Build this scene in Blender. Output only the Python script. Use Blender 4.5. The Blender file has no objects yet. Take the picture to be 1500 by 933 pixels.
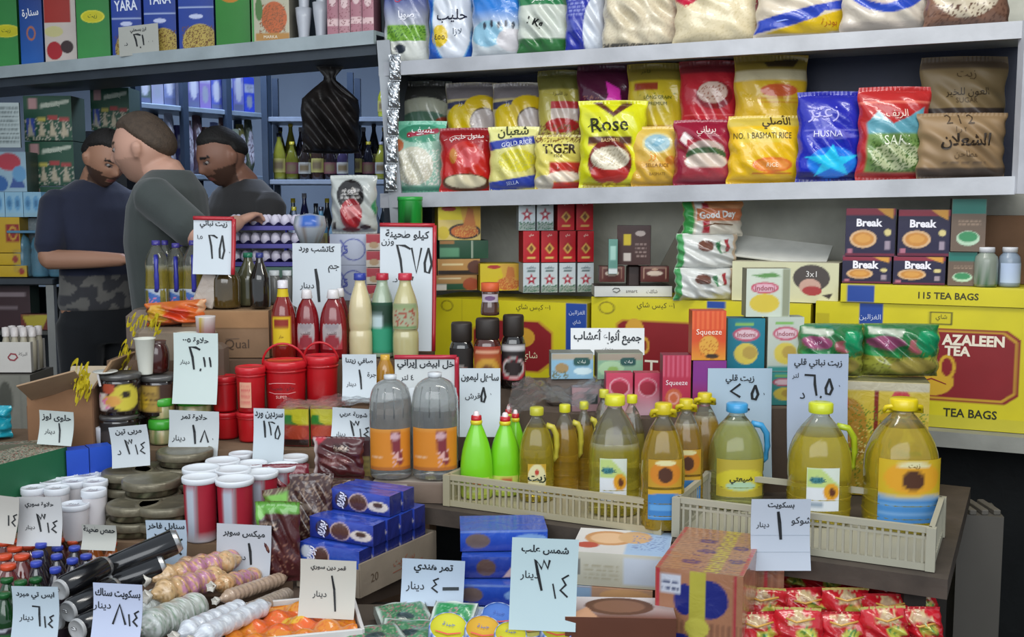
import bpy, math, random
import numpy as np
from mathutils import Matrix, Vector
SC = bpy.context.scene
COL = SC.collection
PI = math.pi
# ------------------------------------------------------------------ camera
F, CX, CY, CAMZ, PITCH = 1600.0, 750.0, 466.5, 1.6, math.radians(6.0)
cd = bpy.data.cameras.new('camera'); cam = bpy.data.objects.new('camera', cd); COL.objects.link(cam)
cd.sensor_width = 36; cd.lens = F/1500*36; cd.clip_start = .05; cd.clip_end = 60
cam.location = (0, 0, CAMZ); cam.rotation_euler = (PI/2-PITCH, 0, 0)
SC.camera = cam
# ------------------------------------------------------------------ world and lights
SC.view_settings.view_transform = 'Standard'; SC.view_settings.look = 'None'
SC.view_settings.gamma = 1; SC.view_settings.use_curve_mapping = False
SC.view_settings.exposure = 0.25
wd = bpy.data.worlds.new('overcast_sky'); SC.world = wd; wd.use_nodes = True
wb = wd.node_tree.nodes['Background']; wb.inputs[0].default_value = (.80, .90, 1.0, 1); wb.inputs[1].default_value = .72
def area(name, loc, rot, sx, sy, power, col):
    l = bpy.data.lights.new(name, 'AREA'); l.shape = 'RECTANGLE'; l.size = sx; l.size_y = sy; l.energy = power; l.color = col
    o = bpy.data.objects.new(name, l); COL.objects.link(o); o.location = loc; o.rotation_euler = rot; return o
area('street_daylight', (-.6, -1.6, 3.1), (math.radians(66), 0, math.radians(-4)), 5.5, 2.4, 135, (.95, .98, 1.0))
area('awning_lamp_light', (.7, 2.5, 3.0), (math.radians(22), 0, 0), 1.6, .25, 20, (1, .97, .9))
area('back_room_lamp_light', (-1.5, 5.7, 2.9), (math.radians(8), 0, 0), 1.4, .2, 34, (.62, .74, 1.0))
# ------------------------------------------------------------------ pixel <-> place
_c, _s = math.cos(PITCH), math.sin(PITCH)
def ray(px, py):
    zc = -(py-CY)/F
    return ((px-CX)/F, _c+_s*zc, zc*_c-_s)
def at(px, py, Y):
    d = ray(px, py); t = Y/d[1]; return Vector((d[0]*t, Y, CAMZ+d[2]*t))
def onz(px, py, z):
    d = ray(px, py); t = (z-CAMZ)/d[2]; return Vector((d[0]*t, d[1]*t, z))
# the shop front: the line of the wall shelves, nearer on the right
LA, LB = Vector((-.51, 4.3)), Vector((1.547, 3.4))
LD = (LB-LA).normalized(); LN = Vector((-LD.y, LD.x))      # LN points to the back
WYAW = math.atan2(LD.y, LD.x)
def lineY(px, off=0.0):
    a = LA+LN*off; k = (px-CX)/F/_c
    # point a+LD*s with x = k*y (k at mid height)
    s = (k*a.y-a.x)/(LD.x-k*LD.y); return a.y+LD.y*s
def wall_pt(s, off=0.0, z=0.0):
    p = LA+LD*s+LN*off; return Vector((p.x, p.y, z))
def s_of(px, off=0.0):
    a = LA+LN*off; k = (px-CX)/F/_c; return (k*a.y-a.x)/(LD.x-k*LD.y)
# ------------------------------------------------------------------ colour
def srgb(c):
    if isinstance(c, str):
        c = [int(c[i:i+2], 16)/255 for i in (0, 2, 4)]
    return tuple(x/12.92 if x <= .04045 else ((x+.055)/1.055)**2.4 for x in c)
# ------------------------------------------------------------------ materials
MATS = {}
def mat(name, rough=.5, metal=0., spec=.5, trans=0., ior=1.45, coat=0., bump=0., bscale=30., bdist=.004, var=.12, vscale=9., fixed=None, alpha=1.0, emit=0, sheen=0):
    if name in MATS: return MATS[name]
    m = bpy.data.materials.new(name); m.use_nodes = True; nt = m.node_tree; N = nt.nodes; L = nt.links
    b = N['Principled BSDF']
    b.inputs['Roughness'].default_value = rough; b.inputs['Metallic'].default_value = metal
    b.inputs['Specular IOR Level'].default_value = spec; b.inputs['Transmission Weight'].default_value = trans
    b.inputs['IOR'].default_value = ior; b.inputs['Coat Weight'].default_value = coat; b.inputs['Coat Roughness'].default_value = .12
    b.inputs['Alpha'].default_value = alpha
    if sheen: b.inputs['Sheen Weight'].default_value = sheen
    tc = N.new('ShaderNodeTexCoord')
    if fixed is None:
        a = N.new('ShaderNodeAttribute'); a.attribute_name = 'Col'; src = a.outputs['Color']
    else:
        r = N.new('ShaderNodeRGB'); r.outputs[0].default_value = (*srgb(fixed), 1); src = r.outputs[0]
    if var:
        n = N.new('ShaderNodeTexNoise'); n.inputs['Scale'].default_value = vscale; n.inputs['Detail'].default_value = 5
        L.new(tc.outputs['Object'], n.inputs['Vector'])
        mr = N.new('ShaderNodeMapRange'); mr.inputs[1].default_value = .3; mr.inputs[2].default_value = .7
        mr.inputs[3].default_value = 1-var; mr.inputs[4].default_value = 1+var*.35
        L.new(n.outputs['Fac'], mr.inputs[0])
        vm = N.new('ShaderNodeVectorMath'); vm.operation = 'SCALE'
        L.new(src, vm.inputs[0]); L.new(mr.outputs[0], vm.inputs['Scale']); src = vm.outputs[0]
    L.new(src, b.inputs['Base Color'])
    if bump:
        n2 = N.new('ShaderNodeTexNoise'); n2.inputs['Scale'].default_value = bscale; n2.inputs['Detail'].default_value = 3
        n2.inputs['Distortion'].default_value = .6
        L.new(tc.outputs['Object'], n2.inputs['Vector'])
        bp = N.new('ShaderNodeBump'); bp.inputs['Strength'].default_value = bump; bp.inputs['Distance'].default_value = bdist
        L.new(n2.outputs['Fac'], bp.inputs['Height']); L.new(bp.outputs['Normal'], b.inputs['Normal'])
        if coat: L.new(bp.outputs['Normal'], b.inputs['Coat Normal'])
    if emit:
        L.new(src, b.inputs['Emission Color']); b.inputs['Emission Strength'].default_value = emit
    MATS[name] = m; return m
CARD = mat('printed_card', .45, bump=.15, bscale=14, var=.08)
BOARD = mat('corrugated_board', .85, bump=.3, bscale=60, bdist=.002, var=.18)
FILM = mat('glossy_film_bag', .28, coat=.5, bump=.55, bscale=20, bdist=.008, var=.06)
WRAP = mat('clear_shrink_wrap', .12, spec=.6, trans=.94, ior=1.15, bump=.8, bscale=26, bdist=.01, var=0, fixed='e8ecee', alpha=.42)
PLAST = mat('moulded_plastic', .32, coat=.25, bump=.05, bscale=8, var=.05)
SOFT = mat('dull_plastic', .5, bump=.08, bscale=12, var=.06)
OIL = mat('oil_in_clear_bottle', .06, trans=.72, ior=1.2, coat=.6, bump=.25, bscale=16, bdist=.004, var=.12, vscale=14)
CLEAR = mat('clear_bottle_plastic', .05, trans=.93, ior=1.08, coat=1, bump=.45, bscale=14, bdist=.004, var=.05)
PAPER = mat('label_paper', .6, var=.05)
INK = mat('printing_ink', .5, var=.0)
METAL = mat('bare_metal', .3, metal=.9, bump=.1, var=.15)
TIN = mat('dull_tin', .35, metal=.55, bump=.3, bscale=40, bdist=.002, var=.25, vscale=30)
PAINT = mat('chipped_shelf_paint', .5, bump=.4, bscale=35, bdist=.002, var=.22, vscale=6)
CLOTH = mat('woven_cloth', .9, bump=.5, bscale=90, bdist=.001, var=.15, sheen=.2)
SKIN = mat('skin', .5, bump=.1, bscale=60, bdist=.001, var=.06)
HAIR = mat('short_hair', .7, bump=1, bscale=160, bdist=.003, var=.3, vscale=60)
WOOD = mat('worn_wood', .7, bump=.5, bscale=24, bdist=.003, var=.35, vscale=12)
WALL = mat('stained_plaster', .9, bump=.8, bscale=7, bdist=.02, var=.45, vscale=3)
# ------------------------------------------------------------------ mesh makers
def mk(name, V, Fq, mt, cols=None, parent=None, smooth=True, tris=None):
    V = np.asarray(V, dtype=np.float32).reshape(-1, 3)
    me = bpy.data.meshes.new(name)
    if isinstance(Fq, np.ndarray):
        n = len(Fq); k = Fq.shape[1]
        me.vertices.add(len(V)); me.vertices.foreach_set('co', V.ravel())
        me.loops.add(n*k); me.loops.foreach_set('vertex_index', Fq.astype(np.int32).ravel())
        me.polygons.add(n); me.polygons.foreach_set('loop_start', np.arange(0, n*k, k, dtype=np.int32))
        me.polygons.foreach_set('loop_total', np.full(n, k, dtype=np.int32)); me.update(calc_edges=True)
    else:
        me.from_pydata(V.tolist(), [], [list(map(int, f)) for f in Fq])
    if smooth: me.polygons.foreach_set('use_smooth', np.ones(len(me.polygons), dtype=bool))
    me.validate(verbose=False)
    if cols is not None:
        a = me.color_attributes.new('Col', 'FLOAT_COLOR', 'POINT')
        c = np.ones((len(V), 4), dtype=np.float32); c[:, :3] = np.asarray(cols, dtype=np.float32)
        a.data.foreach_set('color', c.ravel())
    me.materials.append(mt)
    o = bpy.data.objects.new(name, me); COL.objects.link(o)
    if parent is not None: o.parent = parent
    return o
def tag(o, label=None, cat=None, group=None, kind=None):
    if label: o['label'] = label
    if cat: o['category'] = cat
    if group: o['group'] = group
    if kind: o['kind'] = kind
    return o
def put(o, loc, yaw=0, tilt=0, roll=0):
    o.location = loc; o.rotation_euler = (tilt, roll, yaw); return o
def empty(name, loc=(0, 0, 0), yaw=0):
    o = bpy.data.objects.new(name, None); COL.objects.link(o); o.location = loc; o.rotation_euler = (0, 0, yaw); o.empty_display_size = .05; return o
def dup(root, loc=None, yaw=None, label=None, group=None, rot=None, scale=None, parent=None):
    r = root.copy(); COL.objects.link(r)
    if parent is not None: r.parent = parent
    if loc is not None: r.location = loc
    if yaw is not None: r.rotation_euler = (root.rotation_euler[0], root.rotation_euler[1], yaw)
    if rot is not None: r.rotation_euler = rot
    if scale is not None: r.scale = scale
    if label: r['label'] = label
    if group: r['group'] = group
    for ch in list(root.children):
        c = ch.copy(); COL.objects.link(c); c.parent = r
        for g in list(ch.children):
            d = g.copy(); COL.objects.link(d); d.parent = c
    return r
def gridf(nu, nv, off=0, flip=False):
    i, j = np.meshgrid(np.arange(nu-1), np.arange(nv-1)); a = (j*nu+i).ravel()+off
    f = np.stack([a, a+1, a+nu+1, a+nu], 1)
    return f[:, ::-1] if flip else f
# print on a face: u to the right, v upwards, both 0..1
def paint(U, V, ops, base='ffffff', seed=1):
    if not ops or U.size < 60: return paint1(U, V, ops, base, seed)
    du = abs(U[0, 1]-U[0, 0])*.25; dv = abs(V[1, 0]-V[0, 0])*.25
    return sum(paint1(U+a*du, V+b*dv, ops, base, seed) for a, b in ((-1, -.6), (.6, -1), (1, .6), (-.6, 1)))/4
def paint1(U, V, ops, base='ffffff', seed=1):
    C = np.empty(U.shape+(3,), dtype=np.float64); C[:] = srgb(base)
    rs = np.random.RandomState(abs(int(seed)))
    for op in ops or []:
        k = op[0]; c = np.array(srgb(op[-1])) if isinstance(op[-1], (str, tuple)) else None
        if k == 'bg': C[:] = c; continue
        if k == 'r': m = (U >= op[1]) & (U <= op[3]) & (V >= op[2]) & (V <= op[4])
        elif k == 'e':
            a = op[5] if not isinstance(op[5], (str, tuple)) else 0
            dx, dy = U-op[1], V-op[2]; x = dx*math.cos(a)+dy*math.sin(a); y = -dx*math.sin(a)+dy*math.cos(a)
            m = (x/op[3])**2+(y/op[4])**2 <= 1
        elif k == 'ring':
            q = ((U-op[1])/op[3])**2+((V-op[2])/op[4])**2; m = (q <= 1) & (q > (1-op[5])**2)
        elif k == 'p':
            m = np.zeros(U.shape, bool); P = op[1]; n = len(P)
            for i in range(n):
                (x1, y1), (x2, y2) = P[i], P[(i+1) % n]
                if y1 == y2: continue
                cnd = ((V > min(y1, y2)) & (V <= max(y1, y2))) & (U < (V-y1)*(x2-x1)/(y2-y1)+x1); m ^= cnd
        elif k == 'l':     # stroke
            m = np.zeros(U.shape, bool); P = op[1]; w = op[2]
            for (x1, y1), (x2, y2) in zip(P, P[1:]):
                L2 = (x2-x1)**2+(y2-y1)**2+1e-9; t = np.clip(((U-x1)*(x2-x1)+(V-y1)*(y2-y1))/L2, 0, 1)
                m |= (U-x1-t*(x2-x1))**2+(V-y1-t*(y2-y1))**2 < w*w
        elif k == 'g':     # printed blend between two colours, bottom -> top
            t = np.clip((V-op[1])/(op[2]-op[1]), 0, 1)[..., None]; C[:] = (1-t)*np.array(srgb(op[3]))+t*np.array(srgb(op[4])); continue
        elif k == 'n':     # speckle in a rectangle: u0 v0 u1 v1 density colour
            m = (U >= op[1]) & (U <= op[3]) & (V >= op[2]) & (V <= op[4]) & (rs.rand(*U.shape) < op[5])
        elif k == 'w':     # wavy edge: everything below v = a + b sin(f u + p)
            m = V < op[1]+op[2]*np.sin(op[3]*U+op[4])
        elif k == 's':     # vertical stripes n, duty, v0, v1
            m = ((U*op[1]) % 1 < op[2]) & (V >= op[3]) & (V <= op[4])
        elif k == 'h':     # lines of small print: u0 v0 u1 v1 lines colour
            m = (U >= op[1]) & (U <= op[3]) & (V >= op[2]) & (V <= op[4])
            ln = ((V-op[2])/(op[4]-op[2])*op[5]); gap = np.sin(U*97+np.floor(ln)*5.3)+np.sin(U*53+np.floor(ln)*2.1)
            m &= (ln % 1 < .5) & (gap > -.7)
        C[m] = c
    return C
# ------------------------------------------------------------------ lettering
AR = {}
for ch, code, n in [('ا', 0xFE8D, 2), ('أ', 0xFE83, 2), ('إ', 0xFE87, 2), ('آ', 0xFE81, 2), ('ب', 0xFE8F, 4), ('ة', 0xFE93, 2), ('ت', 0xFE95, 4), ('ث', 0xFE99, 4), ('ج', 0xFE9D, 4), ('ح', 0xFEA1, 4), ('خ', 0xFEA5, 4),
    ('د', 0xFEA9, 2), ('ذ', 0xFEAB, 2), ('ر', 0xFEAD, 2), ('ز', 0xFEAF, 2), ('س', 0xFEB1, 4), ('ش', 0xFEB5, 4), ('ص', 0xFEB9, 4), ('ض', 0xFEBD, 4), ('ط', 0xFEC1, 4), ('ظ', 0xFEC5, 4), ('ع', 0xFEC9, 4), ('غ', 0xFECD, 4),
    ('ف', 0xFED1, 4), ('ق', 0xFED5, 4), ('ك', 0xFED9, 4), ('ل', 0xFEDD, 4), ('م', 0xFEE1, 4), ('ن', 0xFEE5, 4), ('ه', 0xFEE9, 4), ('و', 0xFEED, 2), ('ى', 0xFEEF, 2), ('ي', 0xFEF1, 4)]:
    AR[ch] = (code, n)
def shape(s):
    if not any(c in AR for c in s): return s
    s = s.replace('لا', '\u0001'); out = []
    T = dict(AR); T['\u0001'] = (0xFEFB, 2)
    for i, c in enumerate(s):
        if c not in T: out.append(c); continue
        code, n = T[c]; p = i > 0 and s[i-1] in T and T[s[i-1]][1] == 4; q = n == 4 and i+1 < len(s) and s[i+1] in T
        out.append(chr(code+(3 if p and q else 2 if q else 1 if p else 0)))
    return ''.join(reversed(out))
TC = {}
_tcu = bpy.data.curves.new('glyphs', 'FONT'); _tob = bpy.data.objects.new('glyphs', _tcu); COL.objects.link(_tob)
_tcu.resolution_u = 2
def glyphs(s, bold=0.0):
    k = (s, bold)
    if k in TC: return TC[k]
    _tcu.body = shape(s); _tcu.offset = bold
    dg = bpy.context.evaluated_depsgraph_get(); dg.update()
    me = bpy.data.meshes.new_from_object(_tob.evaluated_get(dg))
    n = len(me.vertices); co = np.empty(n*3, np.float32); me.vertices.foreach_get('co', co); co = co.reshape(-1, 3)[:, :2].copy()
    fs = [tuple(p.vertices) for p in me.polygons]; bpy.data.meshes.remove(me)
    if n: co -= (co.min(0)+co.max(0))/2
    TC[k] = (co, fs); return TC[k]
DIG = {'1': [(.25, 1), (.45, .6), (.62, 0)], '2': [(1, .88), (.6, .98), (.05, 1), (.3, .55), (.45, 0)], '3': [(.98, 1), (.88, .72), (.62, .98), (.5, .7), (.08, 1), (.3, .5), (.55, 0)],
       '4': [(.95, 1), (.35, .82), (.7, .55), (.2, .3), (.9, 0)], '5': [(.55, 1), (.2, .4), (.25, .05), (.6, 0), (.85, .35), (.55, 1)], '6': [(0, 1), (.7, .97), (.72, .55), (.85, 0)],
       '7': [(0, 1), (.5, 0), (1, 1)], '8': [(0, 0), (.45, 1), (1, 0)], '0': [(.4, .45), (.6, .5)], ',': [(.6, .3), (.35, 0)], '/': [(.3, 1), (.7, 0)], '<': [(1, 1), (0, .45), (1, 0)],
       'd': [(1, .9), (.9, .3), (.55, .3), (.5, .6), (.45, .2), (0, 0)]}
def strokes(P, w):
    """flat ribbon along P (metres)"""
    P = [Vector((x, y)) for x, y in P]; V = []; Fs = []
    for i, p in enumerate(P):
        a = P[max(i-1, 0)]; b = P[min(i+1, len(P)-1)]; t = (b-a); t = t.normalized() if t.length > 1e-6 else Vector((1, 0)); n = Vector((-t.y, t.x))
        ww = w*(.75 if i in (0, len(P)-1) else 1); V += [p+n*ww/2, p-n*ww/2]
    for i in range(len(P)-1): Fs.append((2*i, 2*i+1, 2*i+3, 2*i+2))
    return np.array([(v.x, v.y) for v in V], np.float32), Fs
def letter(parent, M, su, sv, specs, name='lettering', off=.0012, mt=None):
    """specs: (text, u, v, height m, colour[, max width m, rot, bold]) or ('#', digit, u, v, w, h, thick, colour) or ('~', [(u,v)..], thick, colour)"""
    VV = []; FF = []; CC = []; n0 = 0
    for sp in specs:
        if sp[0] == '#':
            _, d, u, v, w, h, th, c = sp
            P = [(x*w*su, y*h*sv) for x, y in DIG[d]]
            co, fs = strokes(P, th); co = co+np.array([u*su, v*sv])
        elif sp[0] == '~':
            co, fs = strokes([(u*su, v*sv) for u, v in sp[1]], sp[2]); c = sp[3]
        else:
            s, u, v, h, c = sp[:5]; mw = sp[5] if len(sp) > 5 and sp[5] else None; rot = sp[6] if len(sp) > 6 else 0; bold = sp[7] if len(sp) > 7 else .0
            g, fs = glyphs(s, bold)
            if not len(g): continue
            ext = g.max(0)-g.min(0); k = h/max(ext[1], .3); co = g*k
            if mw and ext[0]*k > mw: co = co*np.array([mw/(ext[0]*k), 1])
            if rot: co = co@np.array([[math.cos(rot), math.sin(rot)], [-math.sin(rot), math.cos(rot)]])
            co = co+np.array([u*su, v*sv])
        P3 = M(np.clip(co[:, 0]/su, 0, 1), np.clip(co[:, 1]/sv, 0, 1), off)
        VV.append(P3); FF += [tuple(i+n0 for i in f) for f in fs]; CC.append(np.tile(srgb(c), (len(co), 1))); n0 += len(co)
    if not VV: return None
    return mk(name, np.concatenate(VV), FF, mt or INK, np.concatenate(CC), parent, smooth=False)
# ------------------------------------------------------------------ boxes
def boxmesh(w, d, h, front, side=None, top=None, base='ffffff', bulge=.0, res=.0055, z0=0, seed=1):
    res = min(res, .0038) if res < .007 else res
    def n(x): return int(max(2, min(140, round(x/res))))+1
    Vs, Fs, Cs = [], [], []; off = 0
    def face(nu, nv, fn, ops, flip=False):
        nonlocal off
        u, v = np.meshgrid(np.linspace(0, 1, nu), np.linspace(0, 1, nv))
        P = fn(u, v); Vs.append(P.reshape(-1, 3)); Fs.append(gridf(nu, nv, off, flip)); Cs.append(paint(u, v, ops, base, seed).reshape(-1, 3)); off += nu*nv
    bl = lambda u, v: -bulge*np.sin(PI*u)**.7*np.sin(PI*v)**.7
    S = lambda *a: np.stack(np.broadcast_arrays(*a), -1)
    face(n(w), n(h), lambda u, v: S((u-.5)*w, -d/2+bl(u, v), z0+v*h), front)
    face(n(d) if side else 2, n(h) if side else 2, lambda u, v: S(w/2+0*u, (u-.5)*d, z0+v*h), side)
    face(n(d) if side else 2, n(h) if side else 2, lambda u, v: S(-w/2+0*u, (.5-u)*d, z0+v*h), side)
    face(n(w) if top else 2, n(d) if top else 2, lambda u, v: S((u-.5)*w, (v-.5)*d, z0+h+0*u), top)
    face(2, 2, lambda u, v: S((.5-u)*w, d/2+0*u, z0+v*h), side[:1] if side else None)
    face(2, 2, lambda u, v: S((.5-u)*w, (v-.5)*d, z0+0*u), side[:1] if side else None)
    M = lambda u, v, o: np.stack([(u-.5)*w, -d/2+bl(u, v)-o, z0+v*h], -1)
    return np.concatenate(Vs), np.concatenate(Fs), np.concatenate(Cs), M
def box(name, w, d, h, front, side=None, top=None, base='ffffff', txt=(), mt=None, bulge=0., parent=None, res=.0055, z0=0, seed=1, toptxt=()):
    V, Fq, C, M = boxmesh(w, d, h, front, side, top, base, bulge, res, z0, seed)
    o = mk(name, V, Fq, mt or CARD, C, parent, smooth=False)
    if txt: letter(o, M, w, h, txt)
    if toptxt: letter(o, lambda u, v, f: np.stack([(u-.5)*w, (v-.5)*d, z0+h+f+0*u], -1), w, d, toptxt, name='top_lettering')
    return o
def plain(name, w, d, h, col, mt, parent=None, loc=(0, 0, 0), yaw=0, bev=.15, rot=None):
    """small solid block with chamfered edges, origin at base centre"""
    b = min(w, d, h)*bev; X = [-w/2, -w/2+b, w/2-b, w/2]; V = []; 
    for z, i in ((0, b), (b, 0), (h-b, 0), (h, b)):
        for x, y in ((-w/2+i, -d/2+b+i), (-w/2+b+i, -d/2+i), (w/2-b-i, -d/2+i), (w/2-i, -d/2+b+i), (w/2-i, d/2-b-i), (w/2-b-i, d/2-i), (-w/2+b+i, d/2-i), (-w/2+i, d/2-b-i)):
            V.append((x, y, z))
    Fs = [tuple(range(7, -1, -1)), tuple(range(24, 32))]
    for k in range(3):
        for j in range(8): Fs.append((8*k+j, 8*k+(j+1) % 8, 8*k+8+(j+1) % 8, 8*k+8+j))
    o = mk(name, V, Fs, mt, np.tile(srgb(col), (32, 1)), parent, smooth=False); o.location = loc
    o.rotation_euler = rot if rot else (0, 0, yaw); return o
def beam(name, a, b, w, h, col, mt, parent=None):
    """bar from a to b (centre line), w across, h vertical thickness"""
    a, b = Vector(a), Vector(b); t = (b-a).normalized(); up = Vector((0, 0, 1)) if abs(t.z) < .9 else Vector((0, 1, 0))
    x = t.cross(up).normalized()*w/2; y = x.cross(t).normalized()*h/2
    V = [p+sx*x+sy*y for p in (a, b) for sx, sy in ((-1, -1), (1, -1), (1, 1), (-1, 1))]
    Fs = [(0, 1, 2, 3), (7, 6, 5, 4)]+[(i, i+4, (i+1) % 4+4, (i+1) % 4) for i in range(4)]
    return mk(name, [tuple(v) for v in V], Fs, mt, np.tile(srgb(col), (8, 1)), parent, smooth=False)
# ------------------------------------------------------------------ pillow bags
def bag(name, w, h, d, ops, base='ffffff', txt=(), mt=None, seed=1, crimp=.05, waist=.05, crumple=.006, parent=None, lean=0., sag=.25, res=.006, sealcol=None, grip=False):
    rs = np.random.RandomState(abs(int(seed))); res *= .75; nu = int(min(110, max(14, w/res)))+1; nv = int(min(130, max(16, h/res)))+1
    ph = rs.rand(12)*6.28; fr = rs.uniform(3, 13, 12)
    def surf(u, v, side, o=0.):
        s = np.clip((v-crimp)/(1-2*crimp), 0, 1)
        a = np.clip(1-np.abs(2*u-1)**2.4, 0, 1)**.55
        q = s**(1-sag*.6)
        b = np.clip(1-np.abs(2*q-1)**3.2, 0, 1)**.6*(1+sag*(.5-s))
        wr = sum(np.sin(fr[i]*u*2+fr[(i+5) % 12]*v*2.4+ph[i]) for i in range(6))*crumple*.35*(.35+a*b)
        edge = np.sin(v*23+ph[1])*.012*w*(np.abs(2*u-1)**3)*np.sign(u-.5)
        y = side*(d/2*a*b+wr*np.minimum(1, 3*a)*b)+side*o
        wid = w*(1-waist*np.sin(PI*s)*(.6+.4*b)) 
        x = (u-.5)*wid+edge
        z = v*h-(.012*h)*np.sin(PI*u)*np.cos(v*PI)*.8
        y = y+lean*v*h
        zig = (v < crimp) | (v > 1-crimp)
        y = np.where(zig, y+.0015*np.sin(u*w*900), y)
        return np.stack([x, y, z], -1)
    u, v = np.meshgrid(np.linspace(0, 1, nu), np.linspace(0, 1, nv))
    Vf = surf(u, v, -1).reshape(-1, 3); Cf = paint(u, v, ops, base, seed).reshape(-1, 3)
    u2, v2 = np.meshgrid(np.linspace(0, 1, max(8, nu//3)), np.linspace(0, 1, max(10, nv//3)))
    Vb = surf(1-u2, v2, 1).reshape(-1, 3); Cb = paint(u2, v2, ops, base, seed).reshape(-1, 3)
    o = mk(name, np.concatenate([Vf, Vb]), np.concatenate([gridf(nu, nv), gridf(u2.shape[1], u2.shape[0], nu*nv)]), mt or FILM, np.concatenate([Cf, Cb]), parent)
    if sealcol:
        us, vs = np.meshgrid(np.linspace(0, 1, 24), np.linspace(1-crimp, 1.0, 3))
        Vs = surf(us, vs, -1, .0012).reshape(-1, 3); mk('top_seal', Vs, gridf(24, 3), mt or FILM, np.tile(srgb(sealcol), (len(Vs), 1)), o)
    if txt: letter(o, lambda uu, vv, of: surf(uu, vv, -1, of+.0015), w, h, txt)
    return o
# ------------------------------------------------------------------ turned shapes
def smoothprof(prof, n=3):
    P = np.array(prof, float)
    for _ in range(n):
        Q = [P[0]]
        for a, b in zip(P, P[1:]): Q += [a*.75+b*.25, a*.25+b*.75]
        Q.append(P[-1]); P = np.array(Q)
    return P
def lathe(name, prof, mt, col=None, ops=None, seg=24, sq=2.0, parent=None, u0=0., u1=1., dz=0, ry=1., smooth=True, round_=0, loc=None, base='ffffff', flute=0., nfl=0, zmix=None, seed=1, flat=False):
    P = smoothprof(prof, round_) if round_ else np.array(prof, float)
    full = (u1-u0) >= .999; U = np.linspace(u0, u1, seg+1)[:-1] if full else np.linspace(u0, u1, seg+1)
    nu = len(U); nv = len(P); hz = P[:, 1].max()-P[:, 1].min() or 1
    u, i = np.meshgrid(U, np.arange(nv)); R = P[i, 0]; Z = P[i, 1]+dz
    cx, cy = -np.sin(2*PI*u), np.cos(2*PI*u)
    if sq != 2: k = (np.abs(cx)**sq+np.abs(cy)**sq)**(-1/sq); R = R*k
    if flute: R = R*(1+flute*np.cos(nfl*2*PI*u))
    V = np.stack([R*cx, R*cy*ry, Z], -1).reshape(-1, 3)
    vv = (Z-dz-P[:, 1].min())/hz
    if ops is not None: C = paint((u-u0)/(u1-u0) if not full else u, vv, ops, base, seed).reshape(-1, 3)
    elif zmix: C = np.array([srgb(zmix[1]) if z < zmix[0] else srgb(zmix[2]) for z in Z.ravel()])
    else: C = np.tile(srgb(col or base), (len(V), 1))
    j, q = np.meshgrid(np.arange(nu if full else nu-1), np.arange(nv-1)); j = j.ravel(); q = q.ravel()
    a = q*nu+j; b = q*nu+(j+1) % nu; Fq = np.stack([a, b, b+nu, a+nu], 1)
    o = mk(name, V, Fq, mt, C, parent, smooth)
    if loc is not None: o.location = loc
    if zmix and mt is OIL:
        o.data.materials.append(CLEAR); zc = Z.ravel()[Fq].mean(1) > zmix[0]; o.data.polygons.foreach_set('material_index', zc.astype(np.int32))
    return o
def lmap(r, z0, h, sq=2., ry=1.):
    """print map on a turned body between z0 and z0+h; u covers the front half"""
    def M(u, v, o):
        a = .25+u*.5; cx, cy = -np.sin(2*PI*a), np.cos(2*PI*a)
        rr = (r(v) if callable(r) else r)+o
        if sq != 2: rr = rr*(np.abs(cx)**sq+np.abs(cy)**sq)**(-1/sq)
        return np.stack([rr*cx, rr*cy*ry, z0+v*h], -1)
    return M
def tube(name, pts, r, mt, col, parent=None, seg=8, rs=None, closed=False):
    P = [Vector(p) for p in pts]; n = len(P); V = []; up = Vector((.13, .2, 1)).normalized()
    for i, p in enumerate(P):
        t = (P[min(i+1, n-1)]-P[max(i-1, 0)]).normalized(); x = t.cross(up)
        x = x.normalized() if x.length > 1e-4 else Vector((1, 0, 0)); y = x.cross(t)
        rr = rs[i] if rs else r
        for k in range(seg): V.append(p+rr*(math.cos(2*PI*k/seg)*x+math.sin(2*PI*k/seg)*y))
    Fs = [(i*seg+k, i*seg+(k+1) % seg, (i+1)*seg+(k+1) % seg, (i+1)*seg+k) for i in range(n-1) for k in range(seg)]
    Fs += [tuple(range(seg))[::-1], tuple(range((n-1)*seg, n*seg))]
    return mk(name, [tuple(v) for v in V], Fs, mt, np.tile(srgb(col), (len(V), 1)), parent)
def arc(c, r, a0, a1, n, plane='xz', sx=1, sy=1):
    out = []
    for i in range(n+1):
        a = a0+(a1-a0)*i/n; x, y = c[0]+r*sx*math.cos(a), (c[1] if plane == 'xy' else c[2])+r*sy*math.sin(a)
        out.append((x, c[1], y) if plane == 'xz' else (x, y, c[2]))
    return out
# ------------------------------------------------------------------ placing by the frame
def spot(x0, y0, x1, y1, Y, zb=None):
    """base centre, width and height of a thing seen in this box when it stands at depth Y"""
    xc = (x0+x1)/2; b = at(xc, y1, Y); t = at(xc, y0, Y); w = at(x1, y1, Y).x-at(x0, y1, Y).x
    if zb is not None: b = Vector((at(xc, (y0+y1)/2, Y).x, Y, zb))
    return b, w, max(.01, t.z-b.z)
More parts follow.
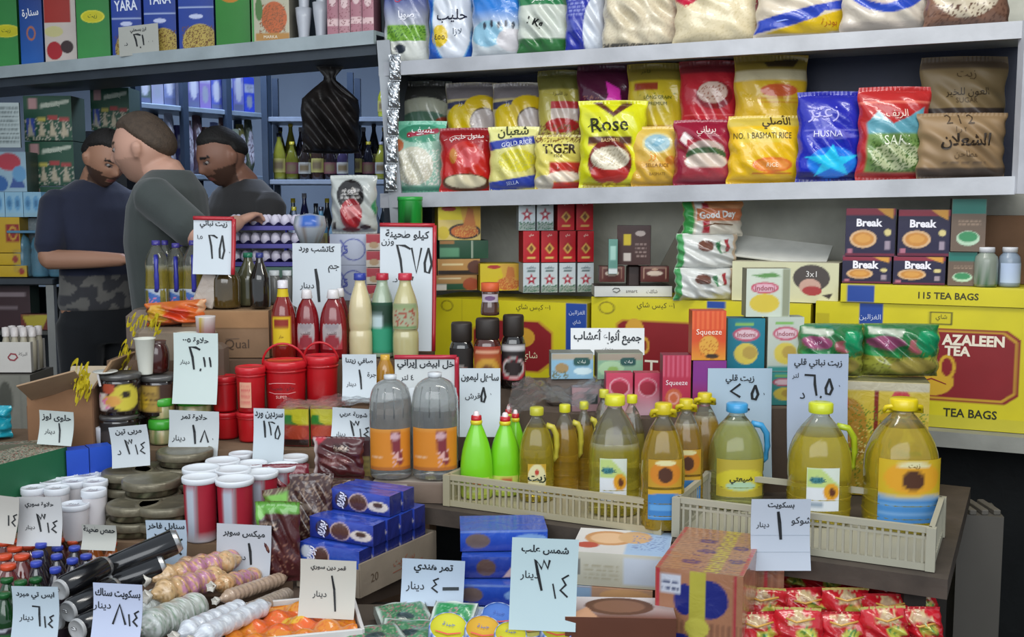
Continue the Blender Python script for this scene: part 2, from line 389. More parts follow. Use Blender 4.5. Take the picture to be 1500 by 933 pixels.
# ================================================================== the setting
def slab(name, P, z0, z1, col, mt, parent=None, kind='structure', top=None):
    """prism over the ground polygon P (counter-clockwise), z0..z1; z may be lists per corner"""
    n = len(P); a = z0 if isinstance(z0, (list, tuple)) else [z0]*n; b = z1 if isinstance(z1, (list, tuple)) else [z1]*n
    V = [(p[0], p[1], a[i]) for i, p in enumerate(P)]+[(p[0], p[1], b[i]) for i, p in enumerate(P)]
    Fs = [tuple(range(n))[::-1], tuple(range(n, 2*n))]+[(i, (i+1) % n, n+(i+1) % n, n+i) for i in range(n)]
    o = mk(name, V, Fs, mt, np.tile(srgb(col), (2*n, 1)), parent, smooth=False)
    if kind and parent is None: o['kind'] = kind
    return o
def W(s, off): p = wall_pt(s, off); return (p.x, p.y)
SR = s_of(1478)
FLOORM = mat('dark_concrete_floor', .8, bump=.5, bscale=20, bdist=.01, var=.5, vscale=5)
slab('floor', [(-6, -3), (6, -3), (6, 9), (-6, 9)], -.1, 0, '3c3a38', FLOORM)
slab('floor_shop', [W(-4.5, .35), W(-.02, .35), (1.2, 8.2), (-5.5, 8.2)], 0.001, .13, '45413c', FLOORM)
slab('wall_right', [W(0, .42), W(3.6, .42), W(3.6, .55), W(0, .55)], 0, 3.2, 'd6d6ca', WALL)
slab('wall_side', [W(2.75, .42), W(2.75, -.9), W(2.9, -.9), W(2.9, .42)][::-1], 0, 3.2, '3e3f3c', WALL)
slab('wall_divider', [W(-.06, .12), W(0.0, .12), (0.75, 7.9), (0.63, 7.9)], 0, 3.2, '4a5058', WALL)
slab('wall_back', [(-5.4, 7.6), (1.1, 7.6), (1.1, 7.75), (-5.4, 7.75)], 0, 3.2, 'a8b6c4', mat('distempered_plaster', .85, bump=.3, bscale=10, bdist=.01, var=.15, vscale=1.5))
slab('wall_left', [(-3.75, 3.2), (-3.6, 3.2), (-3.6, 7.7), (-3.75, 7.7)], 0, 3.2, '3d4648', WALL)
slab('ceiling', [W(-4, -.5), W(3.6, -.5), (1.6, 8.0), (-5.6, 8.0)], 3.2, 3.3, '62646a', WALL)
slab('trim_3', [W(SR+.09, .35), W(SR+.42, .35), W(SR+.42, .41), W(SR+.09, .41)], 1.5, 3.2, '55544c', WALL)
# upper lintel above the overhead shelf
slab('beam', [W(-3.6, .30), W(-.01, .30), W(-.01, .42), W(-3.6, .42)], 2.33, 3.2, '2a3038', WALL)
# ------------------------------------------------------------------ wall shelf unit (white) above the tea cartons
def frontz(px, py): return at(px, py, lineY(px)).z
ZT0, ZT1 = frontz(556, 94), frontz(1478, 33)        # top shelf, upper face, left and right
ZL0, ZL1 = frontz(572, 285), frontz(1478, 260)
def zt(s): return ZT0+(ZT1-ZT0)*s/SR
def zl(s): return ZL0+(ZL1-ZL0)*s/SR
wu = tag(empty('wall_shelf_unit', wall_pt(SR/2, .2, 0)), 'white painted two-tier wall shelf unit carrying the bags of rice and sugar', 'shelf unit')
def plank(name, s0, s1, z0, z1, o0, o1, th, col, parent):
    o = slab(name, [W(s0, o0), W(s1, o0), W(s1, o1), W(s0, o1)], [z0-th, z1-th, z1-th, z0-th], [z0, z1, z1, z0], col, PAINT, kind=None)
    o.parent = parent; o.matrix_parent_inverse = Matrix.Translation(parent.location).inverted(); return o
def child_w(o, parent):
    o.parent = parent; o.matrix_parent_inverse = Matrix.Translation(parent.location).inverted(); return o
plank('shelf', 0, SR, ZT0, ZT1, .006, .41, .02, 'c6c9cf', wu)
plank('shelf', 0, SR, ZL0, ZL1, .006, .41, .02, 'c2c5ca', wu)
plank('front_edge', 0, SR, ZT0+.004, ZT1+.004, -.012, .006, .052, 'b2b4ba', wu)
plank('front_edge', 0, SR, ZL0+.004, ZL1+.004, -.012, .006, .056, 'b2b4ba', wu)
child_w(beam('upright', wall_pt(SR+.02, 0, ZL1-.05), wall_pt(SR+.02, 0, ZT1+.004), .05, .04, 'bcbec6', PAINT), wu)
child_w(beam('upright', at(562, 60, lineY(560)), at(588, 400, lineY(575)), .05, .04, '9fa4aa', PAINT), wu)
plank('back_board', .02, SR, ZT0+.0, ZT1, .405, .415, ZT0-ZL0, '232a44', wu)
# ------------------------------------------------------------------ overhead shelf over the opening
SLf = s_of(-60)
zo = lambda px, py: at(px, py, lineY(px, -.02)).z
ZO0, ZO1 = zo(0, 99)-.0, zo(552, 44)
s00, s01 = s_of(0, -.02), s_of(552, -.02)
ZOl = ZO0+(ZO1-ZO0)*(SLf-s00)/(s01-s00)
def zover(s): return ZOl+(ZO1-ZOl)*(s-SLf)/(s01-SLf)
oh = tag(empty('overhead_shelf', wall_pt(-1, .1, 0)), 'long grey metal shelf over the shop opening carrying blue and green cartons', 'shelf')
plank('shelf', SLf, -.015, ZOl, ZO1, 0, .28, .015, '8c979e', oh)
plank('front_edge', SLf, -.015, ZOl, ZO1, -.02, 0, .052, 'a3aeb2', oh)
plank('underside_rail', SLf, -.015, ZOl-.05, ZO1-.05, .0, .30, .04, '3b424a', oh)
plank('back_panel', SLf, -.015, ZOl+.5, ZO1+.5, .285, .298, .5, '3a4652', oh)
# ------------------------------------------------------------------ ledge under the tea cartons, selling tables
ZLED = at(1500, 640, lineY(1500, -.02)).z
slab('trim_1', [W(.02, -.03), W(2.7, -.03), W(2.7, .41), W(.02, .41)], ZLED-.05, ZLED, '9a9a92', PAINT)
def table(name, P, z, th, col, label, legs, cat='table', lw=.05):
    c = sum((Vector(p) for p in P), Vector((0, 0)))/len(P)
    t = tag(empty(name, (c.x, c.y, 0)), label, cat)
    child_w(slab('table_top', P, z-th, z, col, WOOD, kind=None), t)
    for x, y in legs: child_w(beam('leg', (x, y, 0.0), (x, y, z-th), lw, lw, '2b2622', WOOD), t)
    return t
slab('ledge_shade_panel', [W(.02, .34), W(3.4, .34), W(3.4, .40), W(.02, .40)], 0.0, ZLED-.051, '15191b', WOOD)  # added panel, its near-black colour stands in for the shade below the ledge
TZ = .79
A0 = onz(640, 742, TZ); A1 = onz(1368, 842, TZ); AD = (A1-A0).normalized(); AN = Vector((-AD.y, AD.x, 0))
def A(s, o, z=None): p = A0+AD*s+AN*o; return (p.x, p.y) if z is None else Vector((p.x, p.y, z))
AL = (A1-A0).length
table('oil_table', [A(-.40, -.02), A(AL+.03, -.02), A(AL+.03, .84), A(.10, .84), A(-.02, .30), A(-.40, .26)], TZ, .045, '4a4038', 'dark worn table under the two crates of cooking oil', [A(-.30, .05), A(AL-.05, .05), A(AL-.05, .78), A(.18, .78)])
T0Z, T1Z, T2Z, T3Z = .58, .72, .88, 1.10
table('front_table', [(-1.35, 1.98), (.92, 1.98), (.92, 2.36), (.05, 2.70), (-1.75, 2.80)], T0Z, .03, '3f3833', 'low front table under the soda cans, wafers and biscuits', [(-1.2, 2.05), (.85, 2.05), (.85, 2.3), (-1.6, 2.7)])
def tier(P, z, z0, col, label):
    return tag(slab('display_step', P, z0, z, col, BOARD, kind=None), label, 'display step')
tier([(-1.85, 2.83), (-.42, 2.74), (-.44, 3.14), (-1.95, 3.14)], T1Z, .05, '8a6f56', 'brown board display step under the white cups and the flat tins')
tier([(-2.0, 3.15), (-.47, 3.15), (-.47, 3.46), (-2.05, 3.46)], T2Z, .05, '7c644e', 'brown board display step under the red buckets and green-lidded jars')
tier([(-1.30, 3.47), (-.27, 3.47), (-.27, 3.80), (-1.30, 3.80)], T3Z, .05, '6b5442', 'dark board display step under the ketchup and syrup bottles')
tier([(-.20, 3.40), (.16, 3.40), (.16, 3.62), (-.20, 3.62)], 1.02, TZ, '5b4c40', 'dark board display step under the black jars of instant coffee')
# ================================================================== bags on the wall shelves
def sbag(x0, y0, x1, y1, off, label, ops, base, txt=(), group=None, cat='bag', yaw=-.12, dk=.5, lo=True, name='rice_bag', zb=None, **k):
    """bag standing on the wall shelf, its middle OFF metres behind the shelf edge"""
    xc = (x0+x1)/2; Y = lineY(xc, off); s = s_of(xc, off)
    z = zb if zb is not None else ((zl(s) if lo else zt(s))+.003)
    b, w, h = spot(x0, y0, x1, y1, Y, z)
    w *= 1.07
    o = bag(name, w, h, min(.13, w*dk), ops, base, txt, seed=int(x0+y0), **k)
    put(o, b, yaw); tag(o, label, cat, group or 'bags on the wall shelves'); return o
RICE = ('n', .0, .0, 1, 1, .16, 'cfc7b4')
FR, BK = .085, .25
# lower shelf, front row, left to right
sbag(575, 178, 653, 292, FR, 'pale green clear bag of white rice with a red and white name on top', [('r', 0, .0, 1, .10, '5fa48a'), ('e', .45, .38, .36, .26, 'c9c4ae'), ('n', .1, .12, .9, .6, .3, 'e9e6da'), ('r', 0, .80, 1, 1, '6dbfa0'), ('e', .56, .82, .40, .13, '3f8f70'), ('e', .15, .66, .11, .09, 'b4643c'), ('l', [(.35, .80), (.85, .86)], .035, 'a01f3c')], '9fc4b0',
     [('شيف', .58, .86, .03, 'f4f4f4'), ('~', [(.35, .79), (.8, .84)], .004, 'e8e8f0')], sealcol='7ac2a6')
sbag(646, 188, 722, 290, FR, 'red bag with a curved white Arabic heading and a dish of rice at its foot', [('g', .3, 1, 'c01818', '8c1a20'), ('e', .5, .45, .38, .33, 'c22a22'), ('e', .28, .56, .07, .12, 'c07a28'), ('e', .58, .54, .2, .15, 'd8575a'), ('e', .5, .15, .44, .14, '5f3a22'), ('e', .5, .17, .38, .105, 'd6cbaa')], 'a3161c',
     [('مفتول خليجي', .52, .84, .028, 'f6eee8', .20, .05), ('~', [(.1, .80), (.3, .87), (.7, .87), (.9, .79)], .002, 'e8c8c0')])
sbag(718, 186, 787, 288, FR, 'cream and yellow rice bag with two slanting blue bands', [('g', .2, .9, 'd8cf7a', 'e2de8e'), ('p', [(0, .62), (1, .74), (1, .86), (0, .76)], '2f3f9c'), ('e', .6, .47, .38, .17, 'd6cc2a'), ('n', .2, .3, 1, .6, .3, 'c2bd58'), ('p', [(0, .13), (1, .26), (1, .06), (0, 0)], '2a3f9e')], 'ddd9a0',
     [('شعبان', .5, .91, .045, '3a3f28', .15, .05, .02), ('GOLD RICE', .58, .735, .016, 'e4e8f4', .12, .13), ('SELLA', .5, .13, .013, 'c8d2f0', .1, .13)])
sbag(785, 198, 853, 287, FR, 'yellow bag printed TIGER with a red and white label below the name', [('g', 0, 1, 'cfc04a', 'e0d470'), ('r', .32, .28, .95, .5, 'c23a30'), ('e', .62, .24, .34, .10, 'ecdcc8'), ('r', .3, .0, 1, .14, 'c8342c'), ('e', .2, .12, .2, .14, 'b8b0a0'), ('n', 0, .85, 1, 1, .4, '7c5a2c')], 'd8ca60',
     [('TIGER', .52, .74, .035, '3b2c1a', .13, 0, .03), ('rice', .5, .62, .014, '5a4a20'), ('h', .5, .4, .01, 'f0e8d8')])
sbag(851, 148, 944, 288, .06, 'bright yellow rice bag at the front with a bowl of rice and the word Rose', [('r', .06, .56, .80, .86, 'cfd02e'), ('p', [(.34, .98), (.5, .86), (.66, .98), (.82, .97), (.5, .80), (.2, .98)], '5c3026'), ('r', .12, .50, .78, .585, '5b3a2c'), ('r', .12, .48, .78, .50, 'd8b040'), ('e', .45, .30, .33, .25, '7a2420'), ('e', .45, .17, .28, .12, 'b0302c'), ('e', .45, .34, .29, .13, 'ded4bc'), ('n', .2, .25, .7, .45, .25, 'b8ab90'), ('r', .06, .0, .84, .06, 'a89018'), ('ring', .45, .045, .1, .03, .4, 'e8d838')], 'd6d61e',
     [('Rose', .44, .72, .05, '2c2c14', .17, .05, .01), ('BASMATI', .45, .54, .012, 'e8c890', .12), ('~', [(.12, .69), (.3, .80), (.34, .68), (.2, .66)], .003, '2c2c14')], yaw=-.05, crumple=.009)
sbag(927, 186, 998, 286, FR, 'golden bag with a pale blue round picture near the top', [('g', 0, 1, 'c89a2a', 'd8b858'), ('e', .5, .72, .30, .17, 'cfc48c'), ('e', .5, .72, .25, .14, '93b4bc'), ('p', [(.38, .68), (.55, .82), (.65, .74), (.5, .66)], '6aa0b4'), ('r', .1, .30, .9, .42, 'd2a03c'), ('e', .78, .44, .12, .07, 'c07828')], 'cfa545',
     [('رز', .4, .5, .03, 'e88c20'), ('SELLA RICE', .5, .36, .012, '7a5018', .12), ('BASMATI', .5, .22, .01, '8a6a28', .11)])
sbag(990, 176, 1076, 285, FR, 'dark red rice bag with a green-edged white mound of rice', [('p', [(.15, .82), (.4, .62), (.2, .58), (.08, .7)], 'd8ccc8'), ('p', [(.2, .70), (.8, .70), (.88, .2), (.12, .2)], '9c2a38'), ('e', .5, .52, .30, .16, 'b8a49c'), ('e', .5, .46, .33, .12, '3e5c3a'), ('e', .5, .36, .34, .13, 'cdbcae'), ('r', .12, .10, .9, .28, '9a3540')], '8e1a34', [('برياني', .5, .82, .035, 'e2d0c8')])
sbag(1070, 170, 1176, 280, .10, 'large yellow bag with orange patches, lower of the two yellow bags', [('r', 0, .84, 1, 1, 'c8b04a'), ('r', .12, .60, .68, .80, 'd8bc38'), ('e', .55, .28, .26, .11, 'd8702a'), ('e', .55, .28, .22, .08, 'e28c3c'), ('r', .3, .15, .8, .17, 'c86a1c')], 'e0b41c',
     [('NO. 1 BASMATI RICE', .42, .70, .02, '4a3c14', .2), ('الأصلي', .6, .90, .05, '3a2c18', .2, 0, .02), ('RICE', .55, .28, .014, 'f8e8c8')], group='two large yellow bags')
sbag(1171, 135, 1262, 276, .085, 'shiny blue and violet rice bag with a cyan star at its foot', [('g', .1, 1, '1a2ab4', '2a2c9c'), ('r', 0, .0, 1, .12, '14146a'), ('p', [(.1, .5), (.4, .62), (.9, .5), (.6, .47)], '6a6ac8'), ('e', .5, .22, .36, .17, '1f7ae0'), ('p', [(.1, .28), (.38, .30), (.5, .42), (.58, .28), (.9, .3), (.66, .2), (.75, .08), (.48, .16), (.25, .07), (.34, .2)], '2cc8f4'), ('r', .92, .15, 1, .5, '28a0d8'), ('r', .08, .56, .92, .57, '8a8ae0')], '2824a8',
     [('HUSNA', .42, .53, .02, 'e8e8ff', .14), ('زعتر', .35, .74, .05, 'a8a4e0', .18)], name='sugar_bag')
sbag(1260, 128, 1356, 272, .085, 'red and green bag with blue mountains printed across the middle', [('g', 0, 1, 'a82828', 'b02c2c'), ('p', [(.1, .62), (.25, .72), (.45, .6), (.7, .68), (.9, .78), (.88, .5), (.1, .46)], '5c98a8'), ('p', [(.15, .66), (.25, .74), (.4, .62)], 'a8c8d0'), ('r', .1, .09, .88, .50, '6c8c4c'), ('e', .5, .26, .34, .15, 'b4bc94'), ('n', .15, .1, .85, .45, .25, '44642c'), ('r', 0, .82, 1, .84, 'd87060')], 'a32a2c',
     [('الريف', .5, .70, .03, 'f0d8c8'), ('SAKI', .5, .43, .03, 'e8ecd8', .12)])
sbag(1349, 166, 1466, 264, .09, 'brown paper flour sack with dark Arabic lettering, lower of two', [('r', 0, .0, 1, .16, '4c4038'), ('h', .25, .22, .75, .28, 1, '6a5846')], '8c7354',
     [('الشعلان', .5, .56, .05, '2a2018', .24, 0, .02), ('2 1 2', .45, .90, .03, '4a3a2a', .2), ('٢ ر ا', .45, .73, .02, '5a4a38'), ('مطاحن', .5, .36, .025, '5a4834', .2)], crumple=.01, mt=SOFT, name='flour_sack', dk=.4, group='brown paper flour sacks')
# lower shelf, back row, stacked on bags behind: they stand taller
def bk(x0, y0, x1, y1, label, ops, base, txt=(), **k):
    s = s_of((x0+x1)/2, BK); g = 'bags on the wall shelves, back row'
    if k.get('group'): g = k.pop('group')
    return sbag(x0, y0, x1, y1, BK, label, ops, base, txt, group=g, **k)
bk(586, 120, 660, 290, 'grey-green bag with a red corner behind the pale green rice bag', [('r', 0, .8, 1, 1, '3a3a38'), ('e', .5, .75, .5, .1, 'a8aa98'), ('e', .5, .66, .45, .07, '4e6e5c'), ('e', .9, .60, .2, .08, '93402c'), ('r', 0, 0, 1, .55, '8a9082')], '767c70')
for i, x in enumerate((656, 724)):
    bk(x, 122, x+70, 290, ['yellow and white bag with a blue top band behind the red bag', 'yellow and white bag with a blue top band behind the cream and blue bag'][i], [('r', 0, .85, 1, 1, '7a7478'), ('p', [(0, .82), (.6, .84), (.5, .76), (0, .76)], '3c3f5c'), ('e', .28, .66, .26, .14, 'd8bc14'), ('e', .72, .78, .34, .10, 'd4b51c'), ('e', .78, .64, .26, .12, 'bfb4b0'), ('ring', .78, .64, .28, .13, .1, '5a4a30')], 'c4b684', [('رز', .3, .8, .02, 'c8c8d8')])
bk(790, 104, 852, 288, 'olive yellow bag with a red and white label behind the TIGER bag', [('r', 0, .84, 1, 1, '6c6a34'), ('r', .3, .68, .95, .74, 'c03a3c'), ('r', .3, .58, .95, .68, 'd8c8bc'), ('e', .55, .54, .4, .06, 'b02c2c'), ('n', 0, .4, 1, .55, .4, '7c5434')], 'b8ac50', [('رز الأسرة', .5, .80, .02, '45431c')])
bk(848, 96, 926, 286, 'dark plum bag with a bright magenta patch', [('p', [(.38, .55), (.55, .75), (.5, .86), (.75, .8), (.8, .62), (.75, .5)], 'f23cc0'), ('n', .1, .6, .4, .75, .2, '9a6050')], '521838')
bk(922, 94, 1003, 286, 'yellow bag with lines of small green print behind the golden bag', [('r', 0, .86, .9, 1, '8a7c30'), ('r', .1, .78, .5, .84, '9c4028'), ('r', .05, .0, 1, .5, 'b88c34'), ('n', .2, .7, .8, .76, .1, '7a8a20')], 'cfb92c', [('فاخر', .3, .93, .02, '3a3a18'), ('LONG GRAIN', .5, .72, .012, '5a6218', .16), ('PREMIUM', .5, .67, .012, '5a6218', .16)])
bk(998, 90, 1082, 284, 'red bag with a white oval plate of rice in the back row', [('r', 0, .9, 1, 1, '7a2430'), ('e', .55, .72, .3, .11, '8c1c28'), ('e', .52, .74, .24, .085, 'd8bcae'), ('n', .3, .68, .75, .8, .12, 'a06048'), ('r', .05, .56, 1, .568, 'dc6468')], 'bc2836')
s1 = bk(1078, 82, 1176, 282, 'large yellow bag with a brown top corner, upper of the two yellow bags', [('r', 0, .88, 1, 1, '8f7d34'), ('p', [(.4, .94), (.9, .98), (.8, .9), (.45, .9)], '3c3020'), ('r', 0, .80, 1, .88, 'c9bf9c'), ('e', .6, .72, .26, .05, 'cc5c30'), ('r', .3, .655, .9, .66, 'c46a24'), ('r', .3, .63, .9, .635, 'c46a24')], 'd6b02c', group='two large yellow bags')
bk(1352, 84, 1466, 262, 'brown paper flour sack with a dark band, upper of two', [('r', .05, .50, 1, .58, '3a302c'), ('r', 0, .9, 1, 1, '5a4c3e')], '84704f', [('العون للخير', .5, .70, .03, '3a2e20', .22), ('SUGAR', .5, .64, .016, '5c4a34'), ('زيت', .5, .84, .03, '55442f')], crumple=.01, mt=SOFT, name='flour_sack', dk=.4, group='brown paper flour sacks')
# top shelf
def tb(x0, x1, y1, label, ops, base, txt=(), h=150, off=.09, **k):
    return sbag(x0, y1-h, x1, y1, off, label, ops, base, txt, group='bags on the top wall shelf', lo=False, name=k.pop('name', 'powder_bag'), crimp=.03, **k)
tb(563, 628, 95, 'white and blue washing powder bag with a green patch and red lettering', [('g', .2, .75, 'e4e6e0', '243c90'), ('r', .1, .25, .95, .42, '7cae3c'), ('n', .1, .25, .95, .42, .2, '3e7024'), ('r', 0, 0, 1, .24, 'd8dad2'), ('e', .4, .17, .13, .05, '28303c'), ('e', .2, .92, .2, .09, '26303c')], '2a3c98', [('صويا', .55, .52, .035, 'f0f0f8', .15, 0, .03), ('فستق', .5, .70, .03, 'd83c50', .12)], h=135)
tb(629, 693, 93, 'blue bag with a white oval and a yellow spot printed in Arabic', [('e', .55, .5, .44, .52, 'dadfe8'), ('e', .28, .30, .18, .13, 'e0c020'), ('ring', .55, .5, .46, .54, .05, '6aa8d8'), ('r', 0, 0, .2, .15, '1c50a8')], '1f5cb8', [('حليب', .55, .53, .05, '1c2038', .17, 0, .01), ('لازا', .68, .34, .03, '3a4a5c'), ('٤٥٥', .28, .29, .02, '4a3c10')], h=125)
tb(693, 772, 90, 'sky blue bag with small dark birds standing on white ice', [('g', .35, .6, 'd0d8dc', '2f7cd0'), ('r', 0, 0, 1, .1, 'c6ccd0'), ('e', .3, .3, .3, .16, '8cbcd4'), ('e', .75, .22, .28, .14, 'c8c4c8')]+[('e', .25+.13*i, .40+.02*(i % 2), .03, .045, '2b3444') for i in range(6)], '2f80d4', [('ثلج', .5, .85, .03, 'e8f0ff')], h=120)
tb(760, 832, 84, 'green and white bag with a black handwritten mark', [('r', 0, .22, 1, .66, 'c9cfc4'), ('r', 0, .66, 1, 1, '2f7c4c')], '2f6c38', [('السكر', .5, .74, .035, 'e0ece0', .16), ('1 Kg', .35, .42, .035, '14181a', .12, -.3, .03)], h=112)
tb(830, 888, 80, 'dark blue bag with a white side panel', [('e', .85, .3, .42, .5, 'c4cad4'), ('h', .06, .5, .45, .9, 8, '8890d0'), ('r', .05, .3, .35, .45, '4a54a8')], '25309c', [('٤', .25, .93, .02, 'c8d0f0')], h=110)
tb(886, 996, 72, 'large clear sack of cream coloured rice with a grey foot', [('r', 0, 0, 1, .07, '5c5850'), ('n', 0, 0, 1, 1, .25, 'c6b9a0'), ('h', .2, .8, .7, .95, 3, '8c8478'), ('r', .93, .2, 1, 1, '7a4a34')], 'd3c8ae', h=120, mt=FILM, dk=.45, crumple=.01)
tb(992, 1112, 64, 'sack of cream rice with a red slanting top and red right edge', [('p', [(0, .55), (.1, .45), (1, 1.0), (0, 1)], 'b01c38'), ('r', .93, 0, 1, 1, 'a81c34'), ('n', 0, 0, 1, .5, .15, 'cbbd98')], 'd6c9a8', [('سكر ناعم', .4, .83, .025, 'f0c8c8', .2, .1)], h=115, dk=.45)
tb(1112, 1242, 54, 'cream sack with a yellow patch and a wavy blue ribbon on the shelf middle', [('p', [(0, .22), (.5, .36), (1, .48), (1, .34), (.7, .32), (.6, .22), (0, .06)], '2840a8'), ('p', [(.1, .06), (.9, .34), (.95, .1), (.7, .06)], 'c8a818')], 'c9bdaa', [('بودرة', .75, .17, .025, 'a05a14', .12), ('~', [(.2, .2), (.5, .26)], .006, '7088d0')], h=115, dk=.45)
tb(1238, 1362, 44, 'cream sack with a blue arc over a round dish picture', [('e', .48, .72, .50, .48, '2a48b0'), ('e', .42, .74, .34, .40, 'c8b8b0'), ('e', .42, .66, .2, .24, '7a4c34'), ('n', .25, .5, .6, .9, .3, '93a050'), ('r', 0, .0, 1, .14, 'b4aaa0')], 'c6bdb0', h=112, dk=.45)
tb(1360, 1474, 36, 'brown sack with a large cream oval at the right end of the top shelf', [('e', .45, .62, .45, .50, 'c8bca6'), ('n', 0, 0, 1, .3, .2, '5c4034')], '7c5c4c', h=105, dk=.45)
# ================================================================== cartons on the overhead shelf
def oc(x0, x1, y1, label, ops, base, side, txt=(), h=125, off=.09, yaw=WYAW*.3, d=.12, name='carton', cat='box'):
    xc = (x0+x1)/2; Y = lineY(xc, off); s = s_of(xc, off)
    b, w, hh = spot(x0, y1-h, x1, y1, Y, zover(s)+.003)
    w *= .985
    o = box(name, w, d, hh, ops, [('bg', side)], [('bg', side)], base, txt, bulge=.003, seed=int(x0)+9); put(o, b, yaw); tag(o, label, cat, 'cartons on the overhead shelf'); return o
gr = lambda oy, ox=.5: [('g', 0, 1, '3c9048', '2c7a3a'), ('e', ox, oy, .36, .07, 'c8c020'), ('ring', ox, oy, .36, .07, .12, 'e0d840')]
oc(-24, 38, 97, 'green carton with a small yellow oval, leftmost on the overhead shelf', gr(.42, .72), '2c7c3c', '2a6a34', [('زيت', .72, .42, .02, '3a5a18')])
oc(38, 73, 92, 'narrow blue carton with white Arabic name beside the leftmost green one', [('g', 0, .8, '2460b0', '203a80'), ('r', 0, .85, 1, .95, '9c4050'), ('ring', .5, .36, .2, .08, .3, 'b06a48')], '22509c', '1c3c7c', [('سنارة', .5, .58, .045, 'e8e8f0', .08, .1, .02)])
oc(73, 122, 88, 'white and red carton with fruit at its foot and a red lid', [('r', 0, .45, .85, 1, 'a03028'), ('e', .45, .85, .3, .1, 'd8a0a0'), ('e', .3, .14, .25, .1, 'a8242c'), ('e', .7, .18, .2, .07, '3c2c2c'), ('e', .3, .35, .3, .06, 'c8c088')], 'c8bcb4', 'b0a49c')
oc(120, 171, 84, 'green carton with a yellow oval left of the blue YARA cartons', gr(.48), '2c8440', '2a6e38', [('زيت', .5, .48, .02, '3a5a18')])
for i, (x0, x1, y1) in enumerate(((171, 217, 78), (218, 267, 74), (268, 322, 66))):
    oc(x0, x1, y1, ['blue carton printed YARA, first of three', 'blue carton printed YARA in the middle of three', 'blue carton with an Arabic name, third of the blue three'][i],
       [('r', 0, .41+.02*i, 1, .425+.02*i, 'a8b8e0'), ('e', .6, .08, .5, .2, 'b8a050'), ('n', .1, 0, 1, .26, .3, '6c4420'), ('e', .5, .36, .2, .025, 'c8d0f0')], '22419a', '1c3070',
       [('YARA' if i < 2 else 'يارا', .5, .56+.04*i, .045, 'dfe6f6', .105, .05, .02)])
oc(322, 374, 58, 'green carton with an orange round badge at its top', [('g', 0, 1, '2c7a2c', '348c34'), ('e', .45, .62, .42, .16, 'c07c1c'), ('e', .45, .62, .34, .12, 'd8a020')], '2c7c34', '2a6a2c')
oc(374, 431, 52, 'white carton with orange vegetables between green edges', [('r', 0, 0, .06, 1, '3c9448'), ('e', .6, .26, .34, .17, 'c06030'), ('n', .2, .1, .9, .4, .3, '88502c'), ('e', .2, .35, .1, .12, '507840'), ('r', .1, .02, 1, .1, 'b08040')], 'b9b49c', '9a9484', [('MARKA', .5, .06, .012, 'f0e8d0', .1)])
def small(x0, x1, y0, y1, col, label, prof, mt, grp, off=.08, name='glass_cup', ops=None):
    xc = (x0+x1)/2; Y = lineY(xc, off); s = s_of(xc, off); b, w, h = spot(x0, y0, x1, y1, Y, zover(s)+.003)
    o = lathe(name, [(r*w/2, z*h) for r, z in prof], mt, col, ops=ops, seg=18); put(o, b); tag(o, label, 'cup', grp); return o
cupp = [(0, 0), (.6, 0), (.62, .05), (.7, .3), (.9, .7), (1, 1), (.94, 1), (.6, .12), (0, .1)]
for i, (x0, x1, y0, y1) in enumerate(((433, 457, 12, 48), (458, 482, 4, 44), (434, 456, -26, 9), (459, 484, -34, 2))):
    z = None
    o = small(x0, x1, y0, y1, 'b9bcc4', ['clear glass cup standing on the overhead shelf, left of two', 'clear glass cup standing on the overhead shelf, right of two', 'clear glass cup stacked on the left cup', 'clear glass cup stacked on the right cup'][i], cupp, PLAST, 'glass cups on the overhead shelf')
    if i > 1: o.location.z += .088
for i in range(4):
    x0 = 485+i*17
    oc(x0, x0+17, 44-i*1.5, ['pale pink paper packet, first of four beside the glass cups', 'pale pink paper packet, second of four', 'pale pink paper packet, third of four', 'pale pink paper packet at the end of the overhead shelf'][i], [('r', 0, .2, 1, .34, 'd8b8b8'), ('e', .5, .7, .3, .12, 'dcc0c0'), ('n', 0, 0, 1, 1, .06, '7c4048')], 'a8707c' if i != 1 else 'b08088', '8a5c68', h=62-8*(i % 2), name='pink_packet', cat='packet')
# ================================================================== yellow tea cartons on the ledge
TY, TR, TG = 'd6c81e', '8a1c22', 'c89a2c'
def wbox(name, x0, x1, y0, zb, off, d, label, cat, front, side, top, base, txt=(), group=None, dyaw=0, bulge=0, mt=None, res=.0055, y1=None, toptxt=()):
    """box parallel to the wall: front face OFF behind the shelf line, seen from x0 to x1"""
    sa, sb = s_of(x0, off), s_of(x1, off); w = sb-sa; sm = (sa+sb)/2; p = wall_pt(sm, off); xc = (x0+x1)/2
    if y1 is not None: zb = at(xc, y1, p.y).z
    h = at(xc, y0, p.y).z-zb
    o = box(name, w*.985, d, h, front, side, top, base, txt, mt, bulge, res=res, seed=int(x0), toptxt=toptxt)
    c = wall_pt(sm, off+d/2+bulge, zb); put(o, c, WYAW+dyaw); tag(o, label, cat, group); o['_h'] = zb+h; return o
def octo(x0, y0, x1, y1, c=.08):
    return [(x0+c, y0), (x1-c, y0), (x1, y0+c*1.4), (x1, y1-c*1.4), (x1-c, y1), (x0+c, y1), (x0, y1-c*1.4), (x0, y0+c*1.4)]
def carton_extras(o, w, d, h, tape_u):
    """paper tape over the front edge: a strip of its own"""
    pass
g = 'yellow tea cartons on the ledge'
CZ = at(1030, 440, lineY(1030, .03)).z
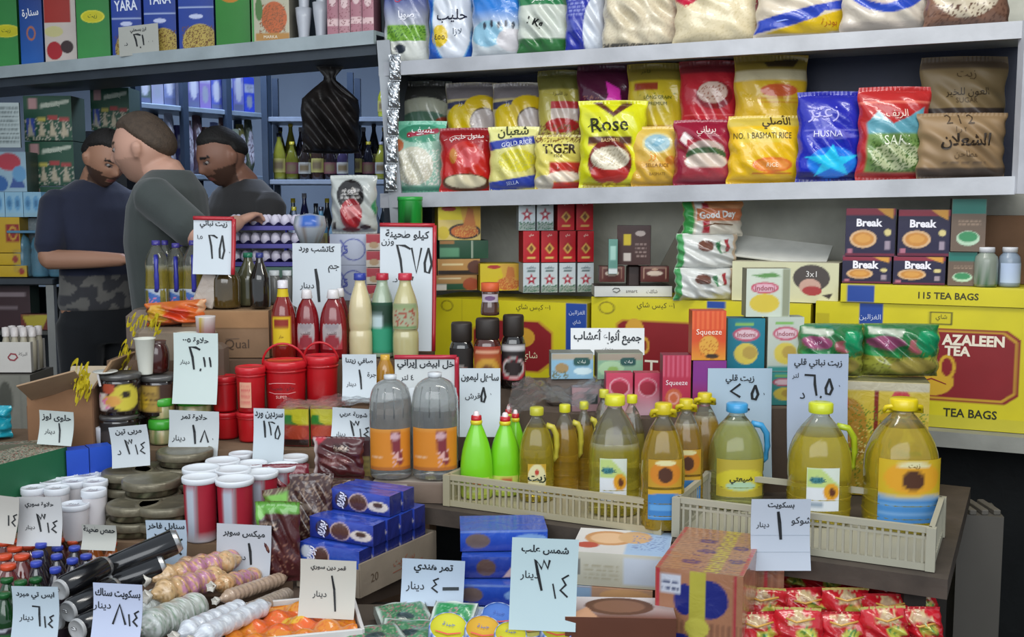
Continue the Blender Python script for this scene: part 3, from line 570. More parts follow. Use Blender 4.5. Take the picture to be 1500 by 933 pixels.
ca = wbox('tea_carton', 622, 862, 440, ZLED+.002, .03, .30, 'yellow tea carton behind the black coffee jars with a blue tape at its right end', 'carton',
    [('r', .0, .3, 1, .34, 'c4b41c'), ('p', octo(.30, .25, .80, .80), TG), ('p', octo(.312, .265, .788, .785), TR), ('r', .875, 0, 1, 1, '24489a'), ('ring', .14, .92, .04, .06, .2, '8a7c1c'), ('r', .235, 0, .24, 1, 'b4a420'), ('e', .62, .62, .07, .10, 'cf9a30'), ('e', .52, .5, .05, .09, 'cf9a30')], [('bg', 'b8a81c')], [('bg', 'cabb20')], TY,
    [('١٠٠ كيس شاي', .68, .93, .03, '4a4418', .19), ('شاي', .66, .42, .04, 'e8d8b0', .12), ('الغزالين', .94, .90, .02, 'd0d8f0'), ('شاي', .94, .80, .02, 'd0d8f0')], g)
cb = wbox('tea_carton', 864, 1190, 440, ZLED+.002, .03, .30, 'yellow tea carton in the middle with a gold drop emblem on dark red', 'carton',
    [('ring', .075, .9, .04, .06, .2, '8a7c1c'), ('p', octo(.12, .2, .50, .80, .03), TG), ('p', octo(.128, .215, .492, .785, .03), TR), ('e', .21, .70, .045, .11, 'd6a038'), ('e', .155, .56, .022, .08, 'd6a038'), ('e', .26, .56, .022, .08, 'd6a038'), ('e', .155, .56, .012, .05, TR), ('e', .26, .56, .012, .05, TR), ('r', .545, .93, .63, 1, '24489a'), ('r', .67, .4, .70, .8, '24489a')], [('bg', 'b8a81c')], [('bg', 'cabb20')], TY,
    [('١٠٠ كيس شاي', .31, .93, .03, '4a4418', .22), ('TEA', .36, .35, .06, 'f0e4d0', .16), ('~', [(.19, .71), (.21, .66), (.23, .72)], .006, TR)], g)
cc = wbox('tea_carton', 1192, 1560, 447, ZLED+.002, .03, .30, 'yellow tea carton printed AZALEEN TEA on a dark red octagon', 'carton',
    [('p', octo(.36, .22, .845, .815, .05), TR), ('p', octo(.37, .235, .835, .80, .05), TG), ('p', octo(.378, .25, .827, .785, .05), TR), ('r', .19, .82, .29, 1, '24489a'), ('e', .5, .38, .09, .12, 'd6a82c'), ('e', .56, .50, .035, .10, 'd6a82c'), ('e', .56, .50, .022, .075, TR), ('e', .46, .565, .05, .05, 'd6a82c'), ('e', .46, .585, .05, .04, TR), ('r', .48, .84, .575, .95, '54501c'), ('r', .487, .853, .568, .937, 'cfc01e'), ('r', 0, .08, .06, .9, 'c0b01c'), ('r', 0, .0, 1, .1, 'c9be34')], [('bg', 'b8a81c')], [('bg', 'cabb20')], TY,
    [('AZALEEN', .66, .725, .035, 'efe2cc', .185, 0, .04), ('TEA', .60, .635, .032, 'efe2cc', .08, 0, .04), ('TEA BAGS', .66, .13, .028, '2c2c18', .16, 0, .02), ('شاي', .53, .90, .022, '54501c', .05), ('~', [(.44, .36), (.5, .40), (.56, .36)], .004, TR), ('الغزالين', .235, .88, .022, 'd0d8f0', .07)], g)
cd_ = wbox('tea_carton', 1228, 1560, 420, cc['_h']+.002, .02, .30, 'flat yellow carton printed 115 TEA BAGS lying on the AZALEEN carton', 'carton',
    [('r', .03, 0, .16, 1, '24489a'), ('r', 0, .95, 1, 1, 'e0d450')], [('bg', 'b8a81c')], [('bg', 'd2c62c')], TY, [('115 TEA BAGS', .50, .5, .022, '3c3814', .19, 0, .02)], g)
CZR = cd_['_h']+.002
# ------------------------------------------------------------------ tea packets stacked in fours
ordn = ['leftmost', 'second from the left', 'third from the left', 'rightmost']
def teapack(x0, x1, y0, y1, Y, red, label, yaw=.22, zb=None):
    b, w, h = spot(x0, y0, x1, y1, Y, zb)
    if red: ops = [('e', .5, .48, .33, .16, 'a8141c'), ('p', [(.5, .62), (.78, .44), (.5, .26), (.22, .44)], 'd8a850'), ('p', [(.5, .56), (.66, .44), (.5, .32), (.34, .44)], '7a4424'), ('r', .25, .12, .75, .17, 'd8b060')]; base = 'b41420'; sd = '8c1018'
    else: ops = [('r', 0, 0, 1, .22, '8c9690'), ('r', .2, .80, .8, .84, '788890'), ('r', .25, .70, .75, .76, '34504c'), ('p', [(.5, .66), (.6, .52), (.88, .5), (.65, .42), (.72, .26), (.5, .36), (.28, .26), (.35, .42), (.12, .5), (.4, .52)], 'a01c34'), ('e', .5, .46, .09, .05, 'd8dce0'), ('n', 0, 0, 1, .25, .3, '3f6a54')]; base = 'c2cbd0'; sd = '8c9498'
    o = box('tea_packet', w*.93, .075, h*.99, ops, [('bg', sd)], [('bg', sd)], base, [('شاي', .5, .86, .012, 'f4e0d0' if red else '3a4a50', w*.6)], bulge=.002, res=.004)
    put(o, b+Vector((0, .05, 0)), yaw); tag(o, label, 'tea packet', 'tea packets stacked on the middle carton'); return o
Yp = lineY(815, .09); zb0 = CZ+.003
z1 = at(815, 385, Yp).z; z2 = at(815, 338, Yp).z
for i in range(4):
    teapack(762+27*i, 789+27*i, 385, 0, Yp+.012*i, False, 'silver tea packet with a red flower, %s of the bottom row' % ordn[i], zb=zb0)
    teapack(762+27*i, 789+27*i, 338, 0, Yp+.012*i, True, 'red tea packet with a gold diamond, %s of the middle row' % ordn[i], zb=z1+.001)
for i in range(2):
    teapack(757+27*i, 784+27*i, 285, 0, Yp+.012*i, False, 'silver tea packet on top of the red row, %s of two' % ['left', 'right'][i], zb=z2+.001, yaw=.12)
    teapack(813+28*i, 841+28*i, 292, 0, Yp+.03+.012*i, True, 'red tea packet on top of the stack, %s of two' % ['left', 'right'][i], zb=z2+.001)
# ------------------------------------------------------------------ brown coffee display, tray
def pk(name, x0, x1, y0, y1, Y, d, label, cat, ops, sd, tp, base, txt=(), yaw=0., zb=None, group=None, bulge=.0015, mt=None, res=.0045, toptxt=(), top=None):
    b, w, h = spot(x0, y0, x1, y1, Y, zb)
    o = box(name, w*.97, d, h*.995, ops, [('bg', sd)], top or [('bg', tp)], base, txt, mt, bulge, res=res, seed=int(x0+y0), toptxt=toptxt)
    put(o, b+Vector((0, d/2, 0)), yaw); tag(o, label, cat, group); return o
Yt = lineY(925, .06)
tr = pk('display_tray', 869, 986, 419, 440, Yt, .14, 'low white cardboard display tray holding brown packets', 'tray', [('r', 0, .9, 1, 1, 'b8b8b4')], 'a8a8a4', '3a2c28', 'cfcfca', [('شاكلت', .74, .5, .013, '54504c', .04), ('smart', .48, .5, .010, '54504c', .05), ('ring', .15, .5, .01, '444444')][:2], zb=CZ+.002)
letter(tr, lambda u, v, o: np.stack([(u-.5)*.2, -.071-.002+0*u-o, v*.05], -1), .2, .05, [('~', [(.12, .5), (.16, .62), (.24, .6), (.26, .45), (.2, .3), (.13, .4)], .003, '444444')], 'printed_emblem')
tz = tr.location.z+.052
brown = [('r', .1, .88, .9, .92, 'c8a890'), ('r', .1, .2, .13, .92, 'a88470'), ('r', .87, .2, .9, .92, 'a88470'), ('e', .5, .55, .28, .16, 'c8b4a4'), ('e', .5, .8, .12, .06, 'b08c74')]
pk('coffee_packet', 879, 918, 390, 0, Yt+.02, .06, 'brown packet with a cream spot in the white tray, left one', 'packet', brown, '3c1c18', '4c2820', '54221c', zb=tz, group='brown packets in the white tray')
pk('coffee_packet', 940, 984, 390, 0, Yt+.02, .06, 'brown packet with a cream spot in the white tray, right one', 'packet', brown, '3c1c18', '4c2820', '54221c', zb=tz, group='brown packets in the white tray')
bb = pk('coffee_box', 905, 955, 330, 388, Yt+.03, .07, 'dark brown box with a small yellow panel standing above the white tray', 'box', [('r', .2, .5, .42, .78, 'c8b020'), ('r', .2, .1, .42, .3, 'c4b8b0'), ('e', .7, .8, .15, .07, 'b8a8a0'), ('h', .55, .2, .88, .6, 4, '86706a')], '2c1814', '30201c', '3e221e', yaw=-.15, res=.003)
plain('display_stand', .05, .05, bb.location.z-CZ-.004, '3a2c28', CARD, loc=(bb.location.x, bb.location.y+.02, CZ+.002)); tag(bpy.data.objects['display_stand'], 'small dark upright stand holding up the brown box above the white tray', 'stand')
pk('foil_packet', 893, 907, 350, 0, Yt+.0, .02, 'slim teal foil packet beside the dark brown box', 'packet', [('r', .2, .4, .8, .8, '9cc4b8'), ('r', 0, 0, 1, .15, 'd0d4d4')], '4c6c66', '4c6c66', '5c8c80', zb=tz+.03)
# leaning cardboard, good day bags
cb1 = plain('cardboard_sheet', .19, .012, .23, '9a9486', BOARD, loc=wall_pt(s_of(985, .3), .33, CZ+.01), rot=(math.radians(-8), math.radians(26), WYAW)); tag(cb1, 'grey-beige cardboard sheet leaning on the wall behind the Good Day bags', 'cardboard sheet')
Yg = lineY(1035, .07); gz = CZ+.002
gtop = [('g', .3, 1, 'd8d0c0', 'd8843c'), ('r', 0, 0, .16, 1, '3c9a4c'), ('p', [(.2, 0), (.42, 0), (.36, 1), (.18, 1)], 'd8d8d0'), ('p', [(.3, .1), (.42, .1), (.40, .95), (.3, .95)], 'b0303c'), ('r', .2, .45, 1, .8, 'd07a50')]
gmid = [('r', 0, 0, .1, 1, '4c9c5c'), ('e', .45, .66, .14, .15, '6c4438'), ('p', [(.6, .75), (.82, .85), (.86, .5), (.68, .45)], '3c7c50'), ('p', [(.68, .78), (.76, .82), (.80, .5), (.72, .48)], 'e0e0d8'), ('p', [(.76, .82), (.83, .85), (.86, .5), (.80, .5)], 'a0343c'), ('r', .92, 0, 1, 1, 'c8b094')]
for i, (x0, x1, y0, y1, ops, lab) in enumerate(((988, 1074, 394, 440, gmid, 'white flattened milk powder bag at the foot of the bag pile'), (991, 1078, 344, 394, gmid, 'white milk powder bag in the middle of the bag pile'), (1000, 1086, 297, 346, gtop, 'orange bag printed Good Day on top of the bag pile'))):
    b, w, h = spot(x0, y0, x1, y1, Yg+.02*i, None)
    o = bag('milk_powder_bag', w*1.04, h*1.04, .09, ops, 'cfd0cc', [('Good Day', .55, .60, .032, 'e8e4e0', w*.8, .05, .04), ('~', [(.3, .3), (.5, .38), (.8, .34)], .004, '6c4c30')] if i == 2 else (), seed=i+40, crimp=.03, crumple=.008, res=.005)
    put(o, b, .03); tag(o, lab, 'bag', 'bags of milk powder beside the cream carton')
cr = wbox('cream_carton', 1070, 1228, 384, CZ+.002, .06, .22, 'cream carton with a coffee cup print behind the white noodle box', 'carton', [('e', .75, .62, .17, .33, '4c4440'), ('e', .74, .40, .10, .20, 'c8a090'), ('e', .76, .3, .09, .12, 'a83c3c'), ('r', .1, .1, .14, .35, '6c5c50'), ('p', [(.85, .2), (.95, .25), (.92, .1)], '3a3030')], [('bg', 'b0aa90')], [('bg', 'c8c2a8')], 'd0cda8', [('3x1', .75, .72, .02, 'd8d4d0')])
fl = plain('cardboard_flap', .34, .16, .008, 'd4d4cc', BOARD, loc=wall_pt(s_of(1140, .2), .2, cr['_h']+.03), rot=(math.radians(24), math.radians(6), WYAW)); tag(fl, 'white cardboard flap standing up on the cream carton', 'cardboard flap')
# ------------------------------------------------------------------ biscuit boxes, 2 x 2
brk = [('r', 0, .86, 1, 1, '8c2038'), ('p', [(.62, 1), (.95, 1), (.95, .78), (.8, .86)], 'd89a38'), ('r', 0, 0, 1, .06, '6c2038'), ('e', .36, .36, .27, .19, 'd8b084'), ('e', .36, .36, .22, .145, 'c8883c'), ('e', .36, .37, .15, .09, 'd89c4c'), ('e', .85, .5, .07, .07, 'd8c888'), ('r', .8, .14, .9, .32, '9c8c9c'), ('r', .05, .06, .15, .16, 'b06c80')]
def brkbox(x0, x1, y0, zb, lab):
    return wbox('biscuit_box', x0, x1, y0, zb, .05, .12, lab, 'biscuit box', brk, [('bg', '2c1a2c')], [('bg', 'c08c9c')], '1f1a3c', [('Break', .48, .70, .026, 'f0ecf4', .115, 0, .04)], 'dark blue biscuit boxes on the flat tea carton', dyaw=.12, bulge=.001)
b1 = brkbox(1228, 1300, 376, CZR, 'dark blue biscuit box printed Break, lower left of four'); b2 = brkbox(1302, 1379, 376, CZR, 'dark blue biscuit box printed Break, lower right of four')
brkbox(1231, 1304, 305, b1['_h']+.002, 'dark blue biscuit box printed Break, upper left of four'); brkbox(1307, 1384, 307, b2['_h']+.002, 'dark blue biscuit box printed Break, upper right of four')
tb_ = [('r', 0, .72, 1, 1, '1f7468'), ('e', .5, .25, .34, .14, 'b8d4b8'), ('e', .5, .28, .28, .10, '3c8c5c'), ('h', .2, .5, .85, .62, 2, '9c8470')]
t1 = wbox('herbal_tea_box', 1383, 1426, 369, CZR, .06, .1, 'teal and brown herbal tea box with a cup print, lower of two', 'tea box', tb_, [('bg', '4a3c34')], [('bg', '1c6458')], '6c5a4c', group='teal and brown herbal tea boxes', dyaw=.1)
wbox('herbal_tea_box', 1385, 1436, 291, t1['_h']+.002, .05, .1, 'teal and brown herbal tea box with a cup print, upper of two', 'tea box', tb_, [('bg', '4a3c34')], [('bg', '1c6458')], '6c5a4c', group='teal and brown herbal tea boxes', dyaw=.1)
wbox('brown_carton', 1432, 1560, 316, CZR, .22, .15, 'plain brown carton behind the two clear jars', 'carton', [('bg', '7c5c44')], [('bg', '6c4c38')], [('bg', '8c6c54')], '7c5c44', mt=BOARD)
for i, (x0, x1, c, lab) in enumerate(((1428, 1461, 'a8aca0', 'clear jar of dried herbs with a white cap'), (1463, 1494, 'b4c0d0', 'clear jar with a pale blue label and white cap'))):
    b, w, h = spot(x0, 362, x1, 424, lineY(1460, .08), CZR)
    o = lathe('jar', [(0, 0), (w*.48, 0), (w*.5, .01), (w*.5, h*.62), (w*.46, h*.76), (w*.30, h*.86), (w*.30, h*.88)], PLAST, ['7d8c78', '8a98a8'][i], ops=[('n', 0, 0, 1, .7, .4, '4c6c4c')] if i == 0 else None, base='8c9488', seg=18)
    lathe('cap', [(0, h), (w*.33, h), (w*.34, h*.97), (w*.34, h*.87), (0, h*.87)][::-1], SOFT, 'd8d8dc', seg=16, parent=o)
    if i: lathe('label', [(w*.505, h*.1), (w*.505, h*.6)], PAPER, 'b8c8e4', seg=12, u0=.3, u1=.7, parent=o)
    put(o, b); tag(o, lab, 'jar', 'clear jars at the end of the ledge')
# ------------------------------------------------------------------ noodle and stock boxes on the left carton
nood = [('r', .0, .55, .62, 1, 'e0cc20'), ('e', .25, .86, .17, .07, 'b02c28'), ('p', [(.5, 1), (1, 1), (1, .3), (.6, .4)], 'd8a83c'), ('e', .62, .24, .38, .22, '3c2c28'), ('e', .62, .24, .32, .17, 'c86c34'), ('p', [(.55, .25), (.9, .3), (.82, .85), (.7, .9)], 'c8783c'), ('n', .4, .1, .95, .4, .3, 'd8a050'), ('e', .12, .2, .14, .18, 'd0b838')]
Yn = lineY(665, .06); zn = CZ+.0
zA = at(665, 440, Yn).z
def st(x0, x1, y0, y1, lab, ops, sd, base, txt=(), name='stock_box', yaw=.18, d=.12, dY=0, zb=None): return pk(name, x0, x1, y0, y1, Yn+dY, d, lab, 'box', ops, sd, sd, base, txt, yaw=yaw, zb=zb, group='boxes stacked on the left tea carton')
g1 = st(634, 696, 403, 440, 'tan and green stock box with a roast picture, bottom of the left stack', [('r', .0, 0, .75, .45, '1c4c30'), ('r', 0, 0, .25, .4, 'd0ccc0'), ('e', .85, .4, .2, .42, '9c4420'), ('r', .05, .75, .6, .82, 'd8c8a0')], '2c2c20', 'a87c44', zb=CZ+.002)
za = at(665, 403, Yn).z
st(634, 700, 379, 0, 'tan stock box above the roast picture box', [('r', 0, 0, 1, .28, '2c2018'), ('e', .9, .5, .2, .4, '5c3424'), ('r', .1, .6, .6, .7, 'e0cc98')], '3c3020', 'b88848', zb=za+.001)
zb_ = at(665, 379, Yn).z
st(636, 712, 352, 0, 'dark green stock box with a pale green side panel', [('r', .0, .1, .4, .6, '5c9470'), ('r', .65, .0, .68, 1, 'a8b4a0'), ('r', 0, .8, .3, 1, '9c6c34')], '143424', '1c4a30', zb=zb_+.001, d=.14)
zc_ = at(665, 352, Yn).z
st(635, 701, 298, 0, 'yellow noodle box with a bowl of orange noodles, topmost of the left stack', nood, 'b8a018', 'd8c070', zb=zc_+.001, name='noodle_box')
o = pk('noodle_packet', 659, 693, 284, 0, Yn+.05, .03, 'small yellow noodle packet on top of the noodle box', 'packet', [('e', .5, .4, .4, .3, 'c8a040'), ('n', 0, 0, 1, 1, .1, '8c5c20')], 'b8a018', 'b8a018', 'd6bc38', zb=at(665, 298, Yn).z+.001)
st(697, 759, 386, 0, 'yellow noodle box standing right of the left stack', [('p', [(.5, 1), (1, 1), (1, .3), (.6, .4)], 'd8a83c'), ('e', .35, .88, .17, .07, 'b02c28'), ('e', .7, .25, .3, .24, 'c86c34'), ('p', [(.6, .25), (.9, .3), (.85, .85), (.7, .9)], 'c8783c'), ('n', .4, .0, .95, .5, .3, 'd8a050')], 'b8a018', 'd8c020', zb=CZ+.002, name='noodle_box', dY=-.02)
# green can
b, w, h = spot(583, 288, 619, 331, 4.1, None)
o = lathe('green_can', [(0, 0), (w*.47, 0), (w*.5, .004), (w*.5, h*.86)], PLAST, '1c7a30', seg=20, ops=[('r', .4, .0, .52, .4, '1a2a1a')], base='1f8c34')
lathe('lid', [(w*.5, h*.86), (w*.52, h*.88), (w*.52, h*.99), (w*.46, h), (0, h)], PLAST, '2ca040', seg=20, parent=o); put(o, b); tag(o, 'bright green can with a green lid above the tall red-framed price sign', 'can')
pl_ = plain('stack_box', .13, .10, b.z-1.22-.002, '8c6c58', CARD, loc=(b.x+.01, 4.1+.03, 1.22)); tag(pl_, 'plain tall box behind the red-framed sign under the green can', 'box')
# ================================================================== herb and noodle boxes behind the oil
stepz = at(860, 592, 3.25).z
tier([(0.0, 3.16), (.50, 2.98), (.62, 3.22), (.05, 3.38)], stepz, TZ, '5b4c40', 'dark board display step under the small herb boxes')
for nm, x0, x1, y0, y1, Y, lab, ops, base, sd, t in (
    ('herb_tea_box', 838, 886, 568, 592, 3.13, 'mauve herb tea box with a dark label, lying lowest under the film', [('r', .45, .3, .85, .75, '2a3634')], '9c7c80', '7c6468', ()),
    ('herb_tea_box', 806, 872, 517, 553, 3.20, 'pale blue herb tea box with a bowl of herbs on its front', [('r', 0, .75, 1, 1, 'a89c88'), ('e', .25, .42, .16, .2, 'a08458'), ('n', 0, .0, .4, .3, .4, '6c7058'), ('e', .75, .3, .22, .14, 'c8dce0'), ('p', octo(.52, .5, .92, .82, .05), '24504c')], '86b0c8', '6c7470', [('نبات', .72, .66, .012, 'e0e8e0', .04)]),
    ('herb_tea_box', 875, 946, 517, 553, 3.18, 'pale green herb tea box with a green leaf spot', [('r', 0, .72, 1, 1, '9c9080'), ('e', .3, .4, .28, .3, 'a4c49c'), ('e', .34, .35, .12, .14, '8cae5c'), ('p', octo(.5, .5, .85, .82, .05), '24504c')], '84a88c', '6c6c60', [('نبات', .68, .66, .012, 'e0e8e0', .04)]),
    ('pink_tea_box', 889, 931, 546, 591, 3.08, 'pink and white tea box with a dark oval, left of two', [('g', .1, .7, 'd0a8b4', 'c0405c'), ('e', .5, .62, .34, .18, '9a2438'), ('ring', .5, .66, .38, .22, .12, 'd8a0ac')], 'bc3c54', '9c3048', ()),
    ('pink_tea_box', 932, 972, 546, 591, 3.07, 'pink and white tea box with a dark oval, right of two', [('g', .1, .7, 'd0a8b4', 'c0405c'), ('e', .5, .62, .34, .18, '9a2438'), ('ring', .5, .66, .38, .22, .12, 'd8a0ac')], 'bc3c54', '9c3048', ())):
    if y1 == 553:
        zz = at(870, 555, Y).z; s_ = plain('box_support', .155 if x0 < 850 else .15, .08, zz-stepz-.003, '6c6058', CARD, loc=(at((x0+x1)/2, 550, Y).x, Y+.045, stepz+.001)); tag(s_, ['dark box holding up the pale green herb box', 'dark box holding up the pale blue herb box'][x0 < 850], 'box')
        pk(nm, x0, x1, y0, 0, Y, .08, lab, 'tea box', ops, sd, sd, base, t, zb=zz, group='small herb tea boxes', yaw=.05)
    else: pk(nm, x0, x1, y0, 0, Y, .045, lab, 'tea box', ops, sd, sd, base, t, zb=stepz+.001 if Y > 3.1 else stepz+.001, group='small herb tea boxes', yaw=.04)
def film(name, P, label, seed=1, amp=.012, nu=28, nv=20, cat='plastic film', mt=None, th=.002):
    """crumpled sheet between four corners (bottom-left, bottom-right, top-right, top-left)"""
    P = [np.array(p) for p in P]; rs = np.random.RandomState(seed); u, v = np.meshgrid(np.linspace(0, 1, nu), np.linspace(0, 1, nv)); ph = rs.rand(8)*6
    q = (1-u)[..., None]*(1-v)[..., None]*P[0]+u[..., None]*(1-v)[..., None]*P[1]+u[..., None]*v[..., None]*P[2]+(1-u)[..., None]*v[..., None]*P[3]
    q[..., 2] += amp*(np.sin(9*u+ph[0]+3*v)+.6*np.sin(21*v+ph[1]+8*u)+.4*np.sin(33*u+ph[2]-12*v)); n = nu*nv
    q2 = q.copy(); q2[..., 2] -= th
    f = gridf(nu, nv); V = np.concatenate([q.reshape(-1, 3), q2.reshape(-1, 3)])
    o = mk(name, V-V.mean(0), np.concatenate([f, gridf(nu, nv, n, True)]), mt or WRAP, np.tile(srgb('c8c8c8'), (2*n, 1))); o.location = V.mean(0); return tag(o, label, cat)
fz = stepz+.05
film('plastic_film', [at(742, 598, 3.05), at(872, 585, 3.0), at(885, 560, 3.18), at(750, 562, 3.2)], 'crumpled clear film over the goods behind the green bottles', 3)
# boxes of noodles and crackers right of the herb boxes
st2 = at(1075, 592, 3.15).z
tier([(.40, 3.0), (.66, 3.0), (.84, 3.03), (.84, 3.14), (.52, 3.18)], at(1075, 600, 3.0).z, TZ, '5b4c40', 'dark board display step under the cracker boxes')
def nb(name, x0, x1, y0, y1, Y, lab, ops, base, sd, t=(), grp='cracker and noodle boxes behind the oil', yaw=.0, d=.06, zb=None):
    return pk(name, x0, x1, y0, y1, Y, d, lab, 'box', ops, sd, sd, base, t, yaw=yaw, group=grp, zb=zb)
sz = at(1075, 600, 3.0).z+.002
sq = lambda c, l: [('s', 9, .5, .55, 1, l), ('g', 0, .05, c, c)]
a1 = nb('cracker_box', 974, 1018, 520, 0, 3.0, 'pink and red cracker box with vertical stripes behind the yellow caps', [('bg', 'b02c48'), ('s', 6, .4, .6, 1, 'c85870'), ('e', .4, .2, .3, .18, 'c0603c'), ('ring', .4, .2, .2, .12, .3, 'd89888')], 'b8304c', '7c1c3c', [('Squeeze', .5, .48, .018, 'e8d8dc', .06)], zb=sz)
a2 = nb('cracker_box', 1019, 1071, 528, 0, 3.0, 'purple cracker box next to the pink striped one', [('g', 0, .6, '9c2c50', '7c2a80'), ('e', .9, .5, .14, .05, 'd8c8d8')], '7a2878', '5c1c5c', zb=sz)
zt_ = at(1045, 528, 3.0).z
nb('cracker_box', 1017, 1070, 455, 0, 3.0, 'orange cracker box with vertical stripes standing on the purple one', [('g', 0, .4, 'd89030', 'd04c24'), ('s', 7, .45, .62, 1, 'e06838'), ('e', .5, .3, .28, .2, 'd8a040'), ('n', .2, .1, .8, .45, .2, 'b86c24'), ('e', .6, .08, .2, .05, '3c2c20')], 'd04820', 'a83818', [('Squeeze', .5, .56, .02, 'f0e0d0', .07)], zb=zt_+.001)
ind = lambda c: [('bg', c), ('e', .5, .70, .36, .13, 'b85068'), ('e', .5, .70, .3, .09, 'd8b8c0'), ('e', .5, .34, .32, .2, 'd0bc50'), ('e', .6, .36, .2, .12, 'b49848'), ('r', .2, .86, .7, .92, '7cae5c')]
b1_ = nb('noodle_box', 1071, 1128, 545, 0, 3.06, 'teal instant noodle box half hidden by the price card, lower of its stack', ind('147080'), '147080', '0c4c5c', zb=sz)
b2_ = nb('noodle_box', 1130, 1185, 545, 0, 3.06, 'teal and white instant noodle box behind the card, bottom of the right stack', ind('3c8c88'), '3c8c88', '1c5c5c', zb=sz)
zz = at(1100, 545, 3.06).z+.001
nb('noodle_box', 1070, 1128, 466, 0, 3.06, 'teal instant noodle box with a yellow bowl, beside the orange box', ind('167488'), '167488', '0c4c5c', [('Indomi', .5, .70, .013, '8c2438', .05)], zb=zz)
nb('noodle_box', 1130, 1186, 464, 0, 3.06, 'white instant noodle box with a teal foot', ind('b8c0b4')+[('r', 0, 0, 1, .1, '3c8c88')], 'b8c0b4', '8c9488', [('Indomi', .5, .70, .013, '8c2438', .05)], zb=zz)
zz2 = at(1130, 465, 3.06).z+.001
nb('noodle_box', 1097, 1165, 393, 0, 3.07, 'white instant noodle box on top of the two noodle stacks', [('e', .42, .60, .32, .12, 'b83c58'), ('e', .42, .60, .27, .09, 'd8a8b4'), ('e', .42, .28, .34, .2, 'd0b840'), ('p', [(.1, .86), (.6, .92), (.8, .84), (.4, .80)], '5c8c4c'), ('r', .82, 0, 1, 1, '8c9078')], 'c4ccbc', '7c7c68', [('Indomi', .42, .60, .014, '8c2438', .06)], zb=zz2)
# snack packs: display boxes under wrap
snk = [('r', 0, .0, .48, .06, '8c3030'), ('g', .1, .6, 'b89830', 'c0a83c'), ('e', .2, .55, .2, .3, 'a87c2c'), ('e', .7, .5, .25, .3, 'b4922c'), ('e', .12, .8, .08, .1, 'b03038'), ('e', .72, .84, .1, .1, 'b03038'), ('r', .46, 0, .5, 1, '7a2c24'), ('n', 0, 0, 1, .8, .12, '5c7c28'), ('n', 0, 0, 1, .6, .08, 'd8c870'), ('r', 0, .92, 1, 1, 'b8b098')]
snkside = [('bg', '2c5c94'), ('p', [(0, 1), (.3, 1), (.2, .5), (0, .6)], 'a04870'), ('p', [(.2, 0), (1, .2), (.8, .5), (.3, .3)], 'b03048'), ('p', [(.3, .7), (1, .5), (1, .8)], '2c8060'), ('n', 0, 0, 1, 1, .05, 'd8d8e0')]
Ys = 2.93
b, w, h = spot(1243, 562, 1384, 700, Ys, TZ+.003)
sb_ = box('snack_carton', w, .34, h, snk, snkside, [('bg', '8c8868')], 'b09c3c', [('شيبس', .25, .4, .03, 'e8d8a0')], FILM, .004, res=.006); put(sb_, b+Vector((.0, .20, 0)), -.24)
letter(sb_, lambda u, v, o: np.stack([w/2+o+0*u, (u-.5)*.36, v*h], -1), .36, h, [('CHIPS', .35, .60, .05, 'e8e8f0', .2, .1)], 'side_lettering')
tag(sb_, 'yellow snack carton with a blue and red side at the right table end', 'carton')
zs = TZ+.003+h
gp = lambda: [('g', 0, .5, '8c943c', 'a0a040'), ('r', 0, .42, 1, 1, '1f6c3a'), ('p', [(.05, .95), (.5, .9), (.45, .8), (.05, .84)], 'b8c0b0'), ('e', .25, .68, .22, .12, '8c4468'), ('e', .62, .62, .12, .12, 'a0545c'), ('e', .8, .7, .18, .2, '1c8c5c'), ('n', 0, 0, 1, .5, .2, '6c6c2c'), ('e', .6, .25, .3, .16, 'a8984c'), ('r', 0, .42, .4, .5, '2f8c4c')]
for x0, x1, lab in ((1183, 1278, 'green and yellow snack pack in clear wrap, left of two'), (1281, 1392, 'green and yellow snack pack in clear wrap, right of two')):
    b, w2, h2 = spot(x0, 480, x1, 562, Ys+.03, zs+.002)
    o = bag('snack_pack', w2*1.02, h2, .16, gp(), '7c8c3c', [('لايز', .25, .68, .014, 'e8d0e0', .05)], seed=x0, crimp=.02, waist=.0, crumple=.012, sag=.05); put(o, b+Vector((0, .10, 0)), -.08); tag(o, lab, 'snack pack', 'snack packs on the carton')
ls = plain('snack_carton', .16, .25, zs-TZ-.006, '6c5c30', CARD, loc=(at(1213, 600, Ys+.12).x-.03, Ys+.20, TZ+.002)); tag(ls, 'plain brownish carton behind the tall price card with 6,50', 'carton')
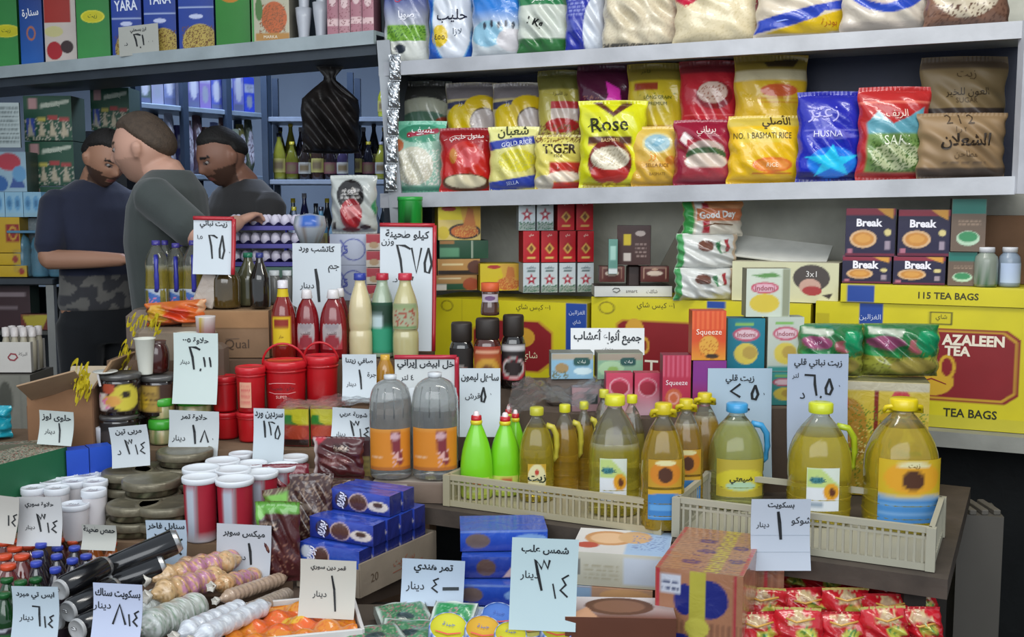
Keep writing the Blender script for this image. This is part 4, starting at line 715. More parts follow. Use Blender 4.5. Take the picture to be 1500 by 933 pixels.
# ================================================================== crates
def crate(x0a, a_len, depth, hgt, off, label, rimc, slats=34):
    t = tag(empty('plastic_crate', A(x0a+a_len/2, off+depth/2, TZ+.002), math.atan2(AD.y, AD.x)), label, 'crate', 'low plastic crates of oil')
    L, D, H = a_len, depth, hgt; c = rimc
    def bar(n, p, q, w_, h_): o = beam(n, p, q, w_, h_, c, SOFT, t); return o
    for sy in (-1, 1):
        bar('top_rim', (-L/2, sy*D/2, H), (L/2, sy*D/2, H), .012, .014); bar('bottom_rail', (-L/2, sy*D/2, .008), (L/2, sy*D/2, .008), .012, .016)
    bar('middle_rail', (-L/2, -D/2, H*.80), (L/2, -D/2, H*.80), .007, .006)
    for sx in (-1, 1):
        bar('side_rim', (sx*L/2, -D/2, H), (sx*L/2, D/2, H), .012, .014); bar('side_rail', (sx*L/2, -D/2, .008), (sx*L/2, D/2, .008), .012, .016)
        bar('side_panel', (sx*L/2, -D/2, H*.45), (sx*L/2, -D/2+.09, H*.45), .006, H*.9)
        for sy in (-1, 1): bar('corner_post', (sx*L/2, sy*D/2, 0), (sx*L/2, sy*D/2, H+.006), .02, .02)
    s0 = bar('slat', (0, -D/2, 0), (0, -D/2, H), .0055, .006); s0.location = (-L/2+L/slats, 0, 0)
    for i in range(2, slats):
        d = s0.copy(); COL.objects.link(d); d.parent = t; d.location = (-L/2+L*i/slats, 0, 0)
    for sx in (-1, 1):
        for j in range(1, 14):
            d = s0.copy(); COL.objects.link(d); d.parent = t; d.location = (sx*L/2, D/2+(-D/2+D*j/14), 0)
    bt = plain('crate_floor', L-.01, D-.01, .004, c, SOFT, t, (0, 0, .002)); return t
sA = lambda px, py: (onz(px, py, TZ)-A0).dot(AD)
crate(sA(650, 744), sA(947, 798)-sA(650, 744), .34, .078, .02, 'translucent beige slatted crate holding green and oil bottles', 'a59c80')
crate(sA(998, 780), sA(1362, 838)-sA(998, 780), .28, .092, .02, 'white slatted crate with the big oil jugs at the table corner', 'a39f8d')
# ================================================================== oil bottles
def oil_bottle(name, w, h, capc, label, hand=None, fill=.66, oilc='d4c03e', kind='a', lab='sun', big=False, clearc='dedcc4'):
    r = w/2*.98
    body = [(0, 0), (r*.93, 0), (r, .012), (r, h*.30), (r*.96, h*.34), (r, h*.38), (r*.99, h*.52), (r*.90, h*.64), (r*.66, h*.77), (r*.36, h*.865), (r*.27, h*.89), (r*.27, h*.925)]
    P = smoothprof(body, 1)
    o = lathe(name, P, OIL, zmix=(h*fill, oilc, clearc), seg=28, sq=2.6 if kind == 'a' else 2.1)
    for k in (.12, .22): lathe('body_rib', [(r*1.0, h*k), (r*1.02, h*k+.003), (r*1.0, h*k+.006)], OIL, oilc, seg=28, sq=2.6, parent=o)
    cr_ = r*.38
    lathe('cap', [(cr_, h*.915), (cr_*1.03, h*.925), (cr_*1.03, h*.99), (cr_*.9, h), (0, h)], PLAST, capc, seg=20, parent=o, flute=.02, nfl=20)
    if hand == 'strap': # carrying strap over the cap
        tube('carry_strap', [(-r*.55, 0, h*.90), (-r*.5, -.004, h*.935), (-r*.30, -.01, h*.945), (r*.30, -.01, h*.945), (r*.5, -.004, h*.935), (r*.55, 0, h*.90), (r*.3, .01, h*.9), (-r*.3, .01, h*.9), (-r*.55, 0, h*.90)], .006, PLAST, capc, o)
    elif hand:
        hc = hand
        tube('handle', [(r*.55, 0, h*.80), (r*.92, 0, h*.78), (r*1.12, 0, h*.70), (r*1.16, 0, h*.58), (r*1.10, 0, h*.46), (r*.92, 0, h*.42)], .0085, PLAST, hc, o)
    M = lmap(lambda v: r*1.0, h*.08, h*.44, 2.6 if kind == 'a' else 2.1)
    def lb(ops, base, u0, u1, v0, v1, txt=(), nm='label', res=22):
        zs_ = np.linspace(h*v0, h*v1, res); q = lathe(nm, [(r*1.012, z) for z in zs_], PAPER, ops=ops, base=base, seg=res, sq=2.6 if kind == 'a' else 2.1, u0=u0, u1=u1, parent=o)
        if txt: letter(o, lambda u, v, of: (lambda a: np.stack([-(r*1.014+of)*np.sin(2*PI*a)*(np.abs(np.sin(2*PI*a))**2.6+np.abs(np.cos(2*PI*a))**2.6)**(-1/2.6), (r*1.014+of)*np.cos(2*PI*a)*(np.abs(np.sin(2*PI*a))**2.6+np.abs(np.cos(2*PI*a))**2.6)**(-1/2.6), h*v0+v*h*(v1-v0)], -1))(u0+(u1-u0)*u), r*2*(u1-u0)*3, h*(v1-v0), txt)
    if lab == 'sun': lb([('r', 0, .45, 1, 1, 'c8a81c'), ('e', .5, .72, .42, .26, 'd89a1c'), ('e', .5, .68, .17, .16, '4c2814'), ('e', .5, .92, .25, .05, 'd8d0a0'), ('w', .42, .02, 9, 1, '4484c0'), ('r', 0, .39, 1, .42, 'd8d8b0'), ('r', 0, .12, 1, .15, '8cb4d8'), ('r', 0, .26, 1, .28, '7cacd4')], 'c8a420', .355, .645, .10, .58, [('زيت', .5, .90, .012, '6c5010')])
    if lab == 'house': lb([('w', .82, .07, 3.1, 0, '3878b4'), ('r', 0, .1, .9, .12, '80b0d8'), ('r', .05, .3, .9, .5, '5c98cc')], 'c89c28', .38, .62, .10, .34); 
    if lab == 'house': lb([('e', .5, .5, .45, .45, 'c87c1c'), ('e', .5, .45, .22, .28, '4c2814'), ('e', .5, .88, .3, .1, 'd8d098')], 'b88c20', .38, .62, .36, .58, nm='upper_label')
    if lab == 'corner': lb([('p', [(0, 1), (.4, 1), (1, .6), (1, .55), (0, .55)], 'b8cc7c'), ('r', 0, 0, 1, .55, 'd8dce0'), ('e', .75, .45, .25, .2, 'd8981c'), ('e', .78, .44, .1, .1, '5c2c14'), ('r', .1, .1, .5, .2, '8c9cac'), ('e', .3, .72, .22, .08, '3c7c84')], 'd0d8cc', .40, .56, .14, .50, [('عافية', .35, .72, .016, '205c60', .05)])
    if lab == 'oval': lb([('e', .5, .5, .5, .5, 'd8d0a0'), ('e', .5, .72, .12, .1, 'b83c2c')], 'c09a28', .42, .58, .10, .42, [('زيت', .5, .5, .022, '1c2c1c', .06, 0, .03)])
    if lab == 'smile': lb([('e', .5, .45, .52, .30, 'ccc030'), ('e', .5, .3, .3, .12, 'a8c8a8')], 'b4a238', .36, .64, .14, .50, [('ضيعتي', .5, .45, .02, '1c2418', .07, 0, .03)])
    tag(o, label, 'oil bottle', 'bottles of cooking oil in the crates'); return o
def ob(x0, x1, y0, y1, Y, capc, label, **k):
    b, w, h = spot(x0, y0, x1, y1, Y, TZ+.009)
    yw = k.pop('yaw', 0); o = oil_bottle('oil_bottle', w, h, capc, label, **k); put(o, b, yw); return o
YC = 'c8c420'
ob(1268, 1372, 583, 775, 2.66, 'd8c010', 'largest clear oil jug with a yellow strap cap and a sunflower label', hand='strap', lab='sun', fill=.80)
ob(1155, 1245, 589, 768, 2.72, 'c4cc2c', 'oil bottle with a lime cap and a green-white corner label', lab='corner', hand='a8b824', yaw=PI*.0, fill=.76)
ob(1038, 1118, 590, 746, 2.86, '3c94c8', 'oil jug with a light blue cap and blue side handle', lab='smile', hand='3c94c8', fill=.84, oilc='c0c070', clearc='d8dcc8')
ob(938, 1003, 590, 785, 2.66, 'c8b414', 'front oil bottle with a blue house-shaped label and yellow cap', lab='house', hand='strap', fill=.80, oilc='ccac34')
ob(978, 1030, 584, 760, 2.80, 'c8b414', 'oil bottle behind the one with the blue house-shaped label', lab='house', hand='strap', fill=.78, oilc='c49c3c')
ob(1004, 1058, 575, 740, 2.93, 'c8b414', 'oil bottle at the back of the strapped trio', lab=None, hand='strap', fill=.78, oilc='c49c3c')
ob(862, 938, 578, 760, 2.80, 'd0cc24', 'oil bottle with a white corner label and a tall empty shoulder', lab='corner', fill=.60, oilc='ccc04a')
ob(760, 812, 596, 742, 2.92, 'b8b430', 'oil bottle with an oval cream label beside the green bottles', lab='oval', hand='c0b440', fill=.80, oilc='ccb83c')
ob(806, 848, 592, 742, 2.97, 'c8c424', 'amber oil bottle right of the oval label bottle', lab=None, hand='c0b440', fill=.76, oilc='cca63a')
ob(838, 872, 588, 738, 3.03, 'c8c424', 'amber oil bottle in the second row with a small yellow cap', lab=None, hand='c0b440', fill=.74, oilc='c8a438')
ob(866, 902, 570, 735, 3.08, 'c4c038', 'back row oil bottle with the highest small yellow cap', lab=None, fill=.6, oilc='c4b850')
ob(905, 945, 578, 735, 3.02, 'd0cc24', 'back row oil bottle behind the corner label bottle', lab=None, fill=.62, oilc='c4b850')
# green squeeze bottles of lemon-green cleaner
def squeeze(x0, x1, y0, y1, Y, label, yaw=0):
    b, w, h = spot(x0, y0, x1, y1, Y, TZ+.009); r = w/2
    o = lathe('green_bottle', [(0, 0), (r*.9, 0), (r, .01), (r*1.0, h*.22), (r*.98, h*.42), (r*.82, h*.60), (r*.52, h*.76), (r*.34, h*.84), (r*.30, h*.87)], mat('lime_plastic', .3, coat=.3, var=.04), '7cc81c', seg=24, ry=.75, round_=1, ops=[('r', 0, 0, 1, .26, 'b8cc50')], base='78c820')
    lathe('neck_band', [(r*.32, h*.85), (r*.36, h*.86), (r*.36, h*.89), (r*.3, h*.9), (0, h*.9)], PLAST, 'd8c828', seg=16, parent=o)
    lathe('cap', [(r*.31, h*.895), (r*.33, h*.905), (r*.31, h*.95), (0, h*.952)], PLAST, 'b81c24', seg=16, parent=o)
    lathe('nozzle', [(r*.2, h*.95), (r*.17, h*.985), (r*.1, h), (0, h)], PLAST, 'e8d8d8', seg=12, parent=o)
    zs_ = np.linspace(h*.06, h*.26, 10); lathe('label', [(r*1.012, z) for z in zs_], PAPER, ops=[('r', .35, .5, .75, .9, 'b85c34'), ('r', .2, .2, .6, .3, 'd0d8b0')], base='c4d060', seg=14, u0=.36, u1=.64, ry=.75, parent=o)
    put(o, b, yaw); tag(o, label, 'bottle', 'lime green bottles with red caps'); return o
squeeze(674, 722, 602, 742, 2.93, 'lime green bottle with a red cap, leftmost of the green ones')
squeeze(716, 764, 604, 742, 2.96, 'lime green bottle with a red cap in front of the pair')
squeeze(738, 772, 600, 738, 3.03, 'lime green bottle with a red cap, rear right one')
squeeze(730, 760, 594, 738, 3.10, 'lime green bottle with the highest red cap, rear one')
# ================================================================== vinegar jugs on the brown carton
vb = onz(600, 745, TZ)
vc = pk('brown_carton', 543, 657, 706, 0, 2.90, .20, 'brown carton with a small white sticker under the two clear jugs', 'carton', [('r', 0, .93, 1, 1, '8c7c70'), ('r', .22, .42, .48, .86, 'c8c0b8'), ('r', .30, .52, .36, .58, '3a3430'), ('h', .24, .62, .46, .8, 3, '8c8480')], '6c5c50', 'a09488', '7c6a5c', mt=BOARD, zb=TZ+.002, yaw=-.10)
vz = at(600, 706, 2.90).z+.003
for x0, x1, y0, y1, lab in ((541, 604, 563, 0, 'clear vinegar jug with an orange label, left of the two'), (603, 672, 560, 0, 'clear vinegar jug with an orange label, right of the two')):
    b, w, h = spot(x0, y0, x1, 706, 2.96, vz); r = w/2*.99
    h *= 1.11
    P = [(0, 0), (r*.92, 0), (r, .012), (r, h*.48), (r*1.0, h*.60), (r*.99, h*.70), (r*.94, h*.80), (r*.80, h*.885), (r*.48, h*.935), (r*.26, h*.95), (r*.25, h*.965)]
    o = lathe('vinegar_jug', smoothprof(P, 1), mat('thick_clear_plastic', .06, trans=.80, ior=1.18, coat=.8, bump=.35, bscale=14, bdist=.005, var=.25, vscale=16), 'c0c2c0', seg=30, sq=2.3)
    for k in range(6):
        a = -1.1+.44*k; tube('shoulder_rib', [(r*math.sin(a)*f_, -r*math.cos(a)*f_, h*z_) for f_, z_ in ((1.01, .60), (1.0, .70), (.95, .80), (.81, .885))], .0022, CLEAR, 'd4d8d8', o, 6)
    zs_ = np.linspace(h*.10, h*.50, 20)
    lathe('label', [(r*1.012, z) for z in zs_], PAPER, ops=[('bg', 'cf7f1e'), ('p', [(.52, .95), (.72, .95), (.74, .5), (.8, .2), (.7, .1), (.55, .45)], '7c2c34'), ('e', .62, .82, .1, .09, 'c8a0a4'), ('h', .08, .28, .34, .36, 1, 'e8d0b0'), ('n', .55, .1, .78, .6, .3, 'd8a8a0'), ('r', 0, 0, 1, .05, '6c2c2c'), ('r', 0, .96, 1, 1, 'd8a050')], base='cf7f1e', seg=24, sq=2.3, u0=.33, u1=.67, parent=o)
    lathe('cap', [(r*.28, h*.955), (r*.3, h*.96), (r*.3, h*.995), (0, h)], PLAST, 'c8ccd0', seg=18, parent=o)
    put(o, b+Vector((0, .0, 0)), .05); tag(o, lab, 'jug', 'clear vinegar jugs')
film('plastic_film', [at(545, 590, 3.04), at(672, 592, 3.04), at(668, 566, 3.12), at(548, 568, 3.12)], 'whitish crumpled film lying on top of the two clear jugs', 8, amp=.006, mt=mat('milky_film', .35, alpha=.55, bump=.8, bscale=20, var=0, fixed='dfe4e8'))
# ================================================================== left display: ketchup and syrup bottles on the top step
def hatch(n): return ['first', 'second', 'third', 'fourth', 'fifth', 'sixth', 'seventh', 'eighth', 'ninth', 'tenth', 'eleventh', 'twelfth'][n]
def tagg(o, b, label, cat, grp=None, yaw=0): put(o, b, yaw); return tag(o, label, cat, grp)
def cyl_label(o, r, z0, z1, ops, base, u0=.33, u1=.67, sq=2., txt=(), nm='label', seg=16, res=14, ry=1.):
    R = r if callable(r) else (lambda z: r)
    lathe(nm, [(R(z)*1.012+.0006, z) for z in np.linspace(z0, z1, res)], PAPER, ops=ops, base=base, seg=seg, sq=sq, u0=u0, u1=u1, parent=o, ry=ry)
    if txt:
        def M(u, v, of):
            a = u0+(u1-u0)*u; cx, cy = -np.sin(2*PI*a), np.cos(2*PI*a); k = (np.abs(cx)**sq+np.abs(cy)**sq)**(-1/sq) if sq != 2 else 1.
            rr = (np.array([R(z) for z in np.atleast_1d(z0+v*(z1-z0))])*1.012+.0006+of)*k; return np.stack([rr*cx, rr*cy*ry, z0+v*(z1-z0)], -1)
        letter(o, M, 2*PI*(R((z0+z1)/2))*(u1-u0), z1-z0, txt)
RED = mat('red_sauce', .15, coat=.7, bump=.1, bscale=20, var=.1)
def ketchup(x0, x1, y0, Y, label, col='7c1018', tall=False):
    b, w, h = spot(x0, y0, x1, 516, Y, T3Z+.002); r = w/2
    o = lathe('ketchup_bottle', [(0, 0), (r*.9, 0), (r, .01), (r, h*.45), (r*.92, h*.62), (r*.7, h*.76), (r*.38, h*.86), (r*.34, h*.88)], RED, col, seg=22, ry=.8, round_=1)
    lathe('cap', [(r*.42, h*.87), (r*.46, h*.88), (r*.40, h*.96), (r*.36, h), (0, h)], PLAST, 'dcd8d8', seg=18, parent=o)
    R = lambda z: r*(1 if z < h*.45 else 1-.3*(z-h*.45)/(h*.31))
    cyl_label(o, R, h*.14, h*.66, [('e', .5, .5, .5, .5, 'a8a0a0'), ('e', .5, .68, .34, .16, '8c8488'), ('e', .5, .22, .36, .2, '8c2430'), ('e', .5, .86, .2, .1, 'b02430')], 'a8343c', .38, .62, ry=.8, txt=[('كاتشب', .5, .45, .012, '3a2024', .03)])
    return tagg(o, b, label, 'ketchup bottle', 'ketchup bottles with white caps')
ketchup(432, 468, 424, 3.52, 'dark red ketchup bottle with white cap, left of the rear pair')
ketchup(468, 509, 424, 3.52, 'dark red ketchup bottle with white cap and grey label, right of the rear pair')
ketchup(486, 512, 422, 3.60, 'dark red ketchup bottle mostly hidden behind the right ketchup bottle')
b, w, h = spot(397, 410, 433, 516, 3.50, T3Z+.002); r = w/2
o = lathe('hot_sauce_bottle', [(0, 0), (r*.9, 0), (r, .01), (r, h*.52), (r*.85, h*.66), (r*.5, h*.78), (r*.38, h*.84), (r*.36, h*.9)], RED, '7c1a14', seg=22, round_=1)
lathe('neck_wrap', [(r*.5, h*.76), (r*.48, h*.8), (r*.42, h*.86), (r*.42, h*.89)], PAPER, 'd0b81c', seg=16, parent=o)
lathe('cap', [(r*.42, h*.9), (r*.42, h*.99), (r*.3, h), (0, h)], PLAST, 'd8d4d8', seg=16, parent=o)
cyl_label(o, r, h*.18, h*.56, [('r', .06, .04, .94, .96, 'd8b81c'), ('r', .15, .6, .85, .9, '8c2c1c')], '8c2c1c', .36, .64, txt=[('حار', .5, .3, .012, '6c3c10')]); tagg(o, b, 'red hot sauce bottle with yellow label and white cap beside the ketchup', 'sauce bottle')
def sauce(x0, x1, y0, Y, col, capc, label, lops, lbase, z0=.1, z1=.5):
    b, w, h = spot(x0, y0, x1, 516, Y, T3Z+.002); r = w/2
    o = lathe('sauce_bottle', [(0, 0), (r*.92, 0), (r, .01), (r, h*.30), (r*.9, h*.33), (r, h*.37), (r, h*.58), (r*.86, h*.70), (r*.55, h*.83), (r*.44, h*.88), (r*.44, h*.93)], mat('creamy_sauce', .2, coat=.7, bump=.1, bscale=20, var=.1), col, seg=22, round_=1, sq=2.3)
    lathe('cap', [(r*.52, h*.92), (r*.54, h*.925), (r*.52, h*.995), (r*.48, h), (0, h)], PLAST, capc, seg=18, parent=o, flute=.02, nfl=18)
    if lops is not None: cyl_label(o, r, h*z0, h*z1, lops, lbase, .34, .66, sq=2.3)
    return tagg(o, b, label, 'sauce bottle', 'pale sauce bottles beside the red-framed sign')
sauce(511, 545, 400, 3.52, 'cdbf94', '2c3c94', 'cream sauce bottle with a dark blue cap', None, '')
sauce(543, 578, 400, 3.55, '98a890', 'b02438', 'grey-green sauce bottle with a red cap and a dark green label', [('r', 0, .55, 1, 1, '1c3c2c'), ('r', .05, .50, .55, .75, 'b8ccd0'), ('r', 0, 0, 1, .5, '2c9470')], '245c44', .06, .66)
sauce(575, 613, 400, 3.50, 'b8b080', 'c03044', 'pale green sauce bottle with a pinkish red cap left of the red frame', [('r', 0, .75, 1, 1, '8c9c70'), ('e', .5, .45, .4, .3, 'a0a488'), ('n', .1, .1, .9, .8, .2, '9c4838'), ('r', 0, 0, 1, .1, '6c8c5c')], 'b0a888', .36, .66)
# yellow jar of honey under the cards
b, w, h = spot(549, 525, 580, 588, 3.42, .96); r = w/2
o = lathe('syrup_bottle', [(0, 0), (r, .004), (r, h*.45), (r*.95, h*.5), (r, h*.55), (r*.8, h*.8), (r*.5, h*.95), (r*.4, h)], RED, 'b8842c', seg=20, round_=1); lathe('cap', [(r*.45, h*.97), (r*.45, h*1.08), (0, h*1.08)], PLAST, 'd8a83c', seg=16, parent=o)
tagg(o, b, 'amber syrup bottle between the white price card and the red-framed card', 'bottle')
plain('support_box', .20, .10, .96-T2Z-.004, '7c6450', CARD, loc=(b.x-.02, 3.405, T2Z+.002)); tag(bpy.data.objects['support_box'], 'brown box beneath the amber syrup bottle', 'box')
# ------------------------------------------------------------------ coffee jars
CJZ = 1.022
def cjar(x0, x1, y0, y1, Y, label, lops, col='1c1614', capc='2a221e', zb=None):
    b, w, h = spot(x0, y0, x1, y1, Y, zb); r = w/2
    o = lathe('coffee_jar', [(0, 0), (r*.9, 0), (r, .01), (r*.97, h*.25), (r*.90, h*.42), (r*1.0, h*.58), (r*.86, h*.68), (r*.72, h*.72)], mat('dark_glass', .08, coat=1, var=.1), col, seg=24, sq=2.4, round_=1)
    lathe('lid', [(r*.78, h*.71), (r*.84, h*.73), (r*.84, h*.97), (r*.78, h), (0, h)], SOFT, capc, seg=24, parent=o, sq=2.4)
    if lops: cyl_label(o, lambda z: r*.99, h*.12, h*.62, lops[0], lops[1], .33, .67, sq=2.4)
    return tagg(o, b, label, 'jar', 'dark instant coffee jars')
cjar(656, 694, 472, 0, 3.42, 'black coffee jar with a round black lid, left of three', ([('e', .6, .25, .2, .15, 'b08078'), ('r', .2, .4, .6, .5, '8c8480')], '201a18'), zb=CJZ)
cjar(733, 771, 461, 0, 3.42, 'black coffee jar with a round red and white cup label, right of three', ([('e', .5, .3, .5, .32, 'b83040'), ('e', .5, .34, .4, .22, '281c1c'), ('ring', .5, .34, .42, .27, .14, 'd8d4d0'), ('r', 0, .8, 1, .95, 'c8c4c4')], '241c1c'), zb=CJZ)
cm = cjar(692, 735, 466, 0, 3.40, 'coffee jar with an orange-red label and a palm picture, middle of three', ([('g', 0, 1, 'b87830', 'a03424'), ('e', .5, .35, .42, .32, 'c89838'), ('e', .5, .3, .22, .18, '5c2c1c'), ('r', .1, .8, .9, .9, 'd8a080')], 'a84c2c'), '4a2018', zb=CJZ)
b, w, h = spot(703, 414, 732, 0, 3.42, at(710, 464, 3.40).z+.003); r = w/2
o = lathe('small_coffee_jar', [(0, 0), (r*.9, 0), (r, .006), (r*.95, h*.3), (r*.84, h*.45), (r*.9, h*.74), (r*.8, h*.76)], mat('brown_glass', .1, coat=1, var=.15), '4c3028', seg=20, round_=1); lathe('lid', [(r*.92, h*.74), (r*.96, h*.76), (r*.96, h), (0, h)], SOFT, 'c45428', seg=18, parent=o)
cyl_label(o, lambda z: r*.9, h*.42, h*.66, [('e', .5, .5, .3, .3, '6c4c74')], 'b8acb4'); tagg(o, b, 'small brown coffee jar with an orange lid standing on the middle jar', 'jar')
# ------------------------------------------------------------------ red pails
def pail(x0, x1, y0, y1, Y, label, zb=None, handle=False, lab=True, taper=.86, lid='c8202a'):
    b, w, h = spot(x0, y0, x1, y1, Y, zb); r = w/2
    o = lathe('red_pail', [(0, 0), (r*taper*.97, 0), (r*taper, .006), (r*.93, h*.80), (r*.94, h*.86)], PLAST, 'b8141c', seg=28, ops=[('r', 0, .0, 1, .06, '9c1018')], base='b8161e')
    lathe('lid', [(r*.95, h*.85), (r*1.0, h*.87), (r*1.0, h*.97), (r*.95, h), (r*.8, h), (r*.78, h*.985), (0, h*.985)], PLAST, lid, seg=28, parent=o)
    lathe('rim_band', [(r*.94, h*.78), (r*.985, h*.79), (r*.985, h*.82), (r*.94, h*.83)], PLAST, 'a8121a', seg=28, parent=o)
    if lab == 'text': letter(o, lambda u, v, of: (lambda a: np.stack([-(r*.93+.002+of)*np.sin(a), -(r*.93+.002+of)*np.cos(a), h*(.25+.4*v)], -1))((.5-u)*2.2), r*2.2, h*.4, [('حلاوة طحينية', .5, .6, .016, '4c1c24', r*1.2), ('~', [(.2, .4), (.35, .34), (.65, .34), (.8, .4)], .0015, 'e8b0b0'), ('~', [(.2, .8), (.35, .86), (.65, .86), (.8, .8)], .0015, 'e8b0b0'), ('SUPER', .5, .18, .009, 'e8b0a8')], 'printed_name')
    elif lab == 'tag': cyl_label(o, r*.92, h*.12, h*.68, [('h', .1, .1, .9, .9, 7, 'c85050')], 'd89c80', .40, .54)
    if handle: tube('handle', [(r*1.0*math.cos(a), -.01-.35*r*math.sin(a), h*.9+handle*math.sin(a)) for a in np.linspace(PI, 0, 15)], .0035, PLAST, 'c01c26', o)
    return tagg(o, b, label, 'pail', 'red plastic pails')
PZ = T2Z+.003
zl1 = PZ+.118
pail(301, 345, 602, 0, 3.32, 'small red pail at the lower left corner of the pail stack', zb=PZ, lab=None)
pail(338, 384, 602, 0, 3.28, 'small red pail in the bottom row, second from the left', zb=PZ, lab=None)
zz = at(320, 602, 3.32).z+.001
pail(301, 341, 550, 0, 3.33, 'small red pail stacked on the leftmost bottom pail', zb=zz, lab=None)
zz = at(360, 602, 3.28).z+.001
pail(337, 383, 536, 0, 3.28, 'red pail with an upright orange tag on its side', zb=zz, lab='tag')
pbx = plain('support_box', .30, .14, .082, '8c2c2c', CARD, loc=(at(435, 600, 3.30).x, 3.33, PZ)); tag(pbx, 'low dark red box beneath the two large red pails', 'box')
pail(379, 445, 527, 0, 3.33, 'large red pail with dark Arabic print, left of the two large ones', zb=PZ+.084, lab='text', handle=.07)
pail(440, 492, 520, 0, 3.36, 'large red pail with a raised handle, right of the two large ones', zb=PZ+.084, handle=.06, lab=None)
# ------------------------------------------------------------------ green lidded jars, dark jars
def gjar(x0, x1, y0, y1, Y, label, zb, lidc='3c9c2c'):
    b, w, h = spot(x0, y0, x1, y1, Y, zb); r = w/2
    o = lathe('pickle_jar', [(0, 0), (r*.88, 0), (r*.92, .006), (r*.92, h*.58), (r*.85, h*.62)], PLAST, seg=26, ops=[('n', 0, .0, 1, 1, .35, '6c7c44'), ('n', 0, .0, 1, 1, .15, 'b8a478'), ('r', 0, 0, 1, .08, '6c7450')], base='94946a')
    lathe('lid', [(r*.9, h*.58), (r*.98, h*.6), (r*1.0, h*.70), (r*.98, h*.9), (r*.9, h*.97), (0, h)], PLAST, lidc, seg=26, parent=o)
    return tagg(o, b, label, 'jar', 'pickle jars with green lids')
gjar(206, 248, 612, 0, 3.24, 'pickle jar with a green lid, lower left one', PZ)
zz = at(225, 613, 3.24).z+.001
gjar(208, 247, 580, 0, 3.25, 'pickle jar with a green lid stacked on the lower left one', zz)
gjar(247, 304, 612, 0, 3.30, 'wide pickle jar behind the 1,80 price card, lower one', PZ)
zz = at(275, 613, 3.30).z+.001
gjar(245, 303, 576, 0, 3.31, 'wide pickle jar with a bright green lid beside the small red pails', zz)
def djar(x0, x1, y0, y1, Y, label, zb, ops, col='1e1412', lidc='6c6a68'):
    b, w, h = spot(x0, y0, x1, y1, Y, zb); r = w/2
    o = lathe('dark_jar', [(0, 0), (r*.92, 0), (r*.97, .006), (r*.97, h*.84), (r*.85, h*.9)], mat('dark_glass', .08), col, seg=26)
    lathe('lid', [(r*.95, h*.87), (r, h*.88), (r, h*.97), (r*.96, h), (0, h)], TIN, lidc, seg=26, parent=o)
    if ops: cyl_label(o, r*.97, h*.12, h*.8, ops[0], ops[1], .3, .7, seg=20)
    return tagg(o, b, label, 'jar', 'dark jam jars on the left')
bear = ([('e', .72, .5, .3, .46, 'c8b83c'), ('e', .74, .62, .09, .12, '2c2018'), ('e', .25, .35, .24, .3, 'd8c8c0'), ('e', .45, .4, .2, .2, 'cf9448'), ('n', .1, .1, .4, .6, .2, 'd870a0'), ('e', .4, .85, .14, .2, 'a8482c')], '2a1814')
djar(134, 192, 606, 0, 3.19, 'dark jar in the bottom row, left of two', PZ, ([('e', .5, .4, .4, .3, '3c3430')], '1c1614'))
djar(165, 206, 606, 0, 3.27, 'dark jar in the bottom row, right of two', PZ, None)
zz = at(160, 607, 3.19).z+.001
djar(134, 196, 546, 0, 3.20, 'large dark jar with a colourful round label under the small white plate', zz, bear)
zz2 = at(190, 607, 3.27).z+.001
djar(193, 253, 548, 0, 3.27, 'dark jar with a yellowish square label beside the round label jar', zz2, ([('r', .0, .05, .6, .95, 'a8883c'), ('e', .2, .4, .2, .3, 'd8b030'), ('h', .25, .3, .6, .8, 4, '5c4420'), ('r', .62, 0, .9, .45, '9c8c50')], '3c2418'))
# white saucer with a fork, cups on the jars
b, w, h = spot(136, 541, 172, 546, 3.16, at(160, 546, 3.2).z+.004)
o = lathe('white_saucer', [(0, 0), (w*.25, 0), (w*.5, .006), (w*.48, .008), (w*.25, .003), (0, .003)], PLAST, 'dcdcd4', seg=22); tagg(o, b, 'small white saucer on the large dark jar', 'saucer')
o = plain('white_spoon', .006, .004, .036, 'd8d4d4', PLAST, loc=at(147, 566, 3.14), rot=(0, math.radians(-10), 0)); tag(o, 'white plastic spoon hanging over the round label', 'spoon')
def cup(x0, x1, y0, y1, Y, label, zb=None, col='d8d8cc', inner=None):
    b, w, h = spot(x0, y0, x1, y1, Y, zb); r = w/2
    o = lathe('paper_cup', [(0, 0), (r*.62, 0), (r*.64, .003), (r*.92, h*.96), (r, h*.975), (r, h), (r*.90, h), (r*.62, h*.1), (0, h*.08)], SOFT, col, seg=24); return tagg(o, b, label, 'cup', 'tall white paper cups')
cup(187, 219, 495, 0, 3.24, 'tall white paper cup standing on the dark jars', zb=at(200, 548, 3.25).z+.002)
cup(250, 283, 487, 0, 3.36, 'tall white paper cup behind the 2 price card', zb=at(268, 576, 3.33).z+.001)
b, w, h = spot(211, 499, 248, 548, 3.28, at(230, 548, 3.27).z+.003); r = w/2
o = lathe('honey_pot', [(0, 0), (r*.8, 0), (r*.95, h*.15), (r, h*.4), (r*.95, h*.7), (r*.75, h*.9), (r*.7, h*.92)], RED, '3c1410', seg=24, round_=1); lathe('lid', [(r*.74, h*.9), (r*.76, h), (0, h*1.02)], PLAST, '4c3430', seg=20, parent=o)
cyl_label(o, r*.97, h*.1, h*.75, [('e', .5, .75, .3, .16, '3c2c18'), ('g', 0, .4, 'c87c2c', 'd8a82c')], 'd8b030', .36, .50); tagg(o, b, 'dark red honey pot with a yellow strip label beside the paper cup', 'jar')
b, w, h = spot(281, 464, 311, 502, 3.34, at(295, 550, 3.33).z+.0); r = w/2
bb_ = plain('support_box', .10, .09, at(295, 502, 3.36).z-at(275, 576, 3.31).z-.006, '6c5c50', CARD, loc=(b.x+.012, 3.38, at(275, 576, 3.31).z+.002)); tag(bb_, 'small brown box hidden under the little red and white tub', 'box')
